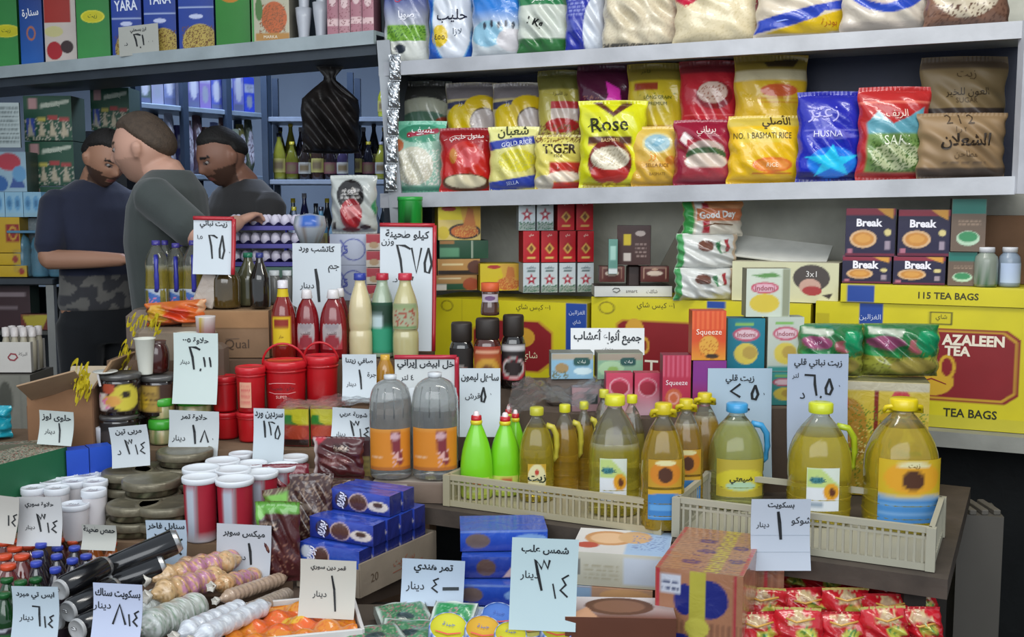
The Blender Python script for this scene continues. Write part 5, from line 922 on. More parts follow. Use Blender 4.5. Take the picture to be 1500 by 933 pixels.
b.z = at(295, 502, 3.36).z; b.y = 3.38; h = at(295, 464, 3.36).z-b.z
o = lathe('small_tub', [(0, 0), (r*.85, 0), (r*.96, h*.95), (r, h), (r*.9, h), (0, h*.97)], SOFT, seg=22, ops=[('r', 0, 0, 1, .16, 'a8242c'), ('r', .44, .2, .50, .95, 'd0b84c'), ('e', .6, .68, .05, .12, '5c3c44'), ('n', .55, .2, .7, .6, .25, 'd07070')], base='d8d0cc'); tagg(o, b, 'little red and white tub on top beside the cardboard carton', 'tub')
# ------------------------------------------------------------------ cardboard carton with the syrup bottles
b, w, h = spot(278, 452, 400, 547, 3.62, None); b.z = 1.0
h = at(340, 453, 3.55).z-b.z
cbz = b.z+h
cb2 = box('cardboard_carton', w, .30, cbz-T3Z-.004, [('r', 0, .0, 1, .62, '86694f'), ('r', 0, .615, 1, .63, '5c442f'), ('r', .0, .98, 1, 1, 'a88660')], None, [('bg', '9c7a58')], '9a7450', [('Qual', .63, .28, .035, '4c3a2c', .08), ('~', [(.5, .4), (.66, .41)], .004, '6c5644')], BOARD); put(cb2, Vector((b.x+.01, 3.66, T3Z+.003)), .02); tag(cb2, 'brown cardboard carton holding up the dark syrup bottles', 'carton')
SYR = mat('dark_syrup', .08, coat=1, bump=.1, bscale=18, var=.25, vscale=12)
def syrup(x0, x1, y0, Y, col, capc, label):
    b, w, h = spot(x0, y0, x1, 452, Y, cbz+.003); r = w/2
    o = lathe('syrup_bottle', [(0, 0), (r*.92, 0), (r, .01), (r, h*.5), (r*.94, h*.58), (r*.6, h*.73), (r*.36, h*.84), (r*.33, h*.92)], SYR, col, seg=24, round_=1)
    lathe('cap', [(r*.38, h*.91), (r*.40, h*.92), (r*.38, h), (0, h)], PLAST, capc, seg=18, parent=o, flute=.03, nfl=16); return tagg(o, b, label, 'bottle', 'dark syrup bottles on the carton')
syrup(310, 352, 372, 3.58, '4a3a18', '3c4454', 'brown syrup bottle with a grey-blue cap, leftmost on the carton')
syrup(346, 382, 370, 3.66, '5c5a40', '1c7454', 'olive syrup bottle with a teal green cap in the middle')
syrup(366, 396, 370, 3.57, '1e1812', '2c3478', 'almost black syrup bottle with a dark blue cap')
o = plain('white_packet', .07, .03, .11, 'b8aca0', FILM, loc=at(297, 452, 3.56)+Vector((0, 0, .0)), rot=(0, math.radians(24), 0)); tag(o, 'crumpled white packet leaning beside the leftmost syrup bottle', 'packet'); o.location.z = cbz+.012
# ------------------------------------------------------------------ oil bottles with purple caps, orange bag
pbY = 3.62; ppz = at(255, 452, pbY).z
plain('support_carton', .25, .16, ppz-T3Z-.004, '7c6c60', CARD, loc=(at(250, 460, 3.68).x-.0, 3.66, T3Z+.002)); tag(bpy.data.objects['support_carton'], 'grey-brown carton under the oil bottles with purple caps', 'carton')
def pob(x0, x1, y0, Y, label):
    b, w, h = spot(x0, y0, x1, 450, Y, ppz+.002); r = w/2
    o = lathe('small_oil_bottle', smoothprof([(0, 0), (r*.95, 0), (r, .01), (r, h*.32), (r*.9, h*.5), (r*.95, h*.68), (r*.72, h*.82), (r*.32, h*.92), (r*.3, h*.94)], 1), OIL, zmix=(h*.62, 'c2b04c', 'd0d0c0'), seg=22, sq=2.3)
    lathe('cap', [(r*.36, h*.93), (r*.38, h*.94), (r*.36, h), (0, h)], PLAST, '3c3484', seg=16, parent=o)
    o2 = tube('handle', [(r*.2, -r*.75, h*.78), (r*.3, -r*1.05, h*.72), (r*.3, -r*1.12, h*.5), (r*.3, -r*1.05, h*.32), (r*.2, -r*.9, h*.27)], .008, PLAST, '34389c', o)
    cyl_label(o, r, h*.05, h*.3, [('p', [(0, 1), (.9, .5), (1, 0), (0, 0)], '3c64a8'), ('n', 0, 0, .6, .5, .3, 'd07898')], 'a8b4c4'); return tagg(o, b, label, 'oil bottle', 'small oil bottles with purple caps')
for i, (x0, x1, y0, Y) in enumerate(((213, 247, 352, 3.60), (243, 274, 356, 3.64), (268, 300, 352, 3.60), (296, 322, 348, 3.66), (230, 256, 352, 3.72), (256, 284, 354, 3.74))):
    pob(x0, x1, y0, Y, ['small oil bottle with a purple cap, leftmost of the front four', 'small oil bottle with a purple cap, second of the front four', 'small oil bottle with a purple cap and blue handle below the 2,50 sign', 'small oil bottle with a purple cap nearest the brown syrup bottle', 'small oil bottle in the rear row, left one', 'small oil bottle in the rear row, right one'][i])
b, w, h = spot(206, 448, 298, 478, 3.46, None)
o = bag('orange_bag', w, h*1.15, .10, [('g', 0, 1, 'd05820', 'cf6a28'), ('e', .12, .5, .14, .35, '5c2c20'), ('p', [(.2, 0), (.42, .3), (.3, .9), (.12, .9), (0, .4)], 'd09c2c'), ('e', .6, .5, .2, .25, 'c83c1c'), ('r', .9, .5, 1, 1, 'd8a880')], 'd0602a', seed=5, crumple=.012, crimp=.03); put(o, b+Vector((0, .06, 0)), 0, 0, -.08); tag(o, 'orange and red snack bag lying in front of the purple-capped bottles', 'bag')
plain('support_carton', .26, .12, b.z-T2Z-.01, '8a7a68', CARD, loc=(b.x, 3.53-.005, T2Z+.004)); tag(bpy.data.objects['support_carton.001'], 'brown carton under the orange snack bag', 'carton')
bpy.data.objects['support_carton.001'].scale = (1, .9, 1)
# yellow paper ruffles on the open cardboard box
def ruffle(px, py, Y, s, label, n=26, seed=1, sx=1, sz=1):
    rs = np.random.RandomState(seed); V = []; Fs = []; k = 0
    for i in range(n):
        c = rs.uniform(-1, 1, 3)*np.array([s*sx, s*.5, s*sz]); a = rs.uniform(0, 6.28); 
        for j in range(7):
            t = j/6; p = c+np.array([math.cos(a+t*2.5)*s*.45*t, math.sin(a)*s*.3*t-.2*s, s*.5*math.sin(t*3+a)]); q = p+np.array([s*.22, -s*.12, s*.42]); V += [p, q]
            if j: Fs.append((k+2*j-2, k+2*j-1, k+2*j+1, k+2*j))
        k += 14
    o = mk('yellow_ribbon_bow', V, Fs, mat('crepe_paper', .7, var=.2), np.tile(srgb('cdb81e'), (len(V), 1))); o.location = at(px, py, Y); o['kind'] = 'thing'; return tag(o, label, 'ribbon bow')
ruffle(121, 562, 3.12, .040, 'bunch of yellow ribbon loops on the open cardboard box', 40, 2, .5, 1.1)
ruffle(183, 530, 3.30, .030, 'yellow ribbon loops left of the tall paper cup', 26, 4, .5, 1.6)
ruffle(212, 478, 3.42, .035, 'yellow ribbon loops under the orange snack bag', 26, 6, 1.5, .5)
# open cardboard box at the far left
ob_ = tag(empty('open_carton', (at(100, 640, 3.2).x, 3.26, T2Z+.002)), 'open brown cardboard box with flaps up behind the small price card', 'carton')
hw, dd, hh = .095, .11, .13
plain('front_wall', 2*hw, .006, hh+.05, '8a6446', BOARD, ob_, (0, -dd, 0)); plain('side_wall', .006, 2*dd, hh+.05, '7a5840', BOARD, ob_, (hw, 0, 0)); plain('side_wall', .006, 2*dd, hh, '7a5840', BOARD, ob_, (-hw, 0, 0)); plain('rear_wall', 2*hw, .006, hh, '7c5a40', BOARD, ob_, (0, dd, 0)); plain('box_floor', 2*hw, 2*dd, .006, '7c5a40', BOARD, ob_)
plain('flap', .16, .005, .12, 'a08468', BOARD, ob_, (.0, -dd, hh+.04), rot=(math.radians(60), math.radians(-14), .2)); plain('flap', .006, .2, .10, '9c7c5c', BOARD, ob_, (hw, 0, hh+.05), rot=(0, math.radians(35), 0)); plain('flap', .18, .005, .09, 'b8a890', BOARD, ob_, (.02, dd, hh), rot=(math.radians(-30), 0, 0))
# ------------------------------------------------------------------ first step: cup tubs with red labels
S1 = T1Z+.002
tubops = [('g', 0, 1, 'a82838', 'a01c30'), ('r', .40, .12, .50, .95, 'b8c0cc'), ('r', .512, 0, .518, 1, '1c1c24'), ('r', .524, 0, .53, 1, 'd8d0d4'), ('h', .55, .3, .66, .7, 5, 'd88c94'), ('r', 0, .0, 1, .06, 'c8c0c4')]
def tub(x0, x1, y0, Y, zb, label, yaw=0.):
    b, w, h = spot(x0, y0, x1, 766, Y, zb); r = w/2
    o = lathe('snack_tub', [(0, 0), (r*.84, 0), (r*.86, .004)]+[(r*(.86+.07*k/6), .004+(h-.012)*k/6) for k in range(1, 7)], CARD, ops=tubops, base='a02034', seg=48)
    lathe('white_lid', [(r*.93, h-.016), (r*1.0, h-.014), (r*1.02, h-.004), (r*.99, h), (r*.90, h-.001), (r*.86, h-.004), (0, h-.004)], SOFT, 'dfe3e8', seg=30, parent=o); return tagg(o, b, label, 'tub', 'red snack tubs with white lids', yaw)
rowsY = [(2.80, [(268, 319, 697), (317, 372, 700)]), (2.90, [(269, 322, 684), (316, 368, 686), (360, 408, 690)]), (3.00, [(303, 352, 673), (348, 392, 677), (392, 438, 680)]), (3.09, [(337, 372, 663), (412, 452, 668)])]
names = ['left tub of the nearest row', 'right tub of the nearest row', 'left tub of the second row', 'middle tub of the second row', 'right tub of the second row', 'left tub of the third row', 'middle tub of the third row', 'right tub of the third row', 'left tub at the back by the 125 card', 'tub at the back right of the 125 card']
i = 0
for Y, row in rowsY:
    for x0, x1, y0 in row:
        tub(x0, x1, y0, Y, S1, 'red snack tub with a white lid, '+names[i], .1*((i*37) % 5-2)+.12); i += 1
# ------------------------------------------------------------------ small white cups with printed lids
def wcup(x, y, Y, label, zb=S1, w=36, hpx=38):
    b, ww, h = spot(x-w/2, y, x+w/2, y+hpx, Y, zb); r = ww/2; h = min(h, .2)
    o = lathe('white_tub', [(0, 0), (r*.78, 0), (r*.8, .003), (r*.93, h*.85)], SOFT, seg=24, ops=[('n', .4, .2, .6, .7, .35, '8c2c34'), ('r', .42, .3, .46, .6, '3c3438')], base='d0ccce')
    lathe('lid', [(r*.93, h*.84), (r, h*.86), (r, h*.97), (r*.96, h), (r*.88, h-.001), (r*.86, h-.003), (0, h-.003)], SOFT, 'dde0e6', seg=26, parent=o)
    letter(o, lambda u, v, of: np.stack([(u-.5)*r*1.6, (v-.5)*r*1.6, h-.003+of+0*u], -1), r*1.6, r*1.6, [('لبنة', .45, .5, r*.45, '4a4a54', r*1.1), ('~', [(.2, .3), (.5, .24), (.8, .35)], .002, '8c3c48')], 'lid_print')
    return tagg(o, b, label, 'tub', 'small white tubs with printed lids')
k = 0
for r_, (Y, xs, y) in enumerate(((2.88, [50, 84], 713), (2.96, [77, 109, 140], 703), (3.04, [98, 128, 158], 694), (3.12, [112, 141, 170], 685))):
    for j, x in enumerate(xs):
        zt_ = at(x, y, Y).z-S1
        wcup(x, y, Y, 'small white printed tub, %s from the left in the %s row from the front' % (hatch(j), hatch(r_)))
wcup(110, 737, 2.80, 'small white printed tub standing alone in front, beside the tins', w=42, hpx=40)
for (x, y, Y, lb_) in ((138, 716, 2.84, 'small white printed tub close to the tins, upper of two'), (142, 742, 2.82, 'small white printed tub lying low between the tins and the single tub')):
    if y == 716: wcup(x, y, Y, lb_)
# ------------------------------------------------------------------ flat grey tins in stacks
def tin(px, Y, zb, w, h, label, lip=.08, tex=True):
    p = at(px, 700, Y); p.z = zb; r = w/2
    o = lathe('flat_tin', [(0, 0), (r*.86, 0), (r*.88, .003), (r*.88, h*.45)], TIN, seg=30, ops=[('n', 0, 0, 1, 1, .3, '8c8c70'), ('n', 0, 0, 1, 1, .12, '3c4430')], base='575040')
    lathe('lid', [(r*.88, h*.42), (r*.98, h*.44), (r, h*.5), (r, h*.86), (r*.97, h*.95), (r*.88, h), (r*.84, h*.93), (0, h*.93)], mat('grey_green_lid', .35, metal=.35, bump=.5, bscale=50, bdist=.003, var=.25, vscale=40), '7d7663', seg=32, parent=o)
    return tagg(o, p, label, 'tin', 'flat grey halva tins', random.Random(px).random()*3)
tins = [(188, 3.04, 3, .145, 'rear stack left of the price card'), (222, 2.95, 3, .16, 'middle stack next to the white tubs'), (196, 2.86, 2, .15, 'near stack beside the single white tub'), (243, 2.86, 2, .17, 'near stack left of the red tubs'), (272, 3.11, 4, .165, 'tall rear stack below the 1,80 card'), (170, 2.95, 1, .14, 'low stack by the white tubs'), (232, 3.08, 3, .15, 'rear stack in the middle')]
for px, Y, n, w, lab in tins:
    for k in range(n):
        hh_ = .042; lv = ['bottom', 'second', 'third', 'top'][k] if k < n-1 else ('top' if n > 1 else 'only')
        tin(px, Y, S1+k*(hh_+.001), w*(1-.02*(k % 2)), hh_, '%s flat grey tin of the %s' % (lv, lab))
# stack under the tall rear one
# ------------------------------------------------------------------ green and blue crate-like packs at the far left
def lie(name, P0, P1, wdt, hgt, zb, front, top, base, label, cat, side=None, mt=None, grp=None):
    """long box whose front bottom edge runs from P0 to P1 (world x, y)"""
    P0 = Vector(P0); P1 = Vector(P1); d = (P1-P0); L = d.length; yaw = math.atan2(d.y, d.x); n = Vector((-d.y, d.x))/L; c = (P0+P1)/2+n*wdt/2
    o = box(name, L, wdt, hgt, front, side, top, base, (), mt, .0); put(o, (c.x, c.y, zb), yaw); tag(o, label, cat, grp); return o
def xy(px, py, Y): p = at(px, py, Y); return (p.x, p.y)
speck = [('n', 0, 0, 1, 1, .4, 'a8a08c'), ('n', 0, 0, 1, 1, .25, '3c4434'), ('n', 0, 0, 1, 1, .08, 'a04c44')]
lie('tin_tray', xy(-30, 705, 2.76), xy(100, 705, 3.03), .13, .195, S1, [('bg', '1f6240'), ('r', .96, 0, 1, 1, '184c34')], speck, '8c8c78', 'green-sided tray of speckled packets at the left edge', 'tray', [('bg', '2c5c44')])
lie('tin_tray', xy(-20, 662, 3.02), xy(88, 662, 3.08), .04, .20, S1, [('bg', '5c5c4c')], speck, '6c6c5c', 'olive speckled tray of packets behind the green-sided one', 'tray')
for i in range(2):
    a, c = (98+34*i, 131+34*i); p0 = xy(a, 690, 3.02+.04*i); p1 = xy(c, 690, 3.055+.04*i)
    lie('blue_packet', p0, p1, .05, .185, S1, [('g', 0, 1, '1a3c9c', '2450c0')], [('bg', '2a58c8')], '2450bc', ['bright blue packet beside the green tray, left of two', 'bright blue packet under the sloping price card, right of two'][i], 'packet', [('bg', '1a2c58')], grp='bright blue packets')
o = lathe('white_bucket', [(0, 0), (.03, 0), (.034, .05), (.034, .062), (0, .062)], SOFT, 'd4d4d8', seg=22); tagg(o, at(153, 650, 3.12)+Vector((0, 0, -.045)), 'plain white tub behind the sloping price card', 'tub'); o.location = (at(150, 640, 3.165).x, 3.19, PZ)
# right of the tubs: brown pouches and packets
def pouch(x0, x1, y0, y1, Y, zb, label, ops, base, txt=(), yaw=0, lean=0, dk=.3, d=None, roll=0, name='coffee_pouch', tilt=0, **k):
    b, w, h = spot(x0, y0, x1, y1, Y, zb)
    o = bag(name, w*1.03, h, d or w*dk, ops, base, txt, seed=int(x0+Y*10), lean=lean, **k); put(o, b, yaw, tilt, roll); tag(o, label, 'pouch', 'brown pouches and packets'); return o
br = '4c1e20'
pz = at(500, 735, 2.93).z
plain('support_box', .24, .16, .13, '6a5648', CARD, loc=(at(490, 740, 2.98).x, 2.98+.0, S1-.0)); 
for q in bpy.data.objects:
    if q.name.startswith('support_box') and 'label' not in q: tag(q, 'brown box hidden under the tall brown pouch', 'box')
pouch(452, 529, 640, 0, 2.93, S1+.132, 'tall dark brown coffee pouch with a framed cream mark, in front of the price card', [('r', .42, .66, .72, .84, '2c1414'), ('h', .44, .68, .7, .82, 2, 'a89080'), ('e', .45, .45, .3, .12, '6c3434'), ('h', .2, .4, .7, .5, 2, '9c7c74'), ('r', 0, 0, .06, 1, 'c8b8b4'), ('p', [(.02, 1), (.3, 1), (.1, .8)], 'b02838')], br, [('قهوة', .52, .76, .014, 'c8b4a4', .04)], yaw=-.1)
pk('coffee_box', 524, 546, 645, 745, 2.96, .05, 'narrow brown box with a tan panel and a red foot beside the clear jug', 'box', [('r', .2, .2, .9, .72, '9c8848'), ('r', 0, 0, 1, .12, 'b03c28'), ('h', .3, .3, .8, .7, 4, '7c6c3c')], '3c1818', '4c2424', '4a2020', zb=TZ+.002)
pouch(375, 440, 735, 838, 2.66, .66, 'dark brown pouch with a green top and a framed cream mark', [('r', 0, .86, 1, 1, '5c9c38'), ('p', [(0, 1), (0, .6), (.25, .86)], '6cac44'), ('r', .1, .66, .56, .78, '2c1414'), ('h', .12, .67, .54, .77, 2, 'a89080'), ('n', .3, .1, .9, .5, .1, '8c6050')], '4a2022', [('بن', .33, .72, .012, 'c8b4a4', .04)], yaw=-.06)
pouch(424, 486, 700, 790, 2.74, T1Z+.01, 'brown mottled pouch leaning behind the green-topped one', [('n', 0, 0, 1, 1, .25, '7c6454'), ('r', .1, .5, .5, .6, '8c7c70')], '3c2220', yaw=.1, lean=.25)
pouch(390, 470, 712, 740, 2.80, T1Z+.07, 'green-edged pouch lying flat on the brown pouches', [('n', 0, 0, 1, 1, .3, '8c8468'), ('p', [(0, .3), (.5, .6), (.5, .9), (0, .8)], '74ac48')], '5c4034', roll=-.15, d=.09, crimp=.03)
pouch(372, 452, 680, 762, 2.98, S1, 'dark red box-like pouch with cream script behind the white lids', [('r', .2, .5, .7, .75, '7c2430'), ('h', .2, .45, .75, .75, 4, 'b87c80'), ('r', 0, 0, .05, 1, 'c8c0bc')], '74222e', yaw=.1, dk=.25)
pouch(430, 520, 706, 730, 2.86, T1Z+.12, 'mottled brown pouch lying across in front of the tall brown pouch', [('n', 0, 0, 1, 1, .35, '7c6858'), ('n', 0, 0, 1, 1, .1, 'b8a898')], '44302a', roll=-.1, d=.08, crimp=.02)
# juice sachet box row under the 'soup' card
for i, x0 in enumerate((415, 455)):
    b, w, h = spot(x0, 598, x0+40, 672, 3.17, PZ)
    o = box('soup_box', w*.96, .10, h, [('r', 0, .55, 1, .95, 'c0b828'), ('p', [(0, .55), (0, .75), (.6, .55)], '3c7c2c'), ('r', .05, .62, .35, .8, '2c7c2c'), ('e', .5, .35, .45, .18, 'b84830'), ('r', 0, 0, 1, .18, '2c1c18'), ('r', 0, .95, 1, 1, '8c3c2c')], [('bg', '3c6c2c')], [('bg', 'b08878')], 'a03028', (), FILM, .003); put(o, b+Vector((.0, .07, 0)), -.12); tag(o, ['soup box with yellow and green bow print, left of two under the red pails', 'soup box with yellow and green print, right of two beside the 3 card'][i], 'box', 'soup boxes under the red pails')
film('plastic_film', [at(400, 602, 3.14), at(545, 590, 3.12), at(540, 578, 3.26), at(420, 585, 3.26)], 'crumpled clear film lying over the soup boxes', 6, amp=.006)
# ================================================================== front row on the low table
FZ = T0Z+.002
# juice and cola bottles with coloured caps
def soda(px, py, Y, capc, bodyc, label, grp, w=33, mt=None):
    t = at(px, py, Y); h = t.z-FZ; ww = w*Y/F; r = ww/2
    o = lathe('soda_bottle', smoothprof([(0, 0), (r*.8, 0), (r, .01), (r, h*.2), (r*.88, h*.38), (r, h*.55), (r*.92, h*.68), (r*.5, h*.86), (r*.34, h*.91), (r*.34, h*.93)], 1), mt or SYR, bodyc, seg=20)
    lathe('cap', [(r*.42, h*.93), (r*.5, h*.935), (r*.5, h*.985), (r*.46, h), (0, h)], PLAST, capc, seg=18, parent=o, flute=.03, nfl=18)
    cyl_label(o, r*.97, h*.30, h*.55, [('n', 0, 0, 1, 1, .2, 'b8b8c0'), ('r', 0, .3, 1, .6, '6c3040' if bodyc != '1c4c24' else '2c6c34')], '2c2830', .2, .8, seg=18, res=8)
    return tagg(o, Vector((t.x, Y, FZ)), label, 'bottle', grp, px*.1)
blue = [(60, 795, 2.66), (84, 800, 2.70), (109, 800, 2.68), (126, 812, 2.62), (55, 808, 2.58), (83, 812, 2.60), (106, 818, 2.54), (53, 822, 2.50), (81, 831, 2.46)]
rows = ['rear left', 'rear middle', 'rear right', 'right end', 'second row left', 'second row middle', 'second row right', 'front left', 'front middle']
for (x, y, Y), rw in zip(blue, rows): soda(x, y, Y, '3a4ab0', '241c24', 'dark soda bottle with a blue cap, %s of the blue-capped group' % rw, 'soda bottles with blue caps')
orange = [(87, 788, 2.78), (107, 791, 2.78), (138, 792, 2.76), (163, 794, 2.72)]
for (x, y, Y), rw in zip(orange, ['leftmost', 'second', 'third', 'rightmost']): soda(x, y, Y, 'cc5430', 'a85a24' if x > 120 else '5c2c28', 'orange juice bottle with an orange cap, %s of the loose four' % rw, 'juice bottles with orange caps')
red = [(8, 792, 2.74), (22, 800, 2.66), (6, 812, 2.58), (32, 812, 2.58), (12, 826, 2.48), (40, 798, 2.72), (30, 790, 2.80)]
for (x, y, Y), rw in zip(red, ['rear left', 'rear middle', 'left edge', 'right side', 'nearest', 'far right', 'far back']): soda(x, y, Y, 'cf4a28', '6c2c28', 'dark juice bottle with a bright orange-red cap in the left corner cluster, %s' % rw, 'juice bottles in the left corner', 44)
green = [(6, 868, 2.34), (30, 850, 2.42), (52, 846, 2.46), (10, 846, 2.46)]
for (x, y, Y), rw in zip(green, ['nearest the edge', 'second', 'beside the blue caps', 'rear']): soda(x, y, Y, '1f5c2c', '1c4c24', 'green soda bottle at the left edge, %s' % rw, 'green soda bottles', 36, mat('green_bottle', .07, trans=.4, coat=1, ior=1.3, var=.2))
# soda cans lying on their sides
def can(p0, p1, label, r=.031, grp='black cola cans', col='17171a'):
    """lying can from its near end p0 to its far end p1 (world)"""
    p0, p1 = Vector(p0), Vector(p1); L = (p1-p0).length
    o = lathe('soda_can', [(0, .004), (r*.78, .004), (r*.82, 0), (r*.86, .003), (r, .012), (r, L-.014), (r*.84, L-.003), (r*.80, L), (r*.76, L-.004), (0, L-.004)], mat('painted_can', .2, metal=.3, coat=.6, var=.1), seg=26, ops=[('n', .3, .2, .7, .8, .05, 'b8b8b8'), ('e', .45, .55, .08, .2, '5c5c60')], base=col)
    lathe('can_end', [(0, -.001), (r*.74, -.001), (r*.80, -.004), (r*.86, .0), (r*.88, .004)], PLAST, 'a8a8a8', seg=26, parent=o)
    lathe('far_ring', [(r*1.0, L-.015), (r*.93, L-.008), (r*.86, L-.003), (r*.80, L+.001), (r*.74, L-.003), (0, L-.003)], METAL, 'c8c8c8', seg=26, parent=o)
    tube('pull_tab', [(0, 0, -.003), (r*.35, 0, -.004), (r*.45, r*.12, -.004), (r*.3, r*.2, -.004), (0, r*.12, -.004)], .0015, METAL, 'd0d0d0', o, 6)
    o.rotation_mode = 'QUATERNION'; o.rotation_quaternion = (p1-p0).to_track_quat('Z', 'Y'); o.location = p0; tag(o, label, 'can', grp); return o
def canpx(px, py, Y, dx, dy, dz, label, L=.135, r=.030, **k):
    p0 = at(px, py, Y); d = Vector((dx, dy, dz)).normalized(); return can(p0, p0+d*L, label, r, **k)
canpx(88, 864, 2.30, .42, .90, .10, 'black soda can lying with its silver end outwards, topmost of the pile', r=.0265)
canpx(100, 896, 2.25, .42, .90, .08, 'black soda can with a silver end, second down the pile', r=.0265)
canpx(82, 908, 2.30, .42, .90, .06, 'black soda can half behind the price card with 6', r=.0265)
canpx(113, 922, 2.21, .42, .90, .05, 'black soda can with a silver end at the bottom edge', r=.0265)
canpx(166, 857, 2.44, .84, .45, .26, 'long black can slanting up beside the white price card, lower one', L=.12, r=.028)
canpx(130, 848, 2.48, .8, .5, .22, 'black can with a silver ring near its end, above the 8 card', L=.14, r=.031)
canpx(158, 836, 2.46, .84, .42, .30, 'long black can slanting up to the right in front of the 4 card', L=.17, r=.031)
# wafer rolls in clear bags
WAF = mat('wafer_film', .3, coat=.6, bump=.9, bscale=30, bdist=.006, var=.2, vscale=22)
def roll(p0, p1, r, col, label, name='wafer_roll', rib=.10, nr=16, mt=None, ops=None, grp='wrapped wafer rolls', cat='wafer roll', sq_=.9):
    p0, p1 = Vector(p0), Vector(p1); L = (p1-p0).length; n = 60; pr = [(0, 0)]
    for i in range(n+1):
        t = i/n; e = min(1, 6*t+.25, 6*(1-t)+.25); pr.append((r*(1-rib*.5+rib*.5*math.cos(t*nr*2*PI))*e, t*L))
    pr.append((0, L)); o = lathe(name, pr, mt or WAF, col, seg=20, ops=ops, base=col)
    lathe('twisted_end', [(r*.25, -.003), (r*.5, -.02), (r*.45, -.021), (r*.1, -.004)], mt or WAF, 'cfcac0', seg=10, parent=o, flute=.2, nfl=5)
    o.rotation_mode = 'QUATERNION'; o.rotation_quaternion = (p1-p0).to_track_quat('Z', 'Y'); o.location = p0; tag(o, label, cat, grp); return o
pe = [('n', 0, 0, 1, 1, .25, 'd8b890'), ('r', 0, .3, .9, .75, 'b87c98'), ('n', 0, .2, 1, .8, .4, 'cfa070'), ('n', 0, 0, 1, 1, .12, '9c7c50')]
P_ = lambda px, py, Y: tuple(at(px, py, Y))
fz_ = {}
roll(P_(222, 872, 2.36), P_(330, 842, 2.55), .030, 'c4a070', 'wrapped tube of peanut biscuits, nearest of the brown pile', ops=pe, rib=.2, nr=6)
roll(P_(222, 848, 2.46), P_(352, 818, 2.62), .028, 'c8a478', 'wrapped tube of peanut biscuits, second of the brown pile', ops=pe, rib=.2, nr=6)
roll(P_(250, 834, 2.52), P_(380, 812, 2.70), .026, 'bf9878', 'wrapped tube of biscuits under the 1 card, top of the brown pile', ops=pe, rib=.2, nr=6)
roll(P_(315, 858, 2.46), P_(382, 842, 2.66), .024, 'c89868', 'short tube of biscuits right of the brown pile', ops=pe, rib=.2, nr=5)
roll(P_(322, 878, 2.40), P_(420, 845, 2.66), .018, 'b49a84', 'slim wafer roll with brown wafers lying under the 1 card', rib=.15, nr=16)
roll(P_(356, 898, 2.36), P_(428, 868, 2.58), .019, 'a09080', 'slim wafer roll with ridged dark wafers beside the orange tray', rib=.18, nr=18)
roll(P_(205, 922, 2.24), P_(300, 884, 2.44), .036, 'b4b8b0', 'fat clear bag of pale rolls, nearest the bottom edge', ops=[('n', 0, 0, 1, 1, .3, 'd8dcd8'), ('n', 0, 0, 1, 1, .2, '8ca08c')], rib=.08, nr=5)
roll(P_(200, 896, 2.34), P_(252, 868, 2.46), .030, 'c0c4c0', 'small clear bag of pale rolls left of the fat one', ops=[('n', 0, 0, 1, 1, .3, 'dce0dc')], rib=.08, nr=4)
roll(P_(262, 930, 2.22), P_(362, 888, 2.42), .025, 'c4c8d0', 'silvery wrapped roll between the fat bag and the slim rolls', ops=[('n', 0, 0, 1, 1, .3, 'e0e4e8')], rib=.08, nr=8)
roll(P_(285, 935, 2.18), P_(395, 885, 2.42), .022, 'c8ccd4', 'silvery wrapped roll at the bottom beside the orange tray', ops=[('n', 0, 0, 1, 1, .3, 'e0e4e8')], rib=.08, nr=8)
sup = lie('display_step', xy(205, 900, 2.42), xy(430, 900, 2.66), .20, .075, FZ, [('bg', '5c4838')], [('bg', '6c5644')], '5c4838', 'low brown board hidden under the wafer rolls', 'display step', mt=BOARD)
# orange tray
otr = tag(empty('orange_candy_tray', (at(425, 915, 2.36).x, 2.36, FZ), .25), 'white cardboard tray of orange jelly sweets under clear film', 'tray')
bx = .15; plain('tray_base', bx*2, .22, .07, 'c0bcb4', CARD, otr)
for y_ in (-.11, .11): plain('tray_edge', bx*2, .008, .10, 'd0ccc8', CARD, otr, (0, y_, 0))
for x_ in (-bx, bx): plain('tray_edge', .008, .22, .10, 'd0ccc8', CARD, otr, (x_, 0, 0))
V, Fq, C, _ = boxmesh(bx*2-.02, .2, .018, None, None, [('g', 0, 1, 'd07818', 'd88c20'), ('e', .5, .5, .3, .3, 'd85c18'), ('e', .52, .5, .1, .1, 'd8a828'), ('n', 0, 0, 1, 1, .2, 'c8641c')], 'd07c1c', 0, .006, .072)
V = V.copy(); m_ = V[:, 2] > .085; V[m_, 2] += .012*np.sin(V[m_, 0]*60)*np.cos(V[m_, 1]*75)
mk('jelly_sweets', V, Fq, FILM, C, otr, smooth=False)
# tamarind blister packs (green and silver), lying
def lpack(px, py, Y, w, d, label, ops, base, yaw=0, tilt=.0, zb=None, name='candy_packet', hh=.03, grp=None, roll=0, cat='packet', mt=None):
    V, Fq, C, _ = boxmesh(w, d, hh, [('bg', 'a8b0a8')], [('bg', 'a8b0a8')], ops, base, 0, .005)
    u = V[:, 0]/w; v = V[:, 1]/d; m_ = V[:, 2] > hh*.9; V[m_, 2] += .004*np.sin(u[m_]*9+px)*np.sin(v[m_]*8)-.014*np.maximum(np.abs(u[m_]), np.abs(v[m_]))**3*8*.5
    o = mk(name, V, Fq, mt or FILM, C, smooth=True); p = at(px, py, Y); put(o, (p.x, p.y, p.z-hh if zb is None else zb), yaw, tilt, roll); tag(o, label, cat, grp); return o
gops = [('r', 0, 0, 1, 1, 'b8c0b8'), ('r', .06, .07, .94, .93, '3f7850'), ('n', .06, .07, .94, .93, .25, '7c9474'), ('n', .06, .07, .94, .93, .12, 'a0606c'), ('e', .5, .3, .18, .14, '2c3c3c')]
gG = 'green and silver candy packets'
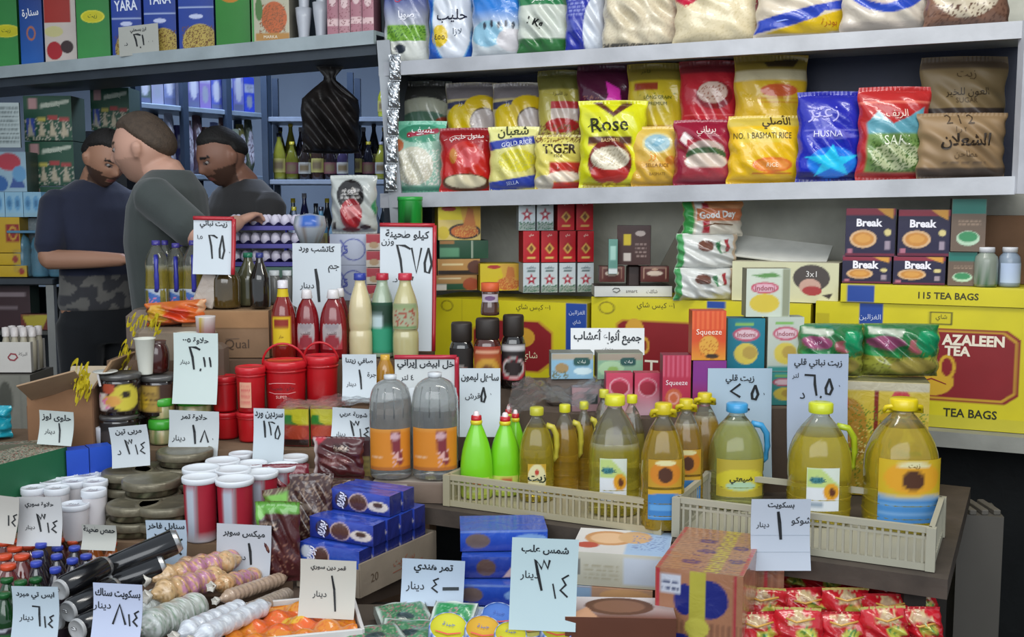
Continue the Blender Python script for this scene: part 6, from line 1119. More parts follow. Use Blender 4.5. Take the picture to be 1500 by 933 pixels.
sup2 = lie('display_step', xy(500, 905, 2.40), xy(830, 905, 2.40), .18, .045, FZ, [('bg', '3c342c')], [('bg', '4c4238')], '3c342c', 'low dark board under the green candy packets and yellow tins', 'display step', mt=BOARD)
lpack(590, 893, 2.46, .12, .09, 'green and silver candy packet, rear left of the group', gops, '8c9c8c', .35, .25, grp=gG)
lpack(665, 893, 2.42, .10, .085, 'bright green candy packet with a white edge, rear right below the tamarind card', [('bg', 'd0d8d0'), ('r', .07, .09, .93, .91, '2c8c50'), ('n', .07, .09, .93, .91, .15, '6cac84'), ('e', .5, .3, .18, .16, '2c5c4c'), ('n', .4, .4, .6, .8, .3, 'c88890')], '6ca07c', -.2, .35, grp=gG)
lpack(600, 918, 2.34, .13, .09, 'green and silver candy packet, middle front of the group', gops, '8c9c8c', -.1, .15, grp=gG)
lpack(545, 925, 2.30, .13, .08, 'green and silver candy packet, leftmost near the bottom edge', gops, '8c9c8c', .45, .12, grp=gG)
# yellow-topped tins
def ytin(px, py, Y, topc, label, spin=0, w=62, tl=.45, ring='d8dce4', blue=True):
    p = at(px, py, Y); r = w*Y/F/2
    o = lathe('cheese_tin', [(0, 0), (r*.96, 0), (r, .004), (r, .045), (r*.97, .05), (r*.92, .05)], SOFT, seg=34, ops=[('s', 12, .5, 0, 1, '4c6cb4')] if blue else None, base='b8c4dc')
    lathe('tin_top', [(r*.94, .049), (r*.92, .047), (0, .047)][::-1], PAPER, topc, seg=34, parent=o)
    letter(o, lambda u, v, of: np.stack([(u-.5)*r*1.6, (v-.5)*r*1.6, .049+of+0*u], -1), r*1.6, r*1.6, [('جبنة', .5, .6, r*.35, '3c5cac', r), ('~', [(.1, .3), (.5, .2), (.9, .3)], .004, 'd84c44')], 'top_print')
    put(o, (p.x, p.y, p.z-.03), spin, tl, .1); tag(o, label, 'tin', 'round tins with printed tops'); return o
ytin(655, 922, 2.28, 'c8c42c', 'round tin with a plain yellow top, leftmost at the bottom edge', w=60)
ytin(705, 925, 2.26, 'd0a02c', 'round tin with an orange-yellow top at the bottom edge', w=56)
ytin(728, 905, 2.34, '4c78c8', 'round tin with a blue and white printed top', w=54)
ytin(772, 918, 2.28, 'c8c468', 'round tin with a pale yellow top beside the sun card', w=54)
ytin(812, 925, 2.24, 'ccc83c', 'round tin with a yellow top right of the sun card', w=50)
ytin(745, 932, 2.22, 'ccc430', 'round tin with a yellow top at the very bottom, in the middle', w=50)
# ------------------------------------------------------------------ blue sandwich biscuits in a cardboard tray
bt = tag(empty('biscuit_tray', (0, 0, 0)), 'open brown cardboard tray with 20 printed on its side, holding blue biscuit packs', 'tray')
Q0, Q1, Q2 = at(500, 868, 2.50), at(636, 815, 2.88), at(430, 835, 2.60)
bz = .64; hT = .075
Q0 = onz(527, 876, bz); Q1 = onz(638, 822, bz); Q2 = onz(436, 858, bz); Q3 = Q1+(Q2-Q0)
def wallp(a, b, n, h0, h1, off=0):
    a, b = Vector(a), Vector(b); V = []; nn = Vector((-(b-a).y, (b-a).x, 0)).normalized()*.003
    for p in (a-nn, b-nn, b+nn, a+nn): V.append((p.x, p.y, bz+off))
    for p, hh in ((a-nn, h0), (b-nn, h1), (b+nn, h1), (a+nn, h0)): V.append((p.x, p.y, bz+off+hh))
    return mk(n, V, [(0, 3, 2, 1), (4, 5, 6, 7)]+[(i, (i+1) % 4, (i+1) % 4+4, i+4) for i in range(4)], BOARD, np.tile(srgb('8f8170'), (8, 1)), bt, smooth=False)
wl = wallp(Q0, Q1, 'side_wall', .085, .085); wallp(Q2, Q0, 'front_wall', .07, .07); wallp(Q3, Q2, 'rear_wall', .085, .085); wallp(Q1, Q3, 'far_wall', .085, .085)
slab_f = slab('tray_floor', [(Q0.x, Q0.y), (Q1.x, Q1.y), (Q3.x, Q3.y), (Q2.x, Q2.y)], bz, bz+.005, '8f8170', BOARD, bt)
qd = (Q1-Q0); letter(bt, lambda u, v, of: np.stack([Q0.x+qd.x*u+.004*qd.y/qd.length, Q0.y+qd.y*u-.004*qd.x/qd.length, bz+v*.085], -1), qd.length, .085, [('20', .17, .45, .022, '5c4c3c', .03), ('بسكويت', .55, .55, .025, '9c5c48', .12), ('~', [(.4, .3), (.8, .35)], .003, '9c5c48')], 'side_lettering')
sup3 = lie('support_box', xy(440, 890, 2.55), xy(630, 890, 2.85), .16, bz-FZ-.004, FZ, None, None, '5c4c40', 'brown box hidden beneath the cardboard biscuit tray', 'box', mt=BOARD)
osop = [('g', 0, 1, '202c78', '2c44a8'), ('e', .50, .5, .15, .40, '54342c'), ('ring', .50, .5, .16, .44, .12, 'c0a49c'), ('e', .22, .5, .12, .4, '3c2828'), ('r', .13, .2, .27, .8, '4c4c6c'), ('e', .82, .42, .16, .26, 'd8ccc0'), ('e', .82, .5, .08, .14, '4c342c')]
ax = (Q0-Q2).normalized(); bxd = (Q1-Q0).normalized()
yawT = math.atan2(ax.y, ax.x)
osop2 = [('g', 0, 1, '2c58b8', '2440a0'), ('e', .38, .5, .13, .40, '4c302c'), ('ring', .38, .5, .14, .44, .12, 'c0a49c'), ('e', .12, .6, .1, .3, 'c8d0dc')]
def oreo(u, v, z, label, L=.155, ops=osop):
    p = Q2+ax*u+bxd*v; o = box('biscuit_pack', L, .052, .053, ops, [('bg', '232a6c')], [('g', 0, 1, '2c48b0', '2444a4'), ('r', .3, .3, .7, .6, '3c5cc0')], '2438a0', [('بوريو', .22, .5, .026, 'e0e0f0', .04, 1.2, .03)], FILM, .006); put(o, (p.x, p.y, z), yawT); tag(o, label, 'biscuit pack', 'blue sandwich biscuit packs in the tray'); return o
Lq = (Q0-Q2).length; nq = int(qd.length/.056)
for k in range(nq):
    oreo(Lq/2, .034+.0555*k, bz+.007, 'blue sandwich biscuit pack in the bottom layer, %s from the front' % hatch(k), L=Lq*.93)
for k in range(nq):
    oreo(Lq*.50, .03+.0575*k, bz+.062, 'blue sandwich biscuit pack in the second layer, %s from the front' % hatch(k), L=Lq*.95, ops=osop2 if k == 0 else osop)
for k in range(nq-1):
    oreo(Lq*.52, .072+.0575*k, bz+.117, 'blue sandwich biscuit pack in the third layer, %s from the front' % hatch(k), L=Lq*1.02)
for k in range(nq-3):
    oreo(Lq*.50, .15+.0575*k, bz+.172, 'blue sandwich biscuit pack on top of the heap, %s from the front' % hatch(k), L=Lq*.98)
# ------------------------------------------------------------------ blue packs behind the sun card
bl = [('g', 0, 1, '1c3490', '2c58c0'), ('e', .2, .5, .14, .36, '6c5a54'), ('e', .8, .5, .2, .3, '7ca0d0'), ('r', 0, .9, 1, 1, '6c84c4')]
shz = FZ
for i, (x0, x1, y0, y1, Y, lab) in enumerate(((672, 792, 868, 903, 2.50, 'blue biscuit carton at the bottom of the dark pile, nearest'), (668, 790, 838, 868, 2.54, 'light blue biscuit carton, second from the bottom of the pile'), (676, 796, 815, 838, 2.58, 'blue biscuit carton with a brown biscuit print, third up the pile'), (672, 800, 795, 815, 2.62, 'dark blue biscuit carton at the top of the pile behind the sun card'))):
    zb = [FZ, None, None, None][i]
    if i: zb = ztop
    b, w, h = spot(x0, y0, x1, y1, Y, zb); h = .052
    o = box('biscuit_carton', w, .13, h, bl if i % 2 else [('g', 0, 1, '1c2c80', '24409c'), ('e', .3, .5, .12, .4, '5c443c'), ('p', [(.5, 0), (1, .3), (1, .8), (.6, .5)], 'c8a8a0')], [('bg', '141c50')], [('bg', '2c50b0')], '24409c', (), FILM, .002); put(o, (b.x, Y+.07, zb), -.12+.06*i); tag(o, lab, 'carton', 'blue biscuit cartons under the oil table'); ztop = zb+h+.003
    if i == 1:
        o.name = 'biscuit_carton'
wp = lpack(712, 905, 2.42, .10, .09, 'flat white card lying below the blue biscuit cartons', [('bg', 'a8b4cc')], 'a8b4cc', -.1, .3, name='white_card', hh=.004, cat='card', mt=CARD)
# ------------------------------------------------------------------ biscuit cartons in the middle right
cook = [('g', 0, 1, 'c8c4c0', 'd8d4d0'), ('r', .55, .0, 1, 1, '9cb4d0'), ('e', .35, .62, .26, .3, 'c08c5c'), ('e', .35, .62, .2, .22, 'd8b088'), ('e', .62, .7, .18, .25, 'c8a074'), ('e', .15, .3, .12, .12, 'b04c3c'), ('n', .6, .2, .95, .8, .2, '6c7ca8')]
sup4 = lie('support_box', xy(855, 925, 2.44), xy(985, 925, 2.44), .22, .068, FZ, None, None, '5c4c44', 'brown box hidden under the white wafer cartons', 'box', mt=BOARD)
fz2 = FZ+.07
def wc(x0, x1, y0, y1, Y, zb, d, yaw, label, side='b0a890', front=None, top=cook):
    b, w, h = spot(x0, y0, x1, y1, Y, zb)
    o = box('wafer_carton', w, d, h, front or [('g', 0, 1, 'bcb8a4', 'c8c4b4'), ('r', .06, .3, .11, .8, '7c7c78'), ('r', .55, .1, .95, .9, 'c4ccd8'), ('h', .15, .2, .5, .7, 4, 'b0a890')], [('bg', side)], top, 'c8c4b8', (), CARD, .001); put(o, b+Vector((0, d/2, 0)), yaw); tag(o, label, 'carton', 'white wafer cartons'); return o, zb+h
w1, z_ = wc(838, 966, 862, 905, 2.46, fz2, .17, -.2, 'white and brown wafer carton, lower of the two beside the sun card', front=[('bg', 'b48c70'), ('r', 0, 0, .3, 1, '8ca8c4'), ('e', .7, .7, .3, .3, 'c89868')], top=[('g', 0, 1, 'c89878', 'd0ccc8'), ('e', .68, .5, .22, .35, 'c08c5c'), ('e', .68, .5, .16, .25, 'd0a880'), ('r', 0, 0, .3, 1, 'b8c8d8')])
w2, z_ = wc(846, 990, 812, 853, 2.46, z_+.002, .19, -.2, 'white wafer carton with a biscuit picture on its lid, upper of the two')
o, _z = wc(830, 992, 905, 935, 2.20, FZ, .12, -.05, 'brown and white chocolate cookie carton at the bottom edge', front=[('bg', '5c3424')], top=[('g', 0, 1, '6c3c2c', 'd0c8c8'), ('e', .5, .55, .32, .42, '5c3828'), ('e', .5, .55, .24, .3, '7c5440'), ('p', [(0, 0), (.3, .0), (.2, .5)], 'c09070')], side='4c2c20')
# big wrapped brick of blue-oval packets
brick = [('s', 34, .35, 0, .55, '6c4838'), ('r', .0, 0, .05, 1, 'a8343c'), ('r', .9, 0, .93, 1, 'a0303c'), ('e', .62, .76, .22, .17, '1c2470'), ('e', .34, .74, .12, .14, '1c2470'), ('e', .3, .3, .2, .13, '1c2470'), ('e', .7, .25, .12, .15, '1c2470'), ('r', .40, 0, .58, 1, 'a8a03c'), ('e', .49, .5, .14, .09, 'b8b048'), ('r', .06, .78, .3, .95, 'b8bcc8'), ('h', .08, .81, .28, .92, 2, '4c5470')]
btop = [('g', 0, 1, 'a07458', 'a87c60'), ('r', .55, 0, .72, 1, 'b0a040'), ('n', .3, 0, .9, 1, .06, '4c3464'), ('e', .35, .2, .12, .05, '4c3068'), ('e', .45, .45, .12, .05, '4c3068'), ('e', .4, .7, .12, .05, '4c3068'), ('e', .85, .3, .1, .05, '4c3068'), ('e', .82, .6, .1, .05, '4c3068'), ('r', .0, 0, .05, 1, 'a8343c'), ('r', .95, 0, 1, 1, 'a8343c'), ('h', 0, 0, 1, 1, 22, '8c6450')]
b, w, h = spot(958, 842, 1078, 925, 2.22, FZ)
o = box('wrapped_biscuit_block', w*1.08, .31, h, brick, [('s', 20, .35, 0, 1, '7c5040'), ('h', 0, 0, 1, 1, 3, 'a87860')], btop, '9c6c50', (), mat('film_wrapped_card', .3, coat=.5, bump=.5, bscale=22, bdist=.006, var=.1), .003, res=.004); put(o, b+Vector((0.065, .165, 0)), -.36); tag(o, 'large film-wrapped block of brown biscuit packets with blue ovals', 'biscuit block')
b, w, h = spot(1088, 836, 1135, 920, 2.42, FZ)
o = box('wrapped_biscuit_block', w*1.1, .12, h, [('s', 16, .35, 0, 1, '7c5444'), ('r', .45, 0, .55, 1, 'a8343c')], [('bg', 'a07860')], btop, '9c7058', (), MATS['film_wrapped_card'], .003); put(o, b+Vector((.03, .06, 0)), -.25); tag(o, 'film-wrapped block of biscuit packets behind the red bags', 'biscuit block')
# red bags of bread sticks
rb = [('g', 0, 1, 'b0141f', 'b81a26'), ('p', [(.25, .72), (.5, 1), (.75, .72)], 'b49878'), ('n', .25, .7, .75, 1, .3, 'c8b084'), ('e', .62, .55, .2, .12, 'b8b84c'), ('n', .5, .4, .8, .7, .2, '3c7c3c'), ('n', 0, 0, 1, .4, .06, 'e08088')]
rbY = 0
spots = [(1098, 838, 2.56, .0), (1150, 828, 2.60, .1), (1208, 832, 2.58, -.1), (1262, 838, 2.56, .1), (1310, 846, 2.50, .0), (1118, 872, 2.40, -.1), (1178, 868, 2.42, .1), (1240, 872, 2.40, 0), (1300, 872, 2.38, -.05), (1338, 868, 2.44, .1), (1108, 900, 2.27, .1), (1170, 902, 2.26, -.1), (1232, 898, 2.27, 0), (1296, 900, 2.26, .1), (1345, 902, 2.30, 0)]
rnk = ['back row', 'middle row', 'front row']
sup5 = lie('display_step', xy(1090, 900, 2.33), xy(1362, 900, 2.33), .30, .05, FZ, None, None, '5c2c28', 'low dark red board under the red bags', 'display step', mt=BOARD)
for i, (x, y, Y, a) in enumerate(spots):
    zb = FZ+.052; t = at(x, y, Y); hh = t.z-zb+.015*(i % 2); w = 70*Y/F
    o = bag('bread_stick_bag', w, max(.09, hh), .085, rb, 'b0161f', (), FILM, seed=i+70, crimp=.06, waist=-.10, crumple=.012, sag=.5, sealcol='b8ac60' if i % 2 else 'a81c28'); put(o, (t.x, Y, zb), a, -.1)
    tube('yellow_tie', [(-w*.3, -.03, hh*.85), (-.01, -.042, hh*.80), (w*.3, -.03, hh*.86)], .0025, PLAST, 'd0a04c', o, 6)
    tag(o, 'red bread stick bag with yellow tie, %s from left in the %s' % (hatch(i % 5), rnk[i//5]), 'bag', 'red bags of bread sticks')
# ================================================================== handwritten price cards
CARDM = mat('price_card', .55, var=.04, vscale=5)
def sign(x0, y0, x1, y1, Y, label, hdr=None, spec=(), roll=0., yaw=0., frame=None, col='ccd4da', hv=.90, hh=.09, bend=.01, frame_sides='tr'):
    b, w, h = spot(x0, y0, x1, y1, Y); nv = 8; nu = 5
    u, v = np.meshgrid(np.linspace(0, 1, nu), np.linspace(0, 1, nv))
    S = lambda u, v, o: np.stack([(u-.5)*w, -o+bend*np.sin(PI*v)*1.0+.10*h*v, v*h], -1)
    V = np.concatenate([S(u, v, 0).reshape(-1, 3), S(u, v, -.0015).reshape(-1, 3)])
    o = mk('price_card', V, np.concatenate([gridf(nu, nv), gridf(nu, nv, nu*nv, True)]), CARDM, np.tile(srgb(col), (len(V), 1)))
    if frame:
        fw = .012
        if 't' in frame_sides: tube('red_edge', [tuple(S(np.array(a), np.array(1.0), .001)) for a in np.linspace(0, 1, 5)], fw*.6, PLAST, frame, o, 6)
        if 'r' in frame_sides: tube('red_edge', [tuple(S(np.array(1.0), np.array(a), .001)) for a in np.linspace(0, 1, 8)], fw*.6, PLAST, frame, o, 6)
    sp = []
    if hdr: sp.append((hdr, .5, hv-.01, hh*h*1.35, '1c2228', w*.92, -.03, .025))
    for q in spec:
        if isinstance(q[0], str) and q[0] in DIG and len(q) == 6: sp.append(('#', q[0], q[1], q[2], q[3], q[4], q[5]*w, '14181c'))
        else: sp.append(q)
    for i, q in enumerate(sp):
        if q[0] not in ('#', '~') and isinstance(q[3], float) and q[3] > .2 and len(q) < 5: pass
    letter(o, S, w, h, sp, 'handwriting', .0015)
    o.rotation_euler = (0, roll, yaw); o.location = b; tag(o, label, 'price card', 'handwritten price cards'); return o
def wd_(s, u, v, h): return (s, u, v, h*1.3, '1c2228', None, 0, .01)
sign(282, 320, 341, 402, 3.50, 'red-edged price card before the green-shirted man', 'زيت نباتي', [('2', .38, .28, .22, .42, .05), ('5', .62, .28, .18, .42, .05), ('0', .88, .35, .05, .1, .05), wd_('١,٥', .16, .66, .012)], frame='b02430', roll=.02, hh=.11, bend=.004)
sign(427, 357, 498, 500, 3.68, 'plain white price card with a thick 1 standing behind the ketchup bottles', 'كاتشب ورد', [('1', .42, .40, .22, .34, .07), wd_('دينار', .30, .56, .02), wd_('جم', .85, .74, .02)], hv=.95, hh=.06, roll=.01)
sign(555, 330, 635, 514, 3.60, 'tallest price card, red framed, reading 2,75 behind the pale sauce bottles', 'كيلو طحينة', [('2', .30, .58, .26, .26, .045), (',', .56, .56, .08, .1, .04), ('7', .58, .62, .18, .2, .045), ('5', .78, .62, .2, .2, .045), wd_('د.', .28, .56, .01), wd_('وزن', .14, .86, .018)], frame='b02430', hv=.93, hh=.06, roll=.01)
sign(252, 489, 317, 592, 3.22, 'tall white price card with 2,11 above the green-lidded jars', 'حلاوة ٥٠٠', [('2', .35, .48, .25, .32, .055), (',', .58, .46, .06, .12, .05), ('1', .65, .52, .1, .14, .045), ('1', .78, .52, .1, .14, .045), wd_('دينار', .25, .58, .012)], col='c8d4d0', hv=.90, hh=.08, roll=.02)
sign(501, 520, 551, 588, 3.22, 'small white price card with 1 between the red pails and the red-framed card', 'صافي زيتنا', [('1', .45, .25, .18, .42, .06), wd_('دينار', .26, .35, .012), wd_('جرة', .86, .55, .014)], hv=.85, hh=.12)
sign(578, 524, 669, 602, 3.14, 'wide red-framed price card with a thick 1 above the clear jugs', 'خل ابيض إيراني', [('1', .52, .22, .14, .42, .05), wd_('٤ لتر', .20, .60, .016)], frame='b02438', hv=.86, hh=.15, col='d0d4d4')
sign(673, 541, 733, 640, 3.08, 'white price card reading 50 behind the lime green bottles', 'سائل ليمون', [('5', .5, .50, .16, .22, .055), ('0', .74, .58, .05, .08, .05), wd_('قرش', .32, .58, .016)], hv=.87, hh=.1)
o = sign(836, 481, 944, 520, 3.35, 'white card reading all kinds of herbs in front of the yellow cartons', 'جميع أنواع أعشاب', [('منتجات', .5, .22, .010, '1c2228', .06, 0, .0)], hv=.68, hh=.42, col='e4e6e6', bend=.002)
sign(1037, 542, 1131, 704, 2.965, 'tall pale blue-white price card with 50 behind the blue-capped jug', 'زيت قلي', [('<', .36, .74, .15, .12, .045), ('5', .66, .72, .15, .13, .045), ('0', .86, .75, .04, .04, .045), (',', .62, .62, .05, .06, .04)], hv=.91, hh=.065, col='a8bccc')
sign(1154, 521, 1243, 700, 2.86, 'tall bluish price card with 6,50 behind the lime-capped bottle', 'زيت نباتي قلي', [('6', .28, .66, .24, .17, .045), (',', .53, .64, .05, .06, .04), ('5', .60, .67, .17, .13, .045), ('0', .84, .72, .04, .04, .04), wd_('د', .25, .66, .013), wd_('لتر', .13, .82, .013)], hv=.93, hh=.06, col='a4b0c4')
sign(1101, 734, 1188, 836, 2.38, 'folded white price card with 1 in front of the right crate', 'بسكويت', [('1', .42, .42, .14, .40, .06), wd_('دينار', .2, .62, .012), wd_('شوكو', .85, .68, .016), ('~', [(0, .48), (1, .48)], .001, '8c98a4'), ('~', [(0, .25), (1, .25)], .001, '8c98a4')], hv=.92, hh=.08, col='b4bcc8')
sign(745, 793, 843, 924, 2.20, 'big white price card with 3/14, right of the green candy packets', 'شمس علب', [('3', .34, .42, .24, .34, .045), ('/', .60, .34, .12, .16, .03), ('4', .72, .36, .16, .24, .035), wd_('دينار', .28, .58, .016)], hv=.88, hh=.08, col='b8ccd0', roll=.04)
sign(586, 822, 678, 888, 2.50, 'white price card reading tamarind 4 dinar over the green packets', 'تمر هندي', [('4', .46, .28, .14, .30, .035), wd_('دينار', .22, .38, .018), ('~', [(.66, .36), (.92, .38)], .010, '2c3438')], hv=.80, hh=.18, col='bccbdc', roll=.05)
sign(436, 823, 518, 906, 2.36, 'cream price card with a long slanting 1 in front of the biscuit tray', 'قمر دين سوري', [('1', .50, .12, .26, .60, .04), wd_('دينار', .36, .38, .013)], hv=.86, hh=.09, col='c4c2b8', roll=.05)
sign(313, 771, 393, 862, 2.62, 'pale price card with 1 behind the brown wafer tubes', 'ميكس سوبر', [('1', .55, .36, .16, .34, .05), wd_('دينار', .42, .46, .014)], hv=.86, hh=.1, col='bcc0c8', roll=.05)
sign(213, 764, 272, 828, 2.62, 'bluish price card ending in 4 behind the black slanting can', 'سنابل فاخر', [('4', .72, .22, .18, .34, .06), ('3', .2, .34, .26, .34, .05)], hv=.86, hh=.14, col='b4c4d4')
sign(132, 858, 204, 940, 2.16, 'white price card with a wide 8 /14 in front of the black cans', 'بسكويت سناك', [('8', .42, .28, .26, .34, .055), ('/', .70, .26, .1, .2, .04), ('4', .80, .26, .14, .26, .045), wd_('دينار', .18, .58, .015)], hv=.82, hh=.14, col='bcc4dc', roll=.05)
sign(15, 862, 83, 940, 2.18, 'pale price card with 6 /14 in front of the green bottles', 'ايس تي مبرد', [('6', .42, .26, .22, .36, .045), ('/', .66, .24, .1, .2, .04), ('4', .76, .24, .14, .22, .045), wd_('دينار', .3, .40, .012)], hv=.84, hh=.12, col='b4c2cc', roll=.02)
sign(24, 730, 89, 800, 2.66, 'cream price card with 3 /14 standing before the small white tubs', 'حلاوة سوري', [('3', .42, .28, .2, .36, .05), ('/', .64, .26, .1, .2, .04), ('4', .74, .26, .16, .24, .045), wd_('دينار', .28, .36, .010)], hv=.84, hh=.11, col='c4c4c4')
sign(-22, 728, 20, 795, 2.62, 'price card cut by the left edge of the picture, ending in 4', None, [('/', .62, .36, .12, .22, .06), ('4', .76, .36, .2, .26, .06)], col='bcb8b0', roll=.12)
sign(118, 770, 168, 806, 2.68, 'price card half hidden behind the orange-capped bottles', 'حمص طحينة', [], hv=.78, hh=.26, col='bcbcb4', roll=.04)
sign(369, 600, 414, 682, 3.05, 'slim white price card with 125 among the white lids', 'سردين ورد', [('1', .30, .48, .14, .30, .07), ('2', .48, .52, .22, .24, .05), ('5', .66, .46, .24, .24, .05)], hv=.89, hh=.1, col='bcc6cc', roll=.03)
sign(245, 603, 318, 668, 3.14, 'white price card with 1,80 above the grey tins', 'حلاوة تمر', [('1', .44, .26, .16, .42, .05), ('8', .64, .30, .16, .26, .045), ('0', .86, .34, .05, .08, .045), wd_('دينار', .2, .36, .016)], hv=.86, hh=.12, col='c4cacc', roll=.04)
sign(164, 625, 220, 684, 3.02, 'sloping price card with 3 /14 over the blue packets', 'مربى تين', [('3', .36, .30, .2, .36, .05), ('/', .6, .28, .12, .24, .04), ('4', .72, .28, .18, .28, .045), wd_('د', .2, .36, .010)], hv=.86, hh=.12, col='c0c6ca', roll=-.09)
sign(54, 603, 104, 652, 3.02, 'small price card with 1 in front of the open cardboard box', 'حلوى لوز', [('1', .52, .08, .2, .56, .05), wd_('دينار', .32, .36, .012)], hv=.80, hh=.18, col='bcc4c0', roll=.07)
sign(484, 599, 546, 648, 3.06, 'white price card with 3 /14 above the tall brown pouch', 'شوربة عربي', [('3', .42, .18, .22, .44, .05), ('/', .64, .16, .1, .24, .04), ('4', .74, .16, .18, .3, .05), wd_('دينار', .22, .20, .012)], hv=.80, hh=.16, roll=.06)
sg = sign(172, 36, 236, 80, lineY(204, -.03), 'price card with 2,100 leaning on the blue YARA cartons', 'ارز بسمتي', [('2', .38, .28, .18, .42, .045), (',', .52, .22, .05, .14, .04), ('1', .58, .3, .08, .36, .04), ('0', .74, .38, .03, .05, .04), ('0', .84, .38, .03, .05, .04), wd_('د.', .18, .40, .010)], hv=.84, hh=.13, col='b0b0a8', roll=-.07, yaw=WYAW*.5, bend=.0)
# ================================================================== coffee bag, plates and egg trays behind the top step
pouchY = 3.95
b, w, h = spot(486, 257, 553, 342, pouchY)
cz0 = b.z
o = bag('coffee_bag', w, h, .10, [('e', .45, .66, .30, .26, '1c1818'), ('e', .47, .34, .24, .26, 'a02830'), ('p', [(.3, .45), (.65, .5), (.7, .35), (.4, .25)], 'c87878'), ('h', .25, .6, .65, .78, 3, 'a8a4a0'), ('r', .05, .08, .12, .2, '3c3838'), ('e', .76, .12, .12, .04, '3c2c2c'), ('p', [(.88, .45), (1, .6), (1, .3)], '3c8c5c'), ('e', .45, .08, .2, .04, '7c2024')], 'b4b8b4', [('قهوة', .45, .72, .022, 'e0dcd8', .09), ('بن', .45, .5, .012, 'e0dcd8', .03)], seed=12, waist=0.02); put(o, b, 0); tag(o, 'white coffee bag with a black and red round print, behind the tall price cards', 'bag')
def bxp(name, x0, x1, y0, zb, ztop, Y, d, lab, cat, ops, base, sd, tp=None, txt=(), grp=None):
    b, w, _ = spot(x0, y0, x1, y0+20, Y, zb); o = box(name, w, d, ztop-zb, ops, [('bg', sd)], [('bg', tp or sd)], base, txt, CARD, .001); put(o, b+Vector((0, d/2, 0)), 0); tag(o, lab, cat, grp); return o
za_, zb2 = at(520, 388, 3.9).z, at(520, 440, 3.9).z
blu = [('ring', .55, .5, .28, .36, .10, '4c54a0'), ('l', [(.2, .2), (.4, .5), (.25, .8)], .02, '5c64a8')]
bxp('sugar_box', 483, 546, 388, zb2, za_-.001, 3.9, .12, 'white box with a blue ring drawing, lower of two under the coffee bag', 'box', blu, 'aeb4c8', '8c90a4', txt=[('35', .3, .5, .03, '4c54a0')], grp='white boxes with blue rings')
bxp('sugar_box', 483, 546, 342, za_, cz0-.001, 3.9, .12, 'white box with a blue ring drawing, upper of two under the coffee bag', 'box', blu, 'b4bacc', '8c90a4', txt=[('35', .3, .5, .03, '4c54a0')], grp='white boxes with blue rings')
zlow = T2Z+.02
bxp('tall_carton', 430, 548, 440, .14, zb2-.001, 3.9, .16, 'plain carton hidden behind the ketchup bottles, holding up the white boxes', 'carton', None, '6c6058', '5c5048')
for k in range(4):
    zz = zb2+.002+k*.060
    o = bxp('red_packet', 537, 560, 420, zz, zz+.057, 3.86, .05, 'red and white packet beside the white boxes, %s from the bottom' % hatch(k), 'packet', [('r', 0, .45, 1, 1, 'a0303c'), ('e', .5, .3, .3, .2, 'a88c6c')], 'bcb4a8', '6c2c30', grp='red and white packets')
# wrapped plates, egg trays: a stand behind
ez = at(395, 385, 4.0).z-.015
eg = bxp('egg_stand', 335, 445, 385, .14, ez, 3.98, .30, 'plain pale green carton under the purple egg trays', 'carton', [('bg', '5c7c6c')], '5c7c6c', '4c6c5c')
EGG = mat('egg_shell', .4, var=.04)
egg0 = None
def egg_tray(zb, k):
    global egg0
    W_, D_ = .262, .24; nx, ny = 7, 4; t = tag(empty('egg_tray', (at(395, 350, 4.1).x, 4.12, zb)), 'purple moulded egg tray, %s from the bottom of the stack' % hatch(k), 'egg tray', 'purple egg trays')
    u, v = np.meshgrid(np.linspace(0, 1, 43), np.linspace(0, 1, 25)); z = .014-.012*np.cos(u*nx*2*PI)*-1*.5-.012*np.cos(v*ny*2*PI)*-.5
    V = np.stack([(u-.5)*W_, (v-.5)*D_, z+.004], -1).reshape(-1, 3); V2 = V-np.array([0, 0, .003]); n = len(V)
    mk('pulp_tray', np.concatenate([V, V2]), np.concatenate([gridf(43, 25), gridf(43, 25, n, True)]), SOFT, np.tile(srgb('4c4890'), (2*n, 1)), t)
    for sy in (-1, 1): plain('tray_rim', W_, .006, .016, '544e9c', SOFT, t, (0, sy*D_/2, 0))
    for j in range(2):
        for i in range(nx):
            x = t.location.x+(-W_/2+W_*(i+.5)/nx); y = 4.12-D_/2+D_*(j+.5)/ny; loc = (x, y, zb+.012)
            if egg0 is None:
                egg0 = lathe('egg', [(0, 0), (.008, .001), (.0135, .006), (.017, .015), (.0175, .023), (.0155, .033), (.0105, .041), (.005, .0445), (0, .0455)], EGG, 'cdc8d8', seg=14); egg0.location = loc; tag(egg0, 'white egg, leftmost of the front row in the bottom purple tray', 'egg', 'eggs in the purple trays')
            else: dup(egg0, loc, 0, 'white egg, %s from left, %s row, in the %s purple tray' % (hatch(i), ['front', 'second'][j], ['bottom', 'middle', 'top'][k]))
for k in range(3): egg_tray(ez+.002+k*.066, k)
b, w, h = spot(434, 312, 482, 355, 3.80)
o = lathe('wrapped_bowl', [(0, 0), (w*.3, 0), (w*.48, h*.5), (w*.5, h*.6), (w*.44, h*.9), (0, h)], PLAST, ops=[('n', 0, 0, 1, .6, .3, '8c8480'), ('r', .42, .55, .62, .95, '2c5cb0'), ('r', .36, .5, .42, .9, 'c8c8d0')], base='9ca4ac', seg=26); put(o, b); tag(o, 'film-wrapped bowl with a blue sticker beside the egg trays', 'bowl')
bs_ = plain('bowl_stand', .13, .08, b.z-T3Z-.004, '7c8478', CARD, loc=(b.x+.01, 3.755, T3Z+.002)); tag(bs_, 'pale grey carton holding up the film-wrapped bowl', 'box')
b.y = 3.755; o.location.y = 3.755
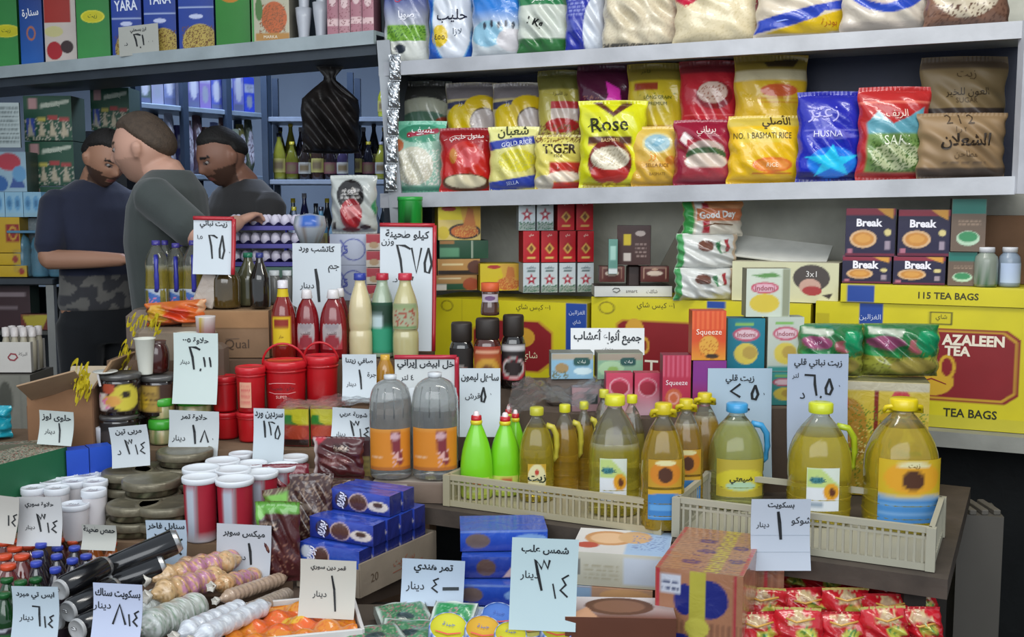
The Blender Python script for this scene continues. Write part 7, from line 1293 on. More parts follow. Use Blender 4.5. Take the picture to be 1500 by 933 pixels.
for i, (x0, x1) in enumerate(((392, 412), (412, 430))):
    b, w, h = spot(x0, 396, x1, 452, 3.72, cbz+.003 if False else T3Z+.16); o = lathe('glass_jar', [(0, 0), (w*.45, 0), (w*.5, .01), (w*.5, h*.75), (w*.35, h*.85)], PLAST, '5c5c58', seg=16); lathe('cap', [(w*.38, h*.85), (w*.38, h), (0, h)], PLAST, 'c0c4c4', seg=14, parent=o); put(o, b); tag(o, 'dark little jar with a pale cap behind the hot sauce bottle, %s of two' % ['left', 'right'][i], 'jar', 'little jars behind the sauce')
js = plain('jar_stand', .12, .05, .155, '5c5048', CARD, loc=(at(412, 450, 3.72).x, 3.72, T3Z+.002)); tag(js, 'brown box under the two dark little jars', 'box')
# ================================================================== the back room
RK = mat('blue_grey_metal', .4, metal=.3, bump=.1, var=.15)
def rack(p0, p1, zs, dep, label, posts=3, col='8fa0b0', ztop=2.35):
    p0, p1 = Vector(p0), Vector(p1); d = (p1-p0).normalized(); n = Vector((-d.y, d.x)); L = (p1-p0).length
    t = tag(empty('metal_rack', (p0.x, p0.y, .13), math.atan2(d.y, d.x)), label, 'rack')
    for z in zs: plain('shelf', L, dep, .03, col, RK, t, (L/2, dep/2, z-.13-.03))
    for i in range(posts):
        for y in (0, dep): beam('post', (L*i/(posts-1), y, 0), (L*i/(posts-1), y, ztop-.13), .035, .035, '3c4a5c', RK, t)
    return t, p0, d, n, math.atan2(d.y, d.x)
def row(rk, z, items, names_, grp, cat, off=.05, seed=0):
    """items: list of (kind, s0, s1, h, colour) laid along the rack"""
    t, p0, d, n, yw = rk; rs = random.Random(seed)
    for i, (kind, s0, s1, h, c) in enumerate(items):
        w = (s1-s0)*.94; c2 = p0+d*((s0+s1)/2)+n*(off+w/2 if kind != 'x' else off); loc = (c2.x, c2.y, z+.002)
        if kind == 'b':
            o = box('packet', w, min(w, .12), h, [('r', 0, .55, 1, .8, 'a0a8bc'), ('e', .5, .3, .3, .18, '8890a0'), ('h', .15, .6, .85, .75, 2, '4c5468')] if i % 2 else [('e', .5, .5, .35, .3, 'b0b4c0'), ('r', 0, 0, 1, .15, '5c6484')], [('bg', c)], None, c, res=.012)
        elif kind == 'g':
            o = bag('packet_bag', w, h, .06, [('e', .5, .5, .36, .3, 'b0b0bc'), ('n', .2, .3, .8, .7, .2, '5c4c5c')], c, res=.012, seed=i)
        else:
            r = w/2; o = lathe('glass_bottle', [(0, 0), (r*.9, 0), (r, .01), (r, h*.55), (r*.6, h*.74), (r*.36, h*.84), (r*.34, h*.93)], SYR, c, seg=14)
            lathe('cap', [(r*.4, h*.92), (r*.4, h), (0, h)], PLAST, ['2c2c34', 'b8a830', '8c8c94'][(i*7) % 3], seg=10, parent=o)
            cyl_label(o, r, h*.15, h*.45, [('e', .5, .5, .4, .3, '6c5c40')], ['a8a058', 'a8a8a0', '6c3c44'][(i*5) % 3], .3, .7, seg=8, res=4)
        put(o, loc, yw); tag(o, '%s, %s from the left' % (names_, hatch(i) if i < 12 else 'further along'), cat, grp)
rkA = rack(xy(200, 150, 5.7), xy(392, 170, 6.42), [.75, 1.27, 1.76, 2.12], .26, 'blue-grey metal rack along the side of the back room behind the men', 4)
rkB = rack(xy(388, 170, 6.40), xy(640, 170, 6.40), [.75, 1.30, 1.74, 2.10], .30, 'grey metal rack with bottles at the far end of the back room', 3, '8c98a8')
LAk = (Vector(xy(392, 170, 6.42))-Vector(xy(200, 150, 5.7))).length
cbz_ = at(160, 191, 5.42).z; cbn = plain('dark_cabinet', .30, .22, cbz_-.132, '14181e', RK, loc=(at(148, 190, 5.42).x, 5.53, .131)); tag(cbn, 'tall narrow dark cabinet behind the bearded man in navy', 'cabinet'); plain('door_handle', .012, .012, .14, '9ca4ac', METAL, cbn, (-.11, -.116, cbz_-.5))
def spread_(n, L, s0=.03, gap=0): return [(s0+(L-s0-.05)*i/n, s0+(L-s0-.05)*(i+1)/n) for i in range(n)]
c1 = ['4c5c54', '8c90a8', '6c78a0', 'a0a4bc', '5c5c90', '7c6ca8', '4c58a8', '3c54b8', '6c70b0', '3448b8']
row(rkA, 2.12, [('b', a, b_, .20+.03*(i % 3), c1[i]) for i, (a, b_) in enumerate(spread_(10, LAk, .05))], 'lilac and blue packet on the top shelf of the side rack', 'packets on the top side shelf', 'packet')
c2_ = ['3c5c4c', '7c8cac', '98a0b8', '3c3c6c', 'a098ac', '5c4850', '4c3c34', '7c8cc0', '544044', '98a08c', '6c6838', '505848']
row(rkA, 1.76, [('g' if i % 3 else 'b', a, b_, .26+.03*(i % 3), c2_[i]) for i, (a, b_) in enumerate(spread_(12, LAk, .1))], 'hanging-size packet on the middle shelf of the side rack', 'packets on the middle side shelf', 'packet')
row(rkA, 1.27, [('b', a, b_, .22+.03*(i % 2), c2_[(i*5) % 12]) for i, (a, b_) in enumerate(spread_(10, LAk, .1))], 'dim packet on the lower shelf of the side rack', 'packets on the lower side shelf', 'packet')
LBk = .95
row(rkB, 2.10, [('o', .64+.07*i, .72+.07*i, .21, ['a8ac34', '8c9c6c', 'a0b070', 'a0a42c', '7c8c5c'][i]) for i in range(5)], 'small yellow-green bottle on the top shelf of the far rack', 'yellow-green bottles on the far rack', 'bottle')
row(rkB, 1.74, [('o', .02+.075*i, .10+.075*i, .22+.05*(i % 3 == 0), ['8c8c34', '6c6c24', '2c2420', '3c2c24', '241c20', '3c3450', '2c2028', '1c1c24'][i % 8]) for i in range(12)], 'sauce or syrup bottle on the middle shelf of the far rack', 'bottles on the far rack', 'bottle')
row(rkB, 1.30, [('o', .02+.08*i, .10+.08*i, .24+.04*(i % 2), ['2c2c90', '7c8490', '34343c', '5c8ca0', '7c9cac', '4c5c74'][i % 6]) for i in range(12)], 'dim bluish bottle on the lower shelf of the far rack', 'bluish bottles on the far rack', 'bottle')
row(rkB, 1.74, [('o', .01+.062*i, .085+.062*i, .31+.03*(i % 2), ['6c6c20', '7c7c28', '2c2420', '241c20', '2c2430', '30241c', '1c1a20'][min(i, 2)+(i % 5 if i > 1 else 0)]) for i in range(11)], 'tall dark bottle behind the row on the middle far shelf', 'tall bottles on the far rack', 'bottle', off=.15)
row(rkB, 1.30, [('o', .01+.068*i, .085+.068*i, .30+.03*(i % 3), ['34343c', '5c6c78', '2c2c60', '4c5c64'][i % 4]) for i in range(11)], 'tall dim bottle behind the row on the lower far shelf', 'tall dim bottles on the far rack', 'bottle', off=.15)
# hanging black carrier bag
bx_, wv, hv_ = spot(446, 97, 524, 224, 4.62)
o = bag('black_carrier_bag', wv, hv_, .16, [('p', [(.3, .55), (.7, .6), (.85, .3), (.5, .35)], '2c2624')], '1e1a19', (), mat('thin_black_plastic', .5, coat=.1, bump=1, bscale=9, bdist=.02, var=.1), seed=9, crimp=.02, waist=-.02, crumple=.02, sag=.9)
me = o.data; co = np.empty(len(me.vertices)*3, np.float32); me.vertices.foreach_get('co', co); co = co.reshape(-1, 3); tz_ = co[:, 2]/hv_
f_ = np.where(tz_ > .62, np.maximum(.16, 1-(tz_-.62)/.24*.84), 1.); f_ = np.where(tz_ > .86, .16+(tz_-.86)/.14*.34, f_); co[:, 0] *= f_*1.05; co[:, 1] *= np.clip(f_, .3, 1); me.vertices.foreach_set('co', co.ravel()); me.update()
put(o, bx_, .2); tag(o, 'black plastic carrier bag tied and hanging under the overhead shelf', 'carrier bag')
tube('hanging_cord', [(0, 0, hv_*.88), (.005, 0, hv_*1.0), (-.01, 0, hv_+.06)], .004, SOFT, '3c3834', o, 6)
# foil sachet strip by the left upright
st_ = tag(empty('sachet_strip', wall_pt(.06, -.03, 0)), 'hanging strip of silver foil sachets beside the left shelf upright', 'sachet strip')
s0 = bag('sachet', .045, .10, .015, [('e', .5, .5, .4, .2, 'd4d8dc')], 'a8acb0', (), mat('silver_foil', .22, metal=.8, bump=1, bscale=40, bdist=.005, var=.2), seed=3, res=.006); s0.parent = st_
for k in range(5):
    q = s0 if k == 0 else s0.copy()
    if k: COL.objects.link(q)
    q.parent = st_; q.location = (0.01*k*.5, 0, zl(0)+.015+.104*k)
# ================================================================== goods at the left edge
LF = 4.75
def lbox(name, x0, x1, y0, y1, Y, d, lab, cat, ops, base, sd='3c4c44', tp=None, txt=(), yaw=0, zb=None, grp=None, mt=None): return pk(name, x0, x1, y0, y1, Y, d, lab, cat, ops, sd, tp or sd, base, txt, yaw, zb, grp, mt=mt, res=.007)
lt = tag(empty('side_counter', (at(20, 500, 5.1).x-.02, 5.17, .13)), 'dark metal counter at the left edge carrying water packs and yellow boxes', 'counter')
zc0 = at(40, 406, 5.0).z
plain('counter_top', .54, .38, .03, '3c4248', RK, lt, (0, 0, zc0-.13-.035)); plain('rear_panel', .54, .02, zc0-.2, '1c2024', RK, lt, (0, .17, 0))
for sx in (-.25, .25):
    for sy in (-.17, .17): beam('leg', (sx, sy, 0), (sx, sy, zc0-.165), .035, .035, '8c8c88', RK, lt)
plain('lower_shelf', .52, .36, .02, '4c4c48', RK, lt, (0, 0, at(40, 490, 5.02).z-.13))
zz0 = zc0+.001
gj = [('r', .1, .70, .28, .95, 'b08888'), ('p', [(.35, .72), (.95, .84), (.95, .92), (.35, .82)], 'b0b8a8'), ('n', 0, 0, 1, .5, .2, 'a8a494'), ('r', .05, .1, .22, .5, '34489c'), ('p', [(.06, .1), (.12, .5), (.2, .1)], 'a8a494'), ('p', [(.3, .1), (.36, .48), (.44, .1)], 'b4a890'), ('r', .28, .44, .46, .52, 'b8ac50'), ('p', [(.52, .1), (.58, .48), (.68, .1)], 'b4a890'), ('r', .5, .46, .7, .56, 'a03838'), ('p', [(.76, .1), (.82, .48), (.92, .1)], 'b4a890'), ('r', .74, .44, .94, .52, 'a83c3c')]
Yg = 5.16
def gcart(x0, x1, y0, y1, lab, Y=Yg, zb=None): return lbox('dessert_carton', x0, x1, y0, y1, Y, .16, lab, 'carton', gj, '1f4c38', txt=[('باستا', .62, .80, .03, 'b8c0b0', .12, .12)], zb=zb, grp='dark green cartons with goblet prints')
zcart = at(60, 396, Yg).z
k0 = lbox('dark_carton', 30, 104, 336, 0, Yg, .16, 'dark green carton at the bottom of the goblet stack behind the water pack', 'carton', [('n', 0, 0, 1, 1, .3, '7c7c6c')], '2c3c34', zb=zz0)
z1_ = at(60, 336, Yg).z+.001; z2_ = at(60, 272, Yg).z; z3_ = at(60, 206, Yg).z
gcart(30, 105, 273, 0, 'dark green carton with goblet prints, lowest of three', zb=z1_)
gcart(30, 104, 207, 0, 'dark green carton with goblet prints, middle of three', zb=z2_)
gcart(29, 102, 140, 0, 'dark green carton with goblet prints, top of three', zb=z3_)
gcart(132, 190, 128, 190, 'dark green carton with goblet prints on the tall dark cabinet', 5.43, cbz_+.001)
lbox('notice_board', -8, 31, 150, 216, 4.99, .01, 'white lined price list hanging at the left edge', 'notice', [('h', .05, .1, .95, .95, 9, '5c6868')], 'a8b4b4')
lbox('cup_carton', -20, 33, 222, 0, 5.03, .14, 'white carton with red and blue shapes under the price list', 'carton', [('e', .5, .75, .35, .22, 'a83040'), ('e', .25, .2, .2, .2, '2c5c98'), ('p', [(.5, .1), (.75, .65), (.95, .1)], '34508c'), ('e', .8, .45, .2, .2, '5c90b8')], '8ca8b8', zb=at(10, 281, 5.03).z+.001)
wp_ = [('e', .25, .55, .18, .3, '5c94bc'), ('e', .7, .55, .18, .3, '5c94bc'), ('r', 0, 0, 1, .15, '8cb0c0'), ('e', .25, .55, .1, .15, '3c7098'), ('e', .7, .55, .1, .15, '3c7098')]
zp = zz0
lbox('yellow_carton', -22, 30, 318, 370, 5.01, .10, 'yellow carton with a dark red emblem at the left edge', 'carton', [('r', .6, .3, .98, .8, '8c1c1c'), ('ring', .8, .55, .12, .2, .3, 'c89c34')], 'bf9a1c', 'a88418', zb=at(5, 370, 5.01).z)
for i, (a_, b2) in enumerate(((371, 388), (389, 404))):
    lbox('yellow_packet', -22, 31, a_, 0 if i else b2, 5.01, .10, ['flat yellow packet under the emblem carton, upper one', 'flat yellow packet under the emblem carton, lower one'][i], 'packet', [('e', .85, .5, .08, .3, '9c2c1c')], 'c4a01c', 'a88418', zb=(at(5, b2, 5.01).z if i == 0 else zz0), grp='flat yellow packets')
for i in range(3):
    lbox('water_pack', -20+27*i, 7+27*i, 281, 316, 5.02, .09, 'pale blue shrink-wrapped water pack on the yellow carton row, %s from the left' % hatch(i), 'water pack', wp_, '86b0c8', '6c98b0', zb=at(20, 318, 5.02).z+.001, grp='small water packs')
lbox('pack_support', 32, 62, 319, 0, 5.10, .05, 'grey carton below the small pale blue water packs', 'carton', [('n', 0, 0, 1, 1, .3, '8c9498')], '7c888c', zb=zz0)
# big wrapped bottles
bp = tag(empty('bottle_pack', (at(56, 400, 5.02).x, 5.10-.02, zz0)), 'blue shrink-wrapped pack of large water bottles on the counter', 'water pack')
for i in range(3):
    for j in range(2): 
        q = lathe('bottle', [(0, 0), (.038, 0), (.04, .01), (.04, .10), (.036, .12), (.04, .14), (.03, .175), (.014, .19), (.014, .2)], mat('blue_water', .1, trans=.5, ior=1.2, coat=.6, var=.2), '7cb4cc', seg=14, parent=bp); q.location = (-.08+.08*i, -.03+.08*j, 0)
plain('wrap_band', .25, .17, .14, '6ca4bc', WRAP, bp, (0, .01, .003)); plain('blue_lid', .26, .17, .012, '4c7c98', PLAST, bp, (0, .01, .2))
# things on the lower shelf and below
zls = at(40, 490, 5.02).z+.022
lbox('yellow_package', 30, 74, 460, 484, 5.02, .05, 'yellow and red snack package on the lower counter shelf', 'package', [('p', [(.05, .9), (.95, .95), (.75, .1), (.25, .1)], 'b0a030')], '6c2c24', '4c2420', zb=zls)
lbox('dark_carton', -20, 45, 418, 460, 5.08, .1, 'dim maroon carton on the lower counter shelf at the left edge', 'carton', [('r', 0, .75, .9, .85, '8c7c80'), ('r', 0, .45, .7, .52, '7c6c70')], '3c2428', zb=zls)
for i in range(3): 
    b, w, h = spot(2+15*i, 470, 15+15*i, 500, 4.55, at(20, 515, 4.5).z-.0); 
wt = tag(empty('white_bottle_tray', (at(22, 548, 3.9).x, 3.95, at(22, 548, 3.9).z)), 'white cardboard tray with a red oval, filled with white-capped bottles', 'tray')
hwt = at(45, 548, 3.9).x-at(0, 548, 3.9).x; plain('tray_wall', hwt+.02, .004, .11, 'c4bfb8', CARD, wt, (0, -.06, 0)); plain('tray_wall', .004, .12, .11, 'b0aca4', CARD, wt, (hwt/2+.008, 0, 0)); plain('tray_floor', hwt+.02, .12, .004, 'b0aca4', CARD, wt)
letter(wt, lambda u, v, of: np.stack([(u-.5)*hwt, -.062-of+0*u, v*.11], -1), hwt, .11, [('~', [(.35, .5), (.45, .62), (.6, .6), (.66, .5), (.55, .4), (.42, .42), (.35, .5)], .006, '8c3c44'), ('البركة', .84, .6, .016, '6c6c68', .03)])
for i in range(4):
    for j in range(2):
        q = lathe('bottle', [(0, 0), (.013, 0), (.014, .10), (.010, .12), (.010, .125)], PLAST, 'a8a08c', seg=12, parent=wt); q.location = (-hwt/2+.02+.032*i, -.03+.05*j, .005)
        lathe('cap', [(.013, .122), (.013, .155), (0, .157)], PLAST, 'c8c0bc', seg=12, parent=q)
gc = lbox('grey_carton', -20, 49, 549, 640, 3.86, .2, 'grey-brown carton with a dark round emblem under the white tray', 'carton', [('e', .45, .6, .16, .3, '4c4c44'), ('r', .0, .1, .3, .12, '3c3c38'), ('r', .78, 0, .8, 1, '6c6c64')], '7c7a70', '5c5850', mt=BOARD)
gc2 = plain('carton_stand', .3, .22, gc.location.z-.135, '4c4640', BOARD, loc=(gc.location.x, gc.location.y, .132)); tag(gc2, 'dark carton underneath the grey-brown one at the left edge', 'carton'); wt.location.z = at(22, 549, 3.86).z+.004
o = bag('cyan_plastic_bag', .16, .10, .10, [('n', 0, 0, 1, 1, .05, '7cd0d8')], '1f9cb0', (), FILM, seed=31, crumple=.02, crimp=.03); put(o, at(2, 640, 3.4)+Vector((0, 0, .0)), .1); tag(o, 'crumpled cyan plastic bag at the left edge above the tin tray', 'plastic bag'); o.location.z = T2Z+.004; o.location.y = 3.30
# ================================================================== right corner under the ledge
o = slab('grey_bin', [(0, 0), (.12, -.03), (.15, .12), (.03, .15)], 0, .70, '5a5650', SOFT, kind=None); o.location = at(1398, 880, 3.1); o.location.z = .002; tag(o, 'dull grey-brown upright box standing on the dark floor by the table leg', 'box')
plain('base_plate', .18, .20, .03, '46423c', SOFT, o, (.075, .06, -.0)); 
for k in range(3): plain('lid_ridge', .02, .12, .015, '65615a', SOFT, o, (.04+.035*k, .05, .70))
for i, (x, y, Y, s) in enumerate(((1430, 915, 3.0, .10), (1475, 850, 3.5, .09), (1460, 900, 3.15, .08), (1490, 925, 2.95, .12))):
    p = onz(x, y+60, .0); o = bag('rag_bundle' if i % 2 else 'crumpled_paper', s*1.6, s*.8, s, [('n', 0, 0, 1, 1, .2, '6c7468')], ['3c4240', '4c4c48', '353c38', '5c5c54'][i], (), SOFT, seed=i+90, crumple=.02); put(o, (p.x, p.y, .004), i*.7, -.5); tag(o, 'heap of dim litter on the dark floor, %s in the right corner' % ['nearest', 'rearmost', 'middle', 'lowest right'][i], 'litter', 'litter on the floor')
# ================================================================== the three men
def blob(V, Fs, rings, seg=16, cap=True):
    """rings: (x, y, z, rx, ry[, yaw]) stacked along a limb or trunk"""
    n0 = len(V); P = [Vector(r[:3]) for r in rings]
    for i, r in enumerate(rings):
        t = (P[min(i+1, len(P)-1)]-P[max(i-1, 0)]).normalized(); side = Vector((1, 0, 0)) if abs(t.x) < .75 else Vector((0, 0, 1))
        y = t.cross(side).normalized(); x = y.cross(t).normalized()
        for k in range(seg): a = 2*PI*k/seg; V.append(tuple(P[i]+x*r[3]*math.cos(a)+y*r[4]*math.sin(a)))
    for i in range(len(rings)-1):
        for k in range(seg): Fs.append((n0+i*seg+k, n0+i*seg+(k+1) % seg, n0+(i+1)*seg+(k+1) % seg, n0+(i+1)*seg+k))
    Fs.append(tuple(n0+k for k in range(seg))[::-1]); Fs.append(tuple(n0+(len(rings)-1)*seg+k for k in range(seg)))
def limb(V, Fs, a, b, r0, r1, n=5, bulge=.0, seg=14):
    a, b = Vector(a), Vector(b); R = []
    for i in range(-1, n+2):
        t = min(1, max(0, i/n)); p = a.lerp(b, t); r = r0+(r1-r0)*t+bulge*math.sin(PI*t)
        if i == -1: p = a-(b-a).normalized()*r0*.7; r = r0*.55
        if i == n+1: p = b+(b-a).normalized()*r1*.7; r = r1*.55
        R.append((p.x, p.y, p.z, r, r))
    blob(V, Fs, R, seg)
def head_verts(scale=1., off=0., mask=None, nu=72, nv=56, hair=None):
    u, v = np.meshgrid(np.linspace(0, 2*PI, nu, endpoint=False), np.linspace(-PI/2+.001, PI/2-.001, nv))
    dx, dy, dz = np.sin(u)*np.cos(v), -np.cos(u)*np.cos(v), np.sin(v)
    rx, ry, rz = .077, .098, .118
    x, y, z = dx*rx, dy*ry, dz*rz
    front = np.clip(-dy, 0, 1)
    jaw = np.clip(-z/rz, 0, 1); x = x*(1-.30*jaw**1.5); y = np.where(y < 0, y*(1-.10*jaw), y*(1-.38*jaw**1.2))
    back = np.clip(dy, 0, 1); y = y+back*.012*np.exp(-((z-.02)/.05)**2)
    G = lambda cx, cz, sx, sz: np.exp(-((x-cx)/sx)**2-((z-cz)/sz)**2)*(front > .2)
    y = y-.020*G(0, -.030, .012, .013)-.012*G(0, -.010, .009, .022)-.005*G(0, .022, .05, .010)
    y = y+.011*(G(.031, .004, .016, .012)+G(-.031, .004, .016, .012))
    y = y-.006*G(0, -.060, .020, .006)-.005*G(0, -.071, .018, .006)+.005*G(0, -.0655, .02, .003)-.008*G(0, -.098, .02, .014)
    y = y-.004*(G(.045, -.03, .02, .02)+G(-.045, -.03, .02, .02))
    if hair is not None:
        m = hair(x, y, z, front); amt = -.010+.020*np.clip(m, 0, 1)
        nrm = np.stack([x/rx**2, y/ry**2, z/rz**2], -1); nrm /= np.linalg.norm(nrm, axis=-1, keepdims=True); P = np.stack([x, y, z], -1)+nrm*(amt+.0015*np.sin(u*23+z*300)*(m > .4))[..., None]
    else: P = np.stack([x, y, z], -1)
    j, q = np.meshgrid(np.arange(nu), np.arange(nv-1)); a = (q*nu+j).ravel(); b = (q*nu+(j+1) % nu).ravel()
    F_ = np.stack([a, b, b+nu, a+nu], 1)
    return P.reshape(-1, 3), F_
def merged(name, V, Fs, vox, mt, colf, parent, smooth=6):
    me = bpy.data.meshes.new('tmp'); me.from_pydata([tuple(map(float, p)) for p in V], [], [tuple(map(int, f)) for f in Fs]); ob = bpy.data.objects.new('tmp', me); COL.objects.link(ob)
    m = ob.modifiers.new('r', 'REMESH'); m.mode = 'VOXEL'; m.voxel_size = vox; m2 = ob.modifiers.new('s', 'SMOOTH'); m2.iterations = smooth; m2.factor = .5
    dg = bpy.context.evaluated_depsgraph_get(); dg.update(); m3 = bpy.data.meshes.new_from_object(ob.evaluated_get(dg)); bpy.data.objects.remove(ob)
    n = len(m3.vertices); co = np.empty(n*3, np.float32); m3.vertices.foreach_get('co', co); co = co.reshape(-1, 3)
    m3.polygons.foreach_set('use_smooth', np.ones(len(m3.polygons), bool))
    for a_ in list(m3.color_attributes): m3.color_attributes.remove(a_)
    a_ = m3.color_attributes.new('Col', 'FLOAT_COLOR', 'POINT'); c = np.ones((n, 4), np.float32); c[:, :3] = colf(co); a_.data.foreach_set('color', c.ravel())
    m3.materials.clear(); m3.materials.append(mt); m3.name = name; o = bpy.data.objects.new(name, m3); COL.objects.link(o); o.parent = parent; return o
def hand(V, Fs, wrist, d, up, s=1.):
    """palm and five curled fingers from the wrist along d"""
    w, d, up = Vector(wrist), Vector(d).normalized(), Vector(up).normalized(); sd = d.cross(up).normalized()
    R = [tuple(w+d*t*s)+(rx*s, ry*s) for t, rx, ry in ((-.02, .022, .022), (.02, .030, .018), (.05, .038, .016), (.085, .036, .013))]
    n0 = len(V); 
    for i, r in enumerate(R):
        c = Vector(r[:3])
        for k in range(12): a = 2*PI*k/12; V.append(tuple(c+sd*r[3]*math.cos(a)+up*r[4]*math.sin(a)))
    for i in range(3):
        for k in range(12): Fs.append((n0+i*12+k, n0+i*12+(k+1) % 12, n0+(i+1)*12+(k+1) % 12, n0+(i+1)*12+k))
    Fs.append(tuple(n0+k for k in range(12))[::-1]); Fs.append(tuple(n0+36+k for k in range(12)))
    for q, (o_, L) in enumerate(((-.028, .062), (-.010, .072), (.010, .068), (.028, .054))):
        a = w+d*.082*s+sd*o_*s; b = a+(d*.9-up*.35)*L*.5*s; c = b+(d*.45-up*.9)*L*.5*s
        limb(V, Fs, a, b, .0095*s, .0085*s, 3, seg=8); limb(V, Fs, b, c, .0085*s, .007*s, 3, seg=8)
    a = w+d*.03*s-sd*.028*s; b = a+(d*.6-sd*.7-up*.2)*.035*s; c = b+(d*.8-sd*.2-up*.4)*.03*s
    limb(V, Fs, a, b, .012*s, .010*s, 3, seg=8); limb(V, Fs, b, c, .010*s, .008*s, 3, seg=8)
def man(name, loc, yaw, head_rot, head_at, joints, label, skin, hairc, shirt, trouser, beard=0., hairfn=None, shirt_cols=None, scale=1., lean=.0, hem=.86):
    root = tag(empty(name, loc, yaw), label, 'person'); root.scale = (scale,)*3
    S_, E_, W_ = joints['s'], joints['e'], joints['w']       # shoulders, elbows, wrists: (left, right)
    H = Vector(head_at); Rm = Matrix.Rotation(head_rot[2], 3, 'Z')@Matrix.Rotation(head_rot[0], 3, 'X')@Matrix.Rotation(head_rot[1], 3, 'Y'); RN = np.array(Rm)
    V, Fs = [], []
    hv, hf = head_verts(); hw = hv@RN.T+np.array(H); n0 = len(V); V += [tuple(p) for p in hw]; Fs += [tuple(f+n0) for f in hf]
    Fs.append(tuple(range(n0, n0+72))[::-1]); Fs.append(tuple(range(n0+72*55, n0+72*56)))
    for sx in (-1, 1):   # ears
        c = Vector(RN@np.array([sx*.078, .008, -.005]))+H; blob(V, Fs, [tuple(c+Rm@Vector((sx*a, b_, z)))+(r1, r2) for a, b_, z, r1, r2 in ((-.008, 0, -.03, .004, .006), (-.002, .0, -.024, .006, .010), (.006, .004, -.005, .008, .017), (.009, .006, .012, .008, .019), (.004, .006, .026, .005, .010))], 10)
    nb_ = Vector((0+lean*0, .02, 1.46)); ch = H+Rm@Vector((0, .03, -.07))
    limb(V, Fs, nb_, ch, .066, .058, 4)
    trunk = [(0, .02, .86, .14, .10), (0, .02, .93, .165, .115), (0, .01, 1.02, .155, .11), (0, .0, 1.12, .155, .11), (0, 0, 1.24, .175, .12), (0, .01, 1.35, .185, .115), (0, .02, 1.425, .165, .095), (0, .02, 1.475, .09, .075)]
    blob(V, Fs, trunk, 20)
    for i in (0, 1):
        limb(V, Fs, S_[i], E_[i], .052, .040, 5, .004); limb(V, Fs, E_[i], W_[i], .041, .026, 5, .004)
        d = Vector(W_[i])-Vector(E_[i]); hand(V, Fs, W_[i], d, Vector((0, -.3, 1)) if abs(d.normalized().z) < .8 else Vector((0, -1, 0)))
        sx = -1 if i else 1
        limb(V, Fs, (sx*.09, .02, .90), (sx*.10, .0, .50), .085, .056, 5); limb(V, Fs, (sx*.10, 0, .50), (sx*.10, .03, .09), .056, .038, 5, .006); limb(V, Fs, (sx*.10, .03, .05), (sx*.11, -.13, .035), .042, .034, 3)
    Ri = np.linalg.inv(RN)
    def colf(co):
        c = np.tile(srgb(skin), (len(co), 1)); q = (co-np.array(H))@Ri.T; x, y, z = q[:, 0], q[:, 1], q[:, 2]; near = (np.abs(x) < .09) & (np.abs(y) < .14) & (np.abs(z) < .14)
        if beard:
            bm = near & (y < .015) & ((z < -.048) & (z > -.14) | ((z < -.03) & (np.abs(x) > .045))) & ~((np.abs(x) < .022) & (z > -.076) & (z < -.058)) | near & (y < -.09) & (np.abs(x) < .026) & (z < -.046) & (z > -.057)
            c[bm] = (1-beard)*c[bm]+beard*np.array(srgb(hairc))
        c[near & (y < -.07) & (np.abs(z+.066) < .007) & (np.abs(x) < .021)] = np.array(srgb('8c544c'))
        c[near & (y < -.06) & (np.abs(z-.024) < .0055) & (np.abs(np.abs(x)-.032) < .018)] = np.array(srgb(hairc))
        c[near & (y < -.05) & (np.abs(z-.004) < .006) & (np.abs(np.abs(x)-.031) < .013)] = np.array(srgb('5c4c48'))
        return c
    merged('body', V, Fs, .0062, SKIN, colf, root, 3)
    for sx in (-1, 1):
        c = H+Rm@Vector((sx*.031, -.079, .003)); e = lathe('eye', [(0, -.009), (.0063, -.0063), (.009, 0), (.0063, .0063), (0, .009)], PLAST, '8c8480', seg=12, parent=root); e.location = c
        p_ = lathe('iris', [(0, -.0055), (.0045, -.003), (.006, 0), (.0045, .003), (0, .0055)], PLAST, '1c1410', seg=10, parent=e); p_.location = Rm@Vector((0, -.0055, -.002))
    hv, hf = head_verts(hair=hairfn or (lambda x, y, z, fr: np.clip((z-.040+np.clip(y*.55, -.022, .07))*40+1.0*(y > .025)*(z > -.06), 0, 1)))
    hw = hv@RN.T+np.array(H); mk('hair', hw, hf, HAIR, np.tile(srgb(hairc), (len(hw), 1)), root)
    V, Fs = [], []; k = .013
    blob(V, Fs, [(0, .02, hem, .165, .125), (0, .02, hem+.03, .172, .128)]+[(x, y, z, rx+k, ry+k) for x, y, z, rx, ry in trunk[2:-1]]+[(0, .02, 1.485, .078, .070)], 22)
    for i in (0, 1):
        m_ = Vector(S_[i]).lerp(Vector(E_[i]), .80); limb(V, Fs, S_[i], m_, .068, .062, 5)
    def sc(co):
        c = np.tile(srgb(shirt), (len(co), 1))
        if shirt_cols is not None: c = shirt_cols(co, c)
        return c
    merged('t_shirt', V, Fs, .009, CLOTH, sc, root, 4)
    V, Fs = [], []
    blob(V, Fs, [(0, .02, .80, .15, .12), (0, .02, .90, .168, .122), (0, .02, .95, .165, .12)], 20)
    for sx in (-1, 1): limb(V, Fs, (sx*.088, .02, .88), (sx*.10, 0, .50), .100, .075, 5); limb(V, Fs, (sx*.10, 0, .50), (sx*.10, .03, .10), .073, .060, 5)
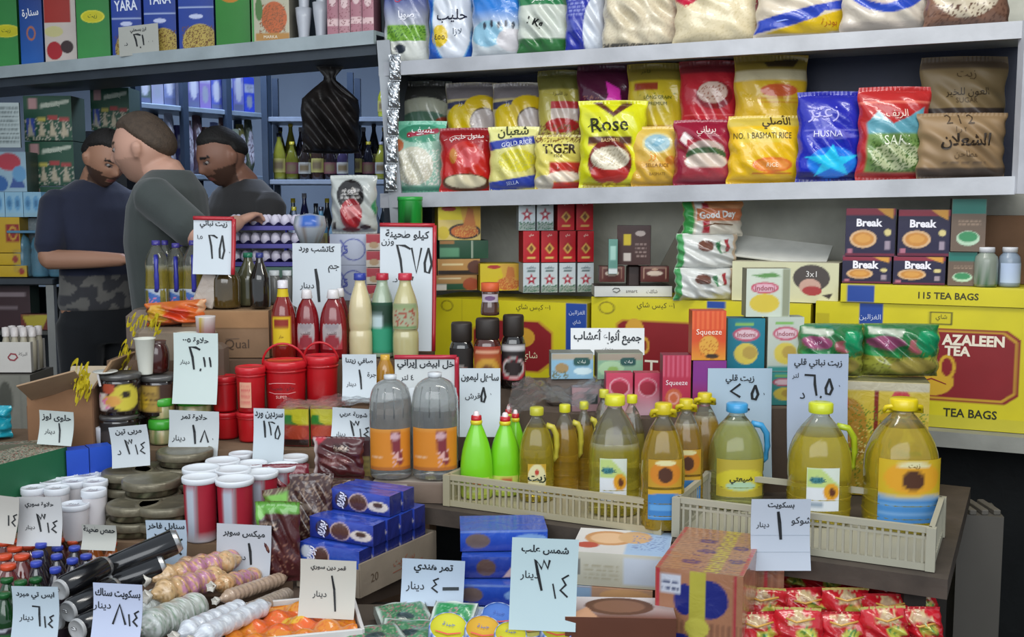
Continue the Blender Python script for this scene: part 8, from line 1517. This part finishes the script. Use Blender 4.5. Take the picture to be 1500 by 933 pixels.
    merged('trousers', V, Fs, .012, CLOTH, lambda co: np.tile(srgb(trouser), (len(co), 1)), root, 4)
    return root
def camo(co, c):
    m = (co[:, 2] < 1.09); nz = np.sin(co[:, 0]*60+co[:, 2]*35)+np.sin(co[:, 2]*80-co[:, 0]*30+2)+np.sin(co[:, 0]*110+1)*.6
    c[m & (nz > .2)] = srgb('6c6a66'); c[m & (nz <= .2)] = srgb('3c3c40'); return c
FL = .132
# navy shirt, turned towards the right of the picture, looking down
g1 = at(143, 300, 4.9)
s1_ = 1.0
man('person', (g1.x, 4.9, FL), .80, (.42, 0, .10), (.0, -.085, 1.57), {'s': ((.165, .02, 1.39), (-.165, .02, 1.39)), 'e': ((.225, -.06, 1.16), (-.235, -.04, 1.16)), 'w': ((.08, -.28, 1.17), (-.03, -.27, 1.16))},
    'man in a navy t-shirt with a dark beard looking down at his hands', 'a87c64', '1c1816', '20253a', '101318', .8, shirt_cols=camo, scale=1.06, hem=.94)
# green-grey shirt, in profile to the left
g2 = at(232, 300, 3.98)
man('person', (g2.x+.02, 4.00, FL), -1.62, (.08, 0, .0), (.0, -.075, 1.555), {'s': ((.175, .02, 1.40), (-.175, .02, 1.40)), 'e': ((.28, .22, 1.26), (-.22, .02, 1.12)), 'w': ((.08, .27, 1.31), (-.20, -.12, .92))},
    'man in a dark green-grey t-shirt seen in profile with cropped brown hair', 'c09480', '4a3c30', '3c4240', '24262c', .3, scale=1.07,
    hairfn=lambda x, y, z, fr: np.clip((z-.030+np.clip(y*.8, -.03, .085))*40, 0, 1))
# dark shirt, behind, facing left with head bowed
g3 = at(350, 300, 4.75)
man('person', (g3.x, 4.78, FL), -.75, (.34, 0, -.10), (.0, -.085, 1.57), {'s': ((.175, .02, 1.38), (-.175, .02, 1.38)), 'e': ((.24, -.04, 1.10), (-.23, -.05, 1.11)), 'w': ((.10, -.26, 1.06), (-.08, -.28, 1.08))},
    'man in a black t-shirt at the back with his head bowed', '8a6250', '171412', '2c2b2c', '15161a', .7, scale=1.06)
bpy.data.objects.remove(_tob)
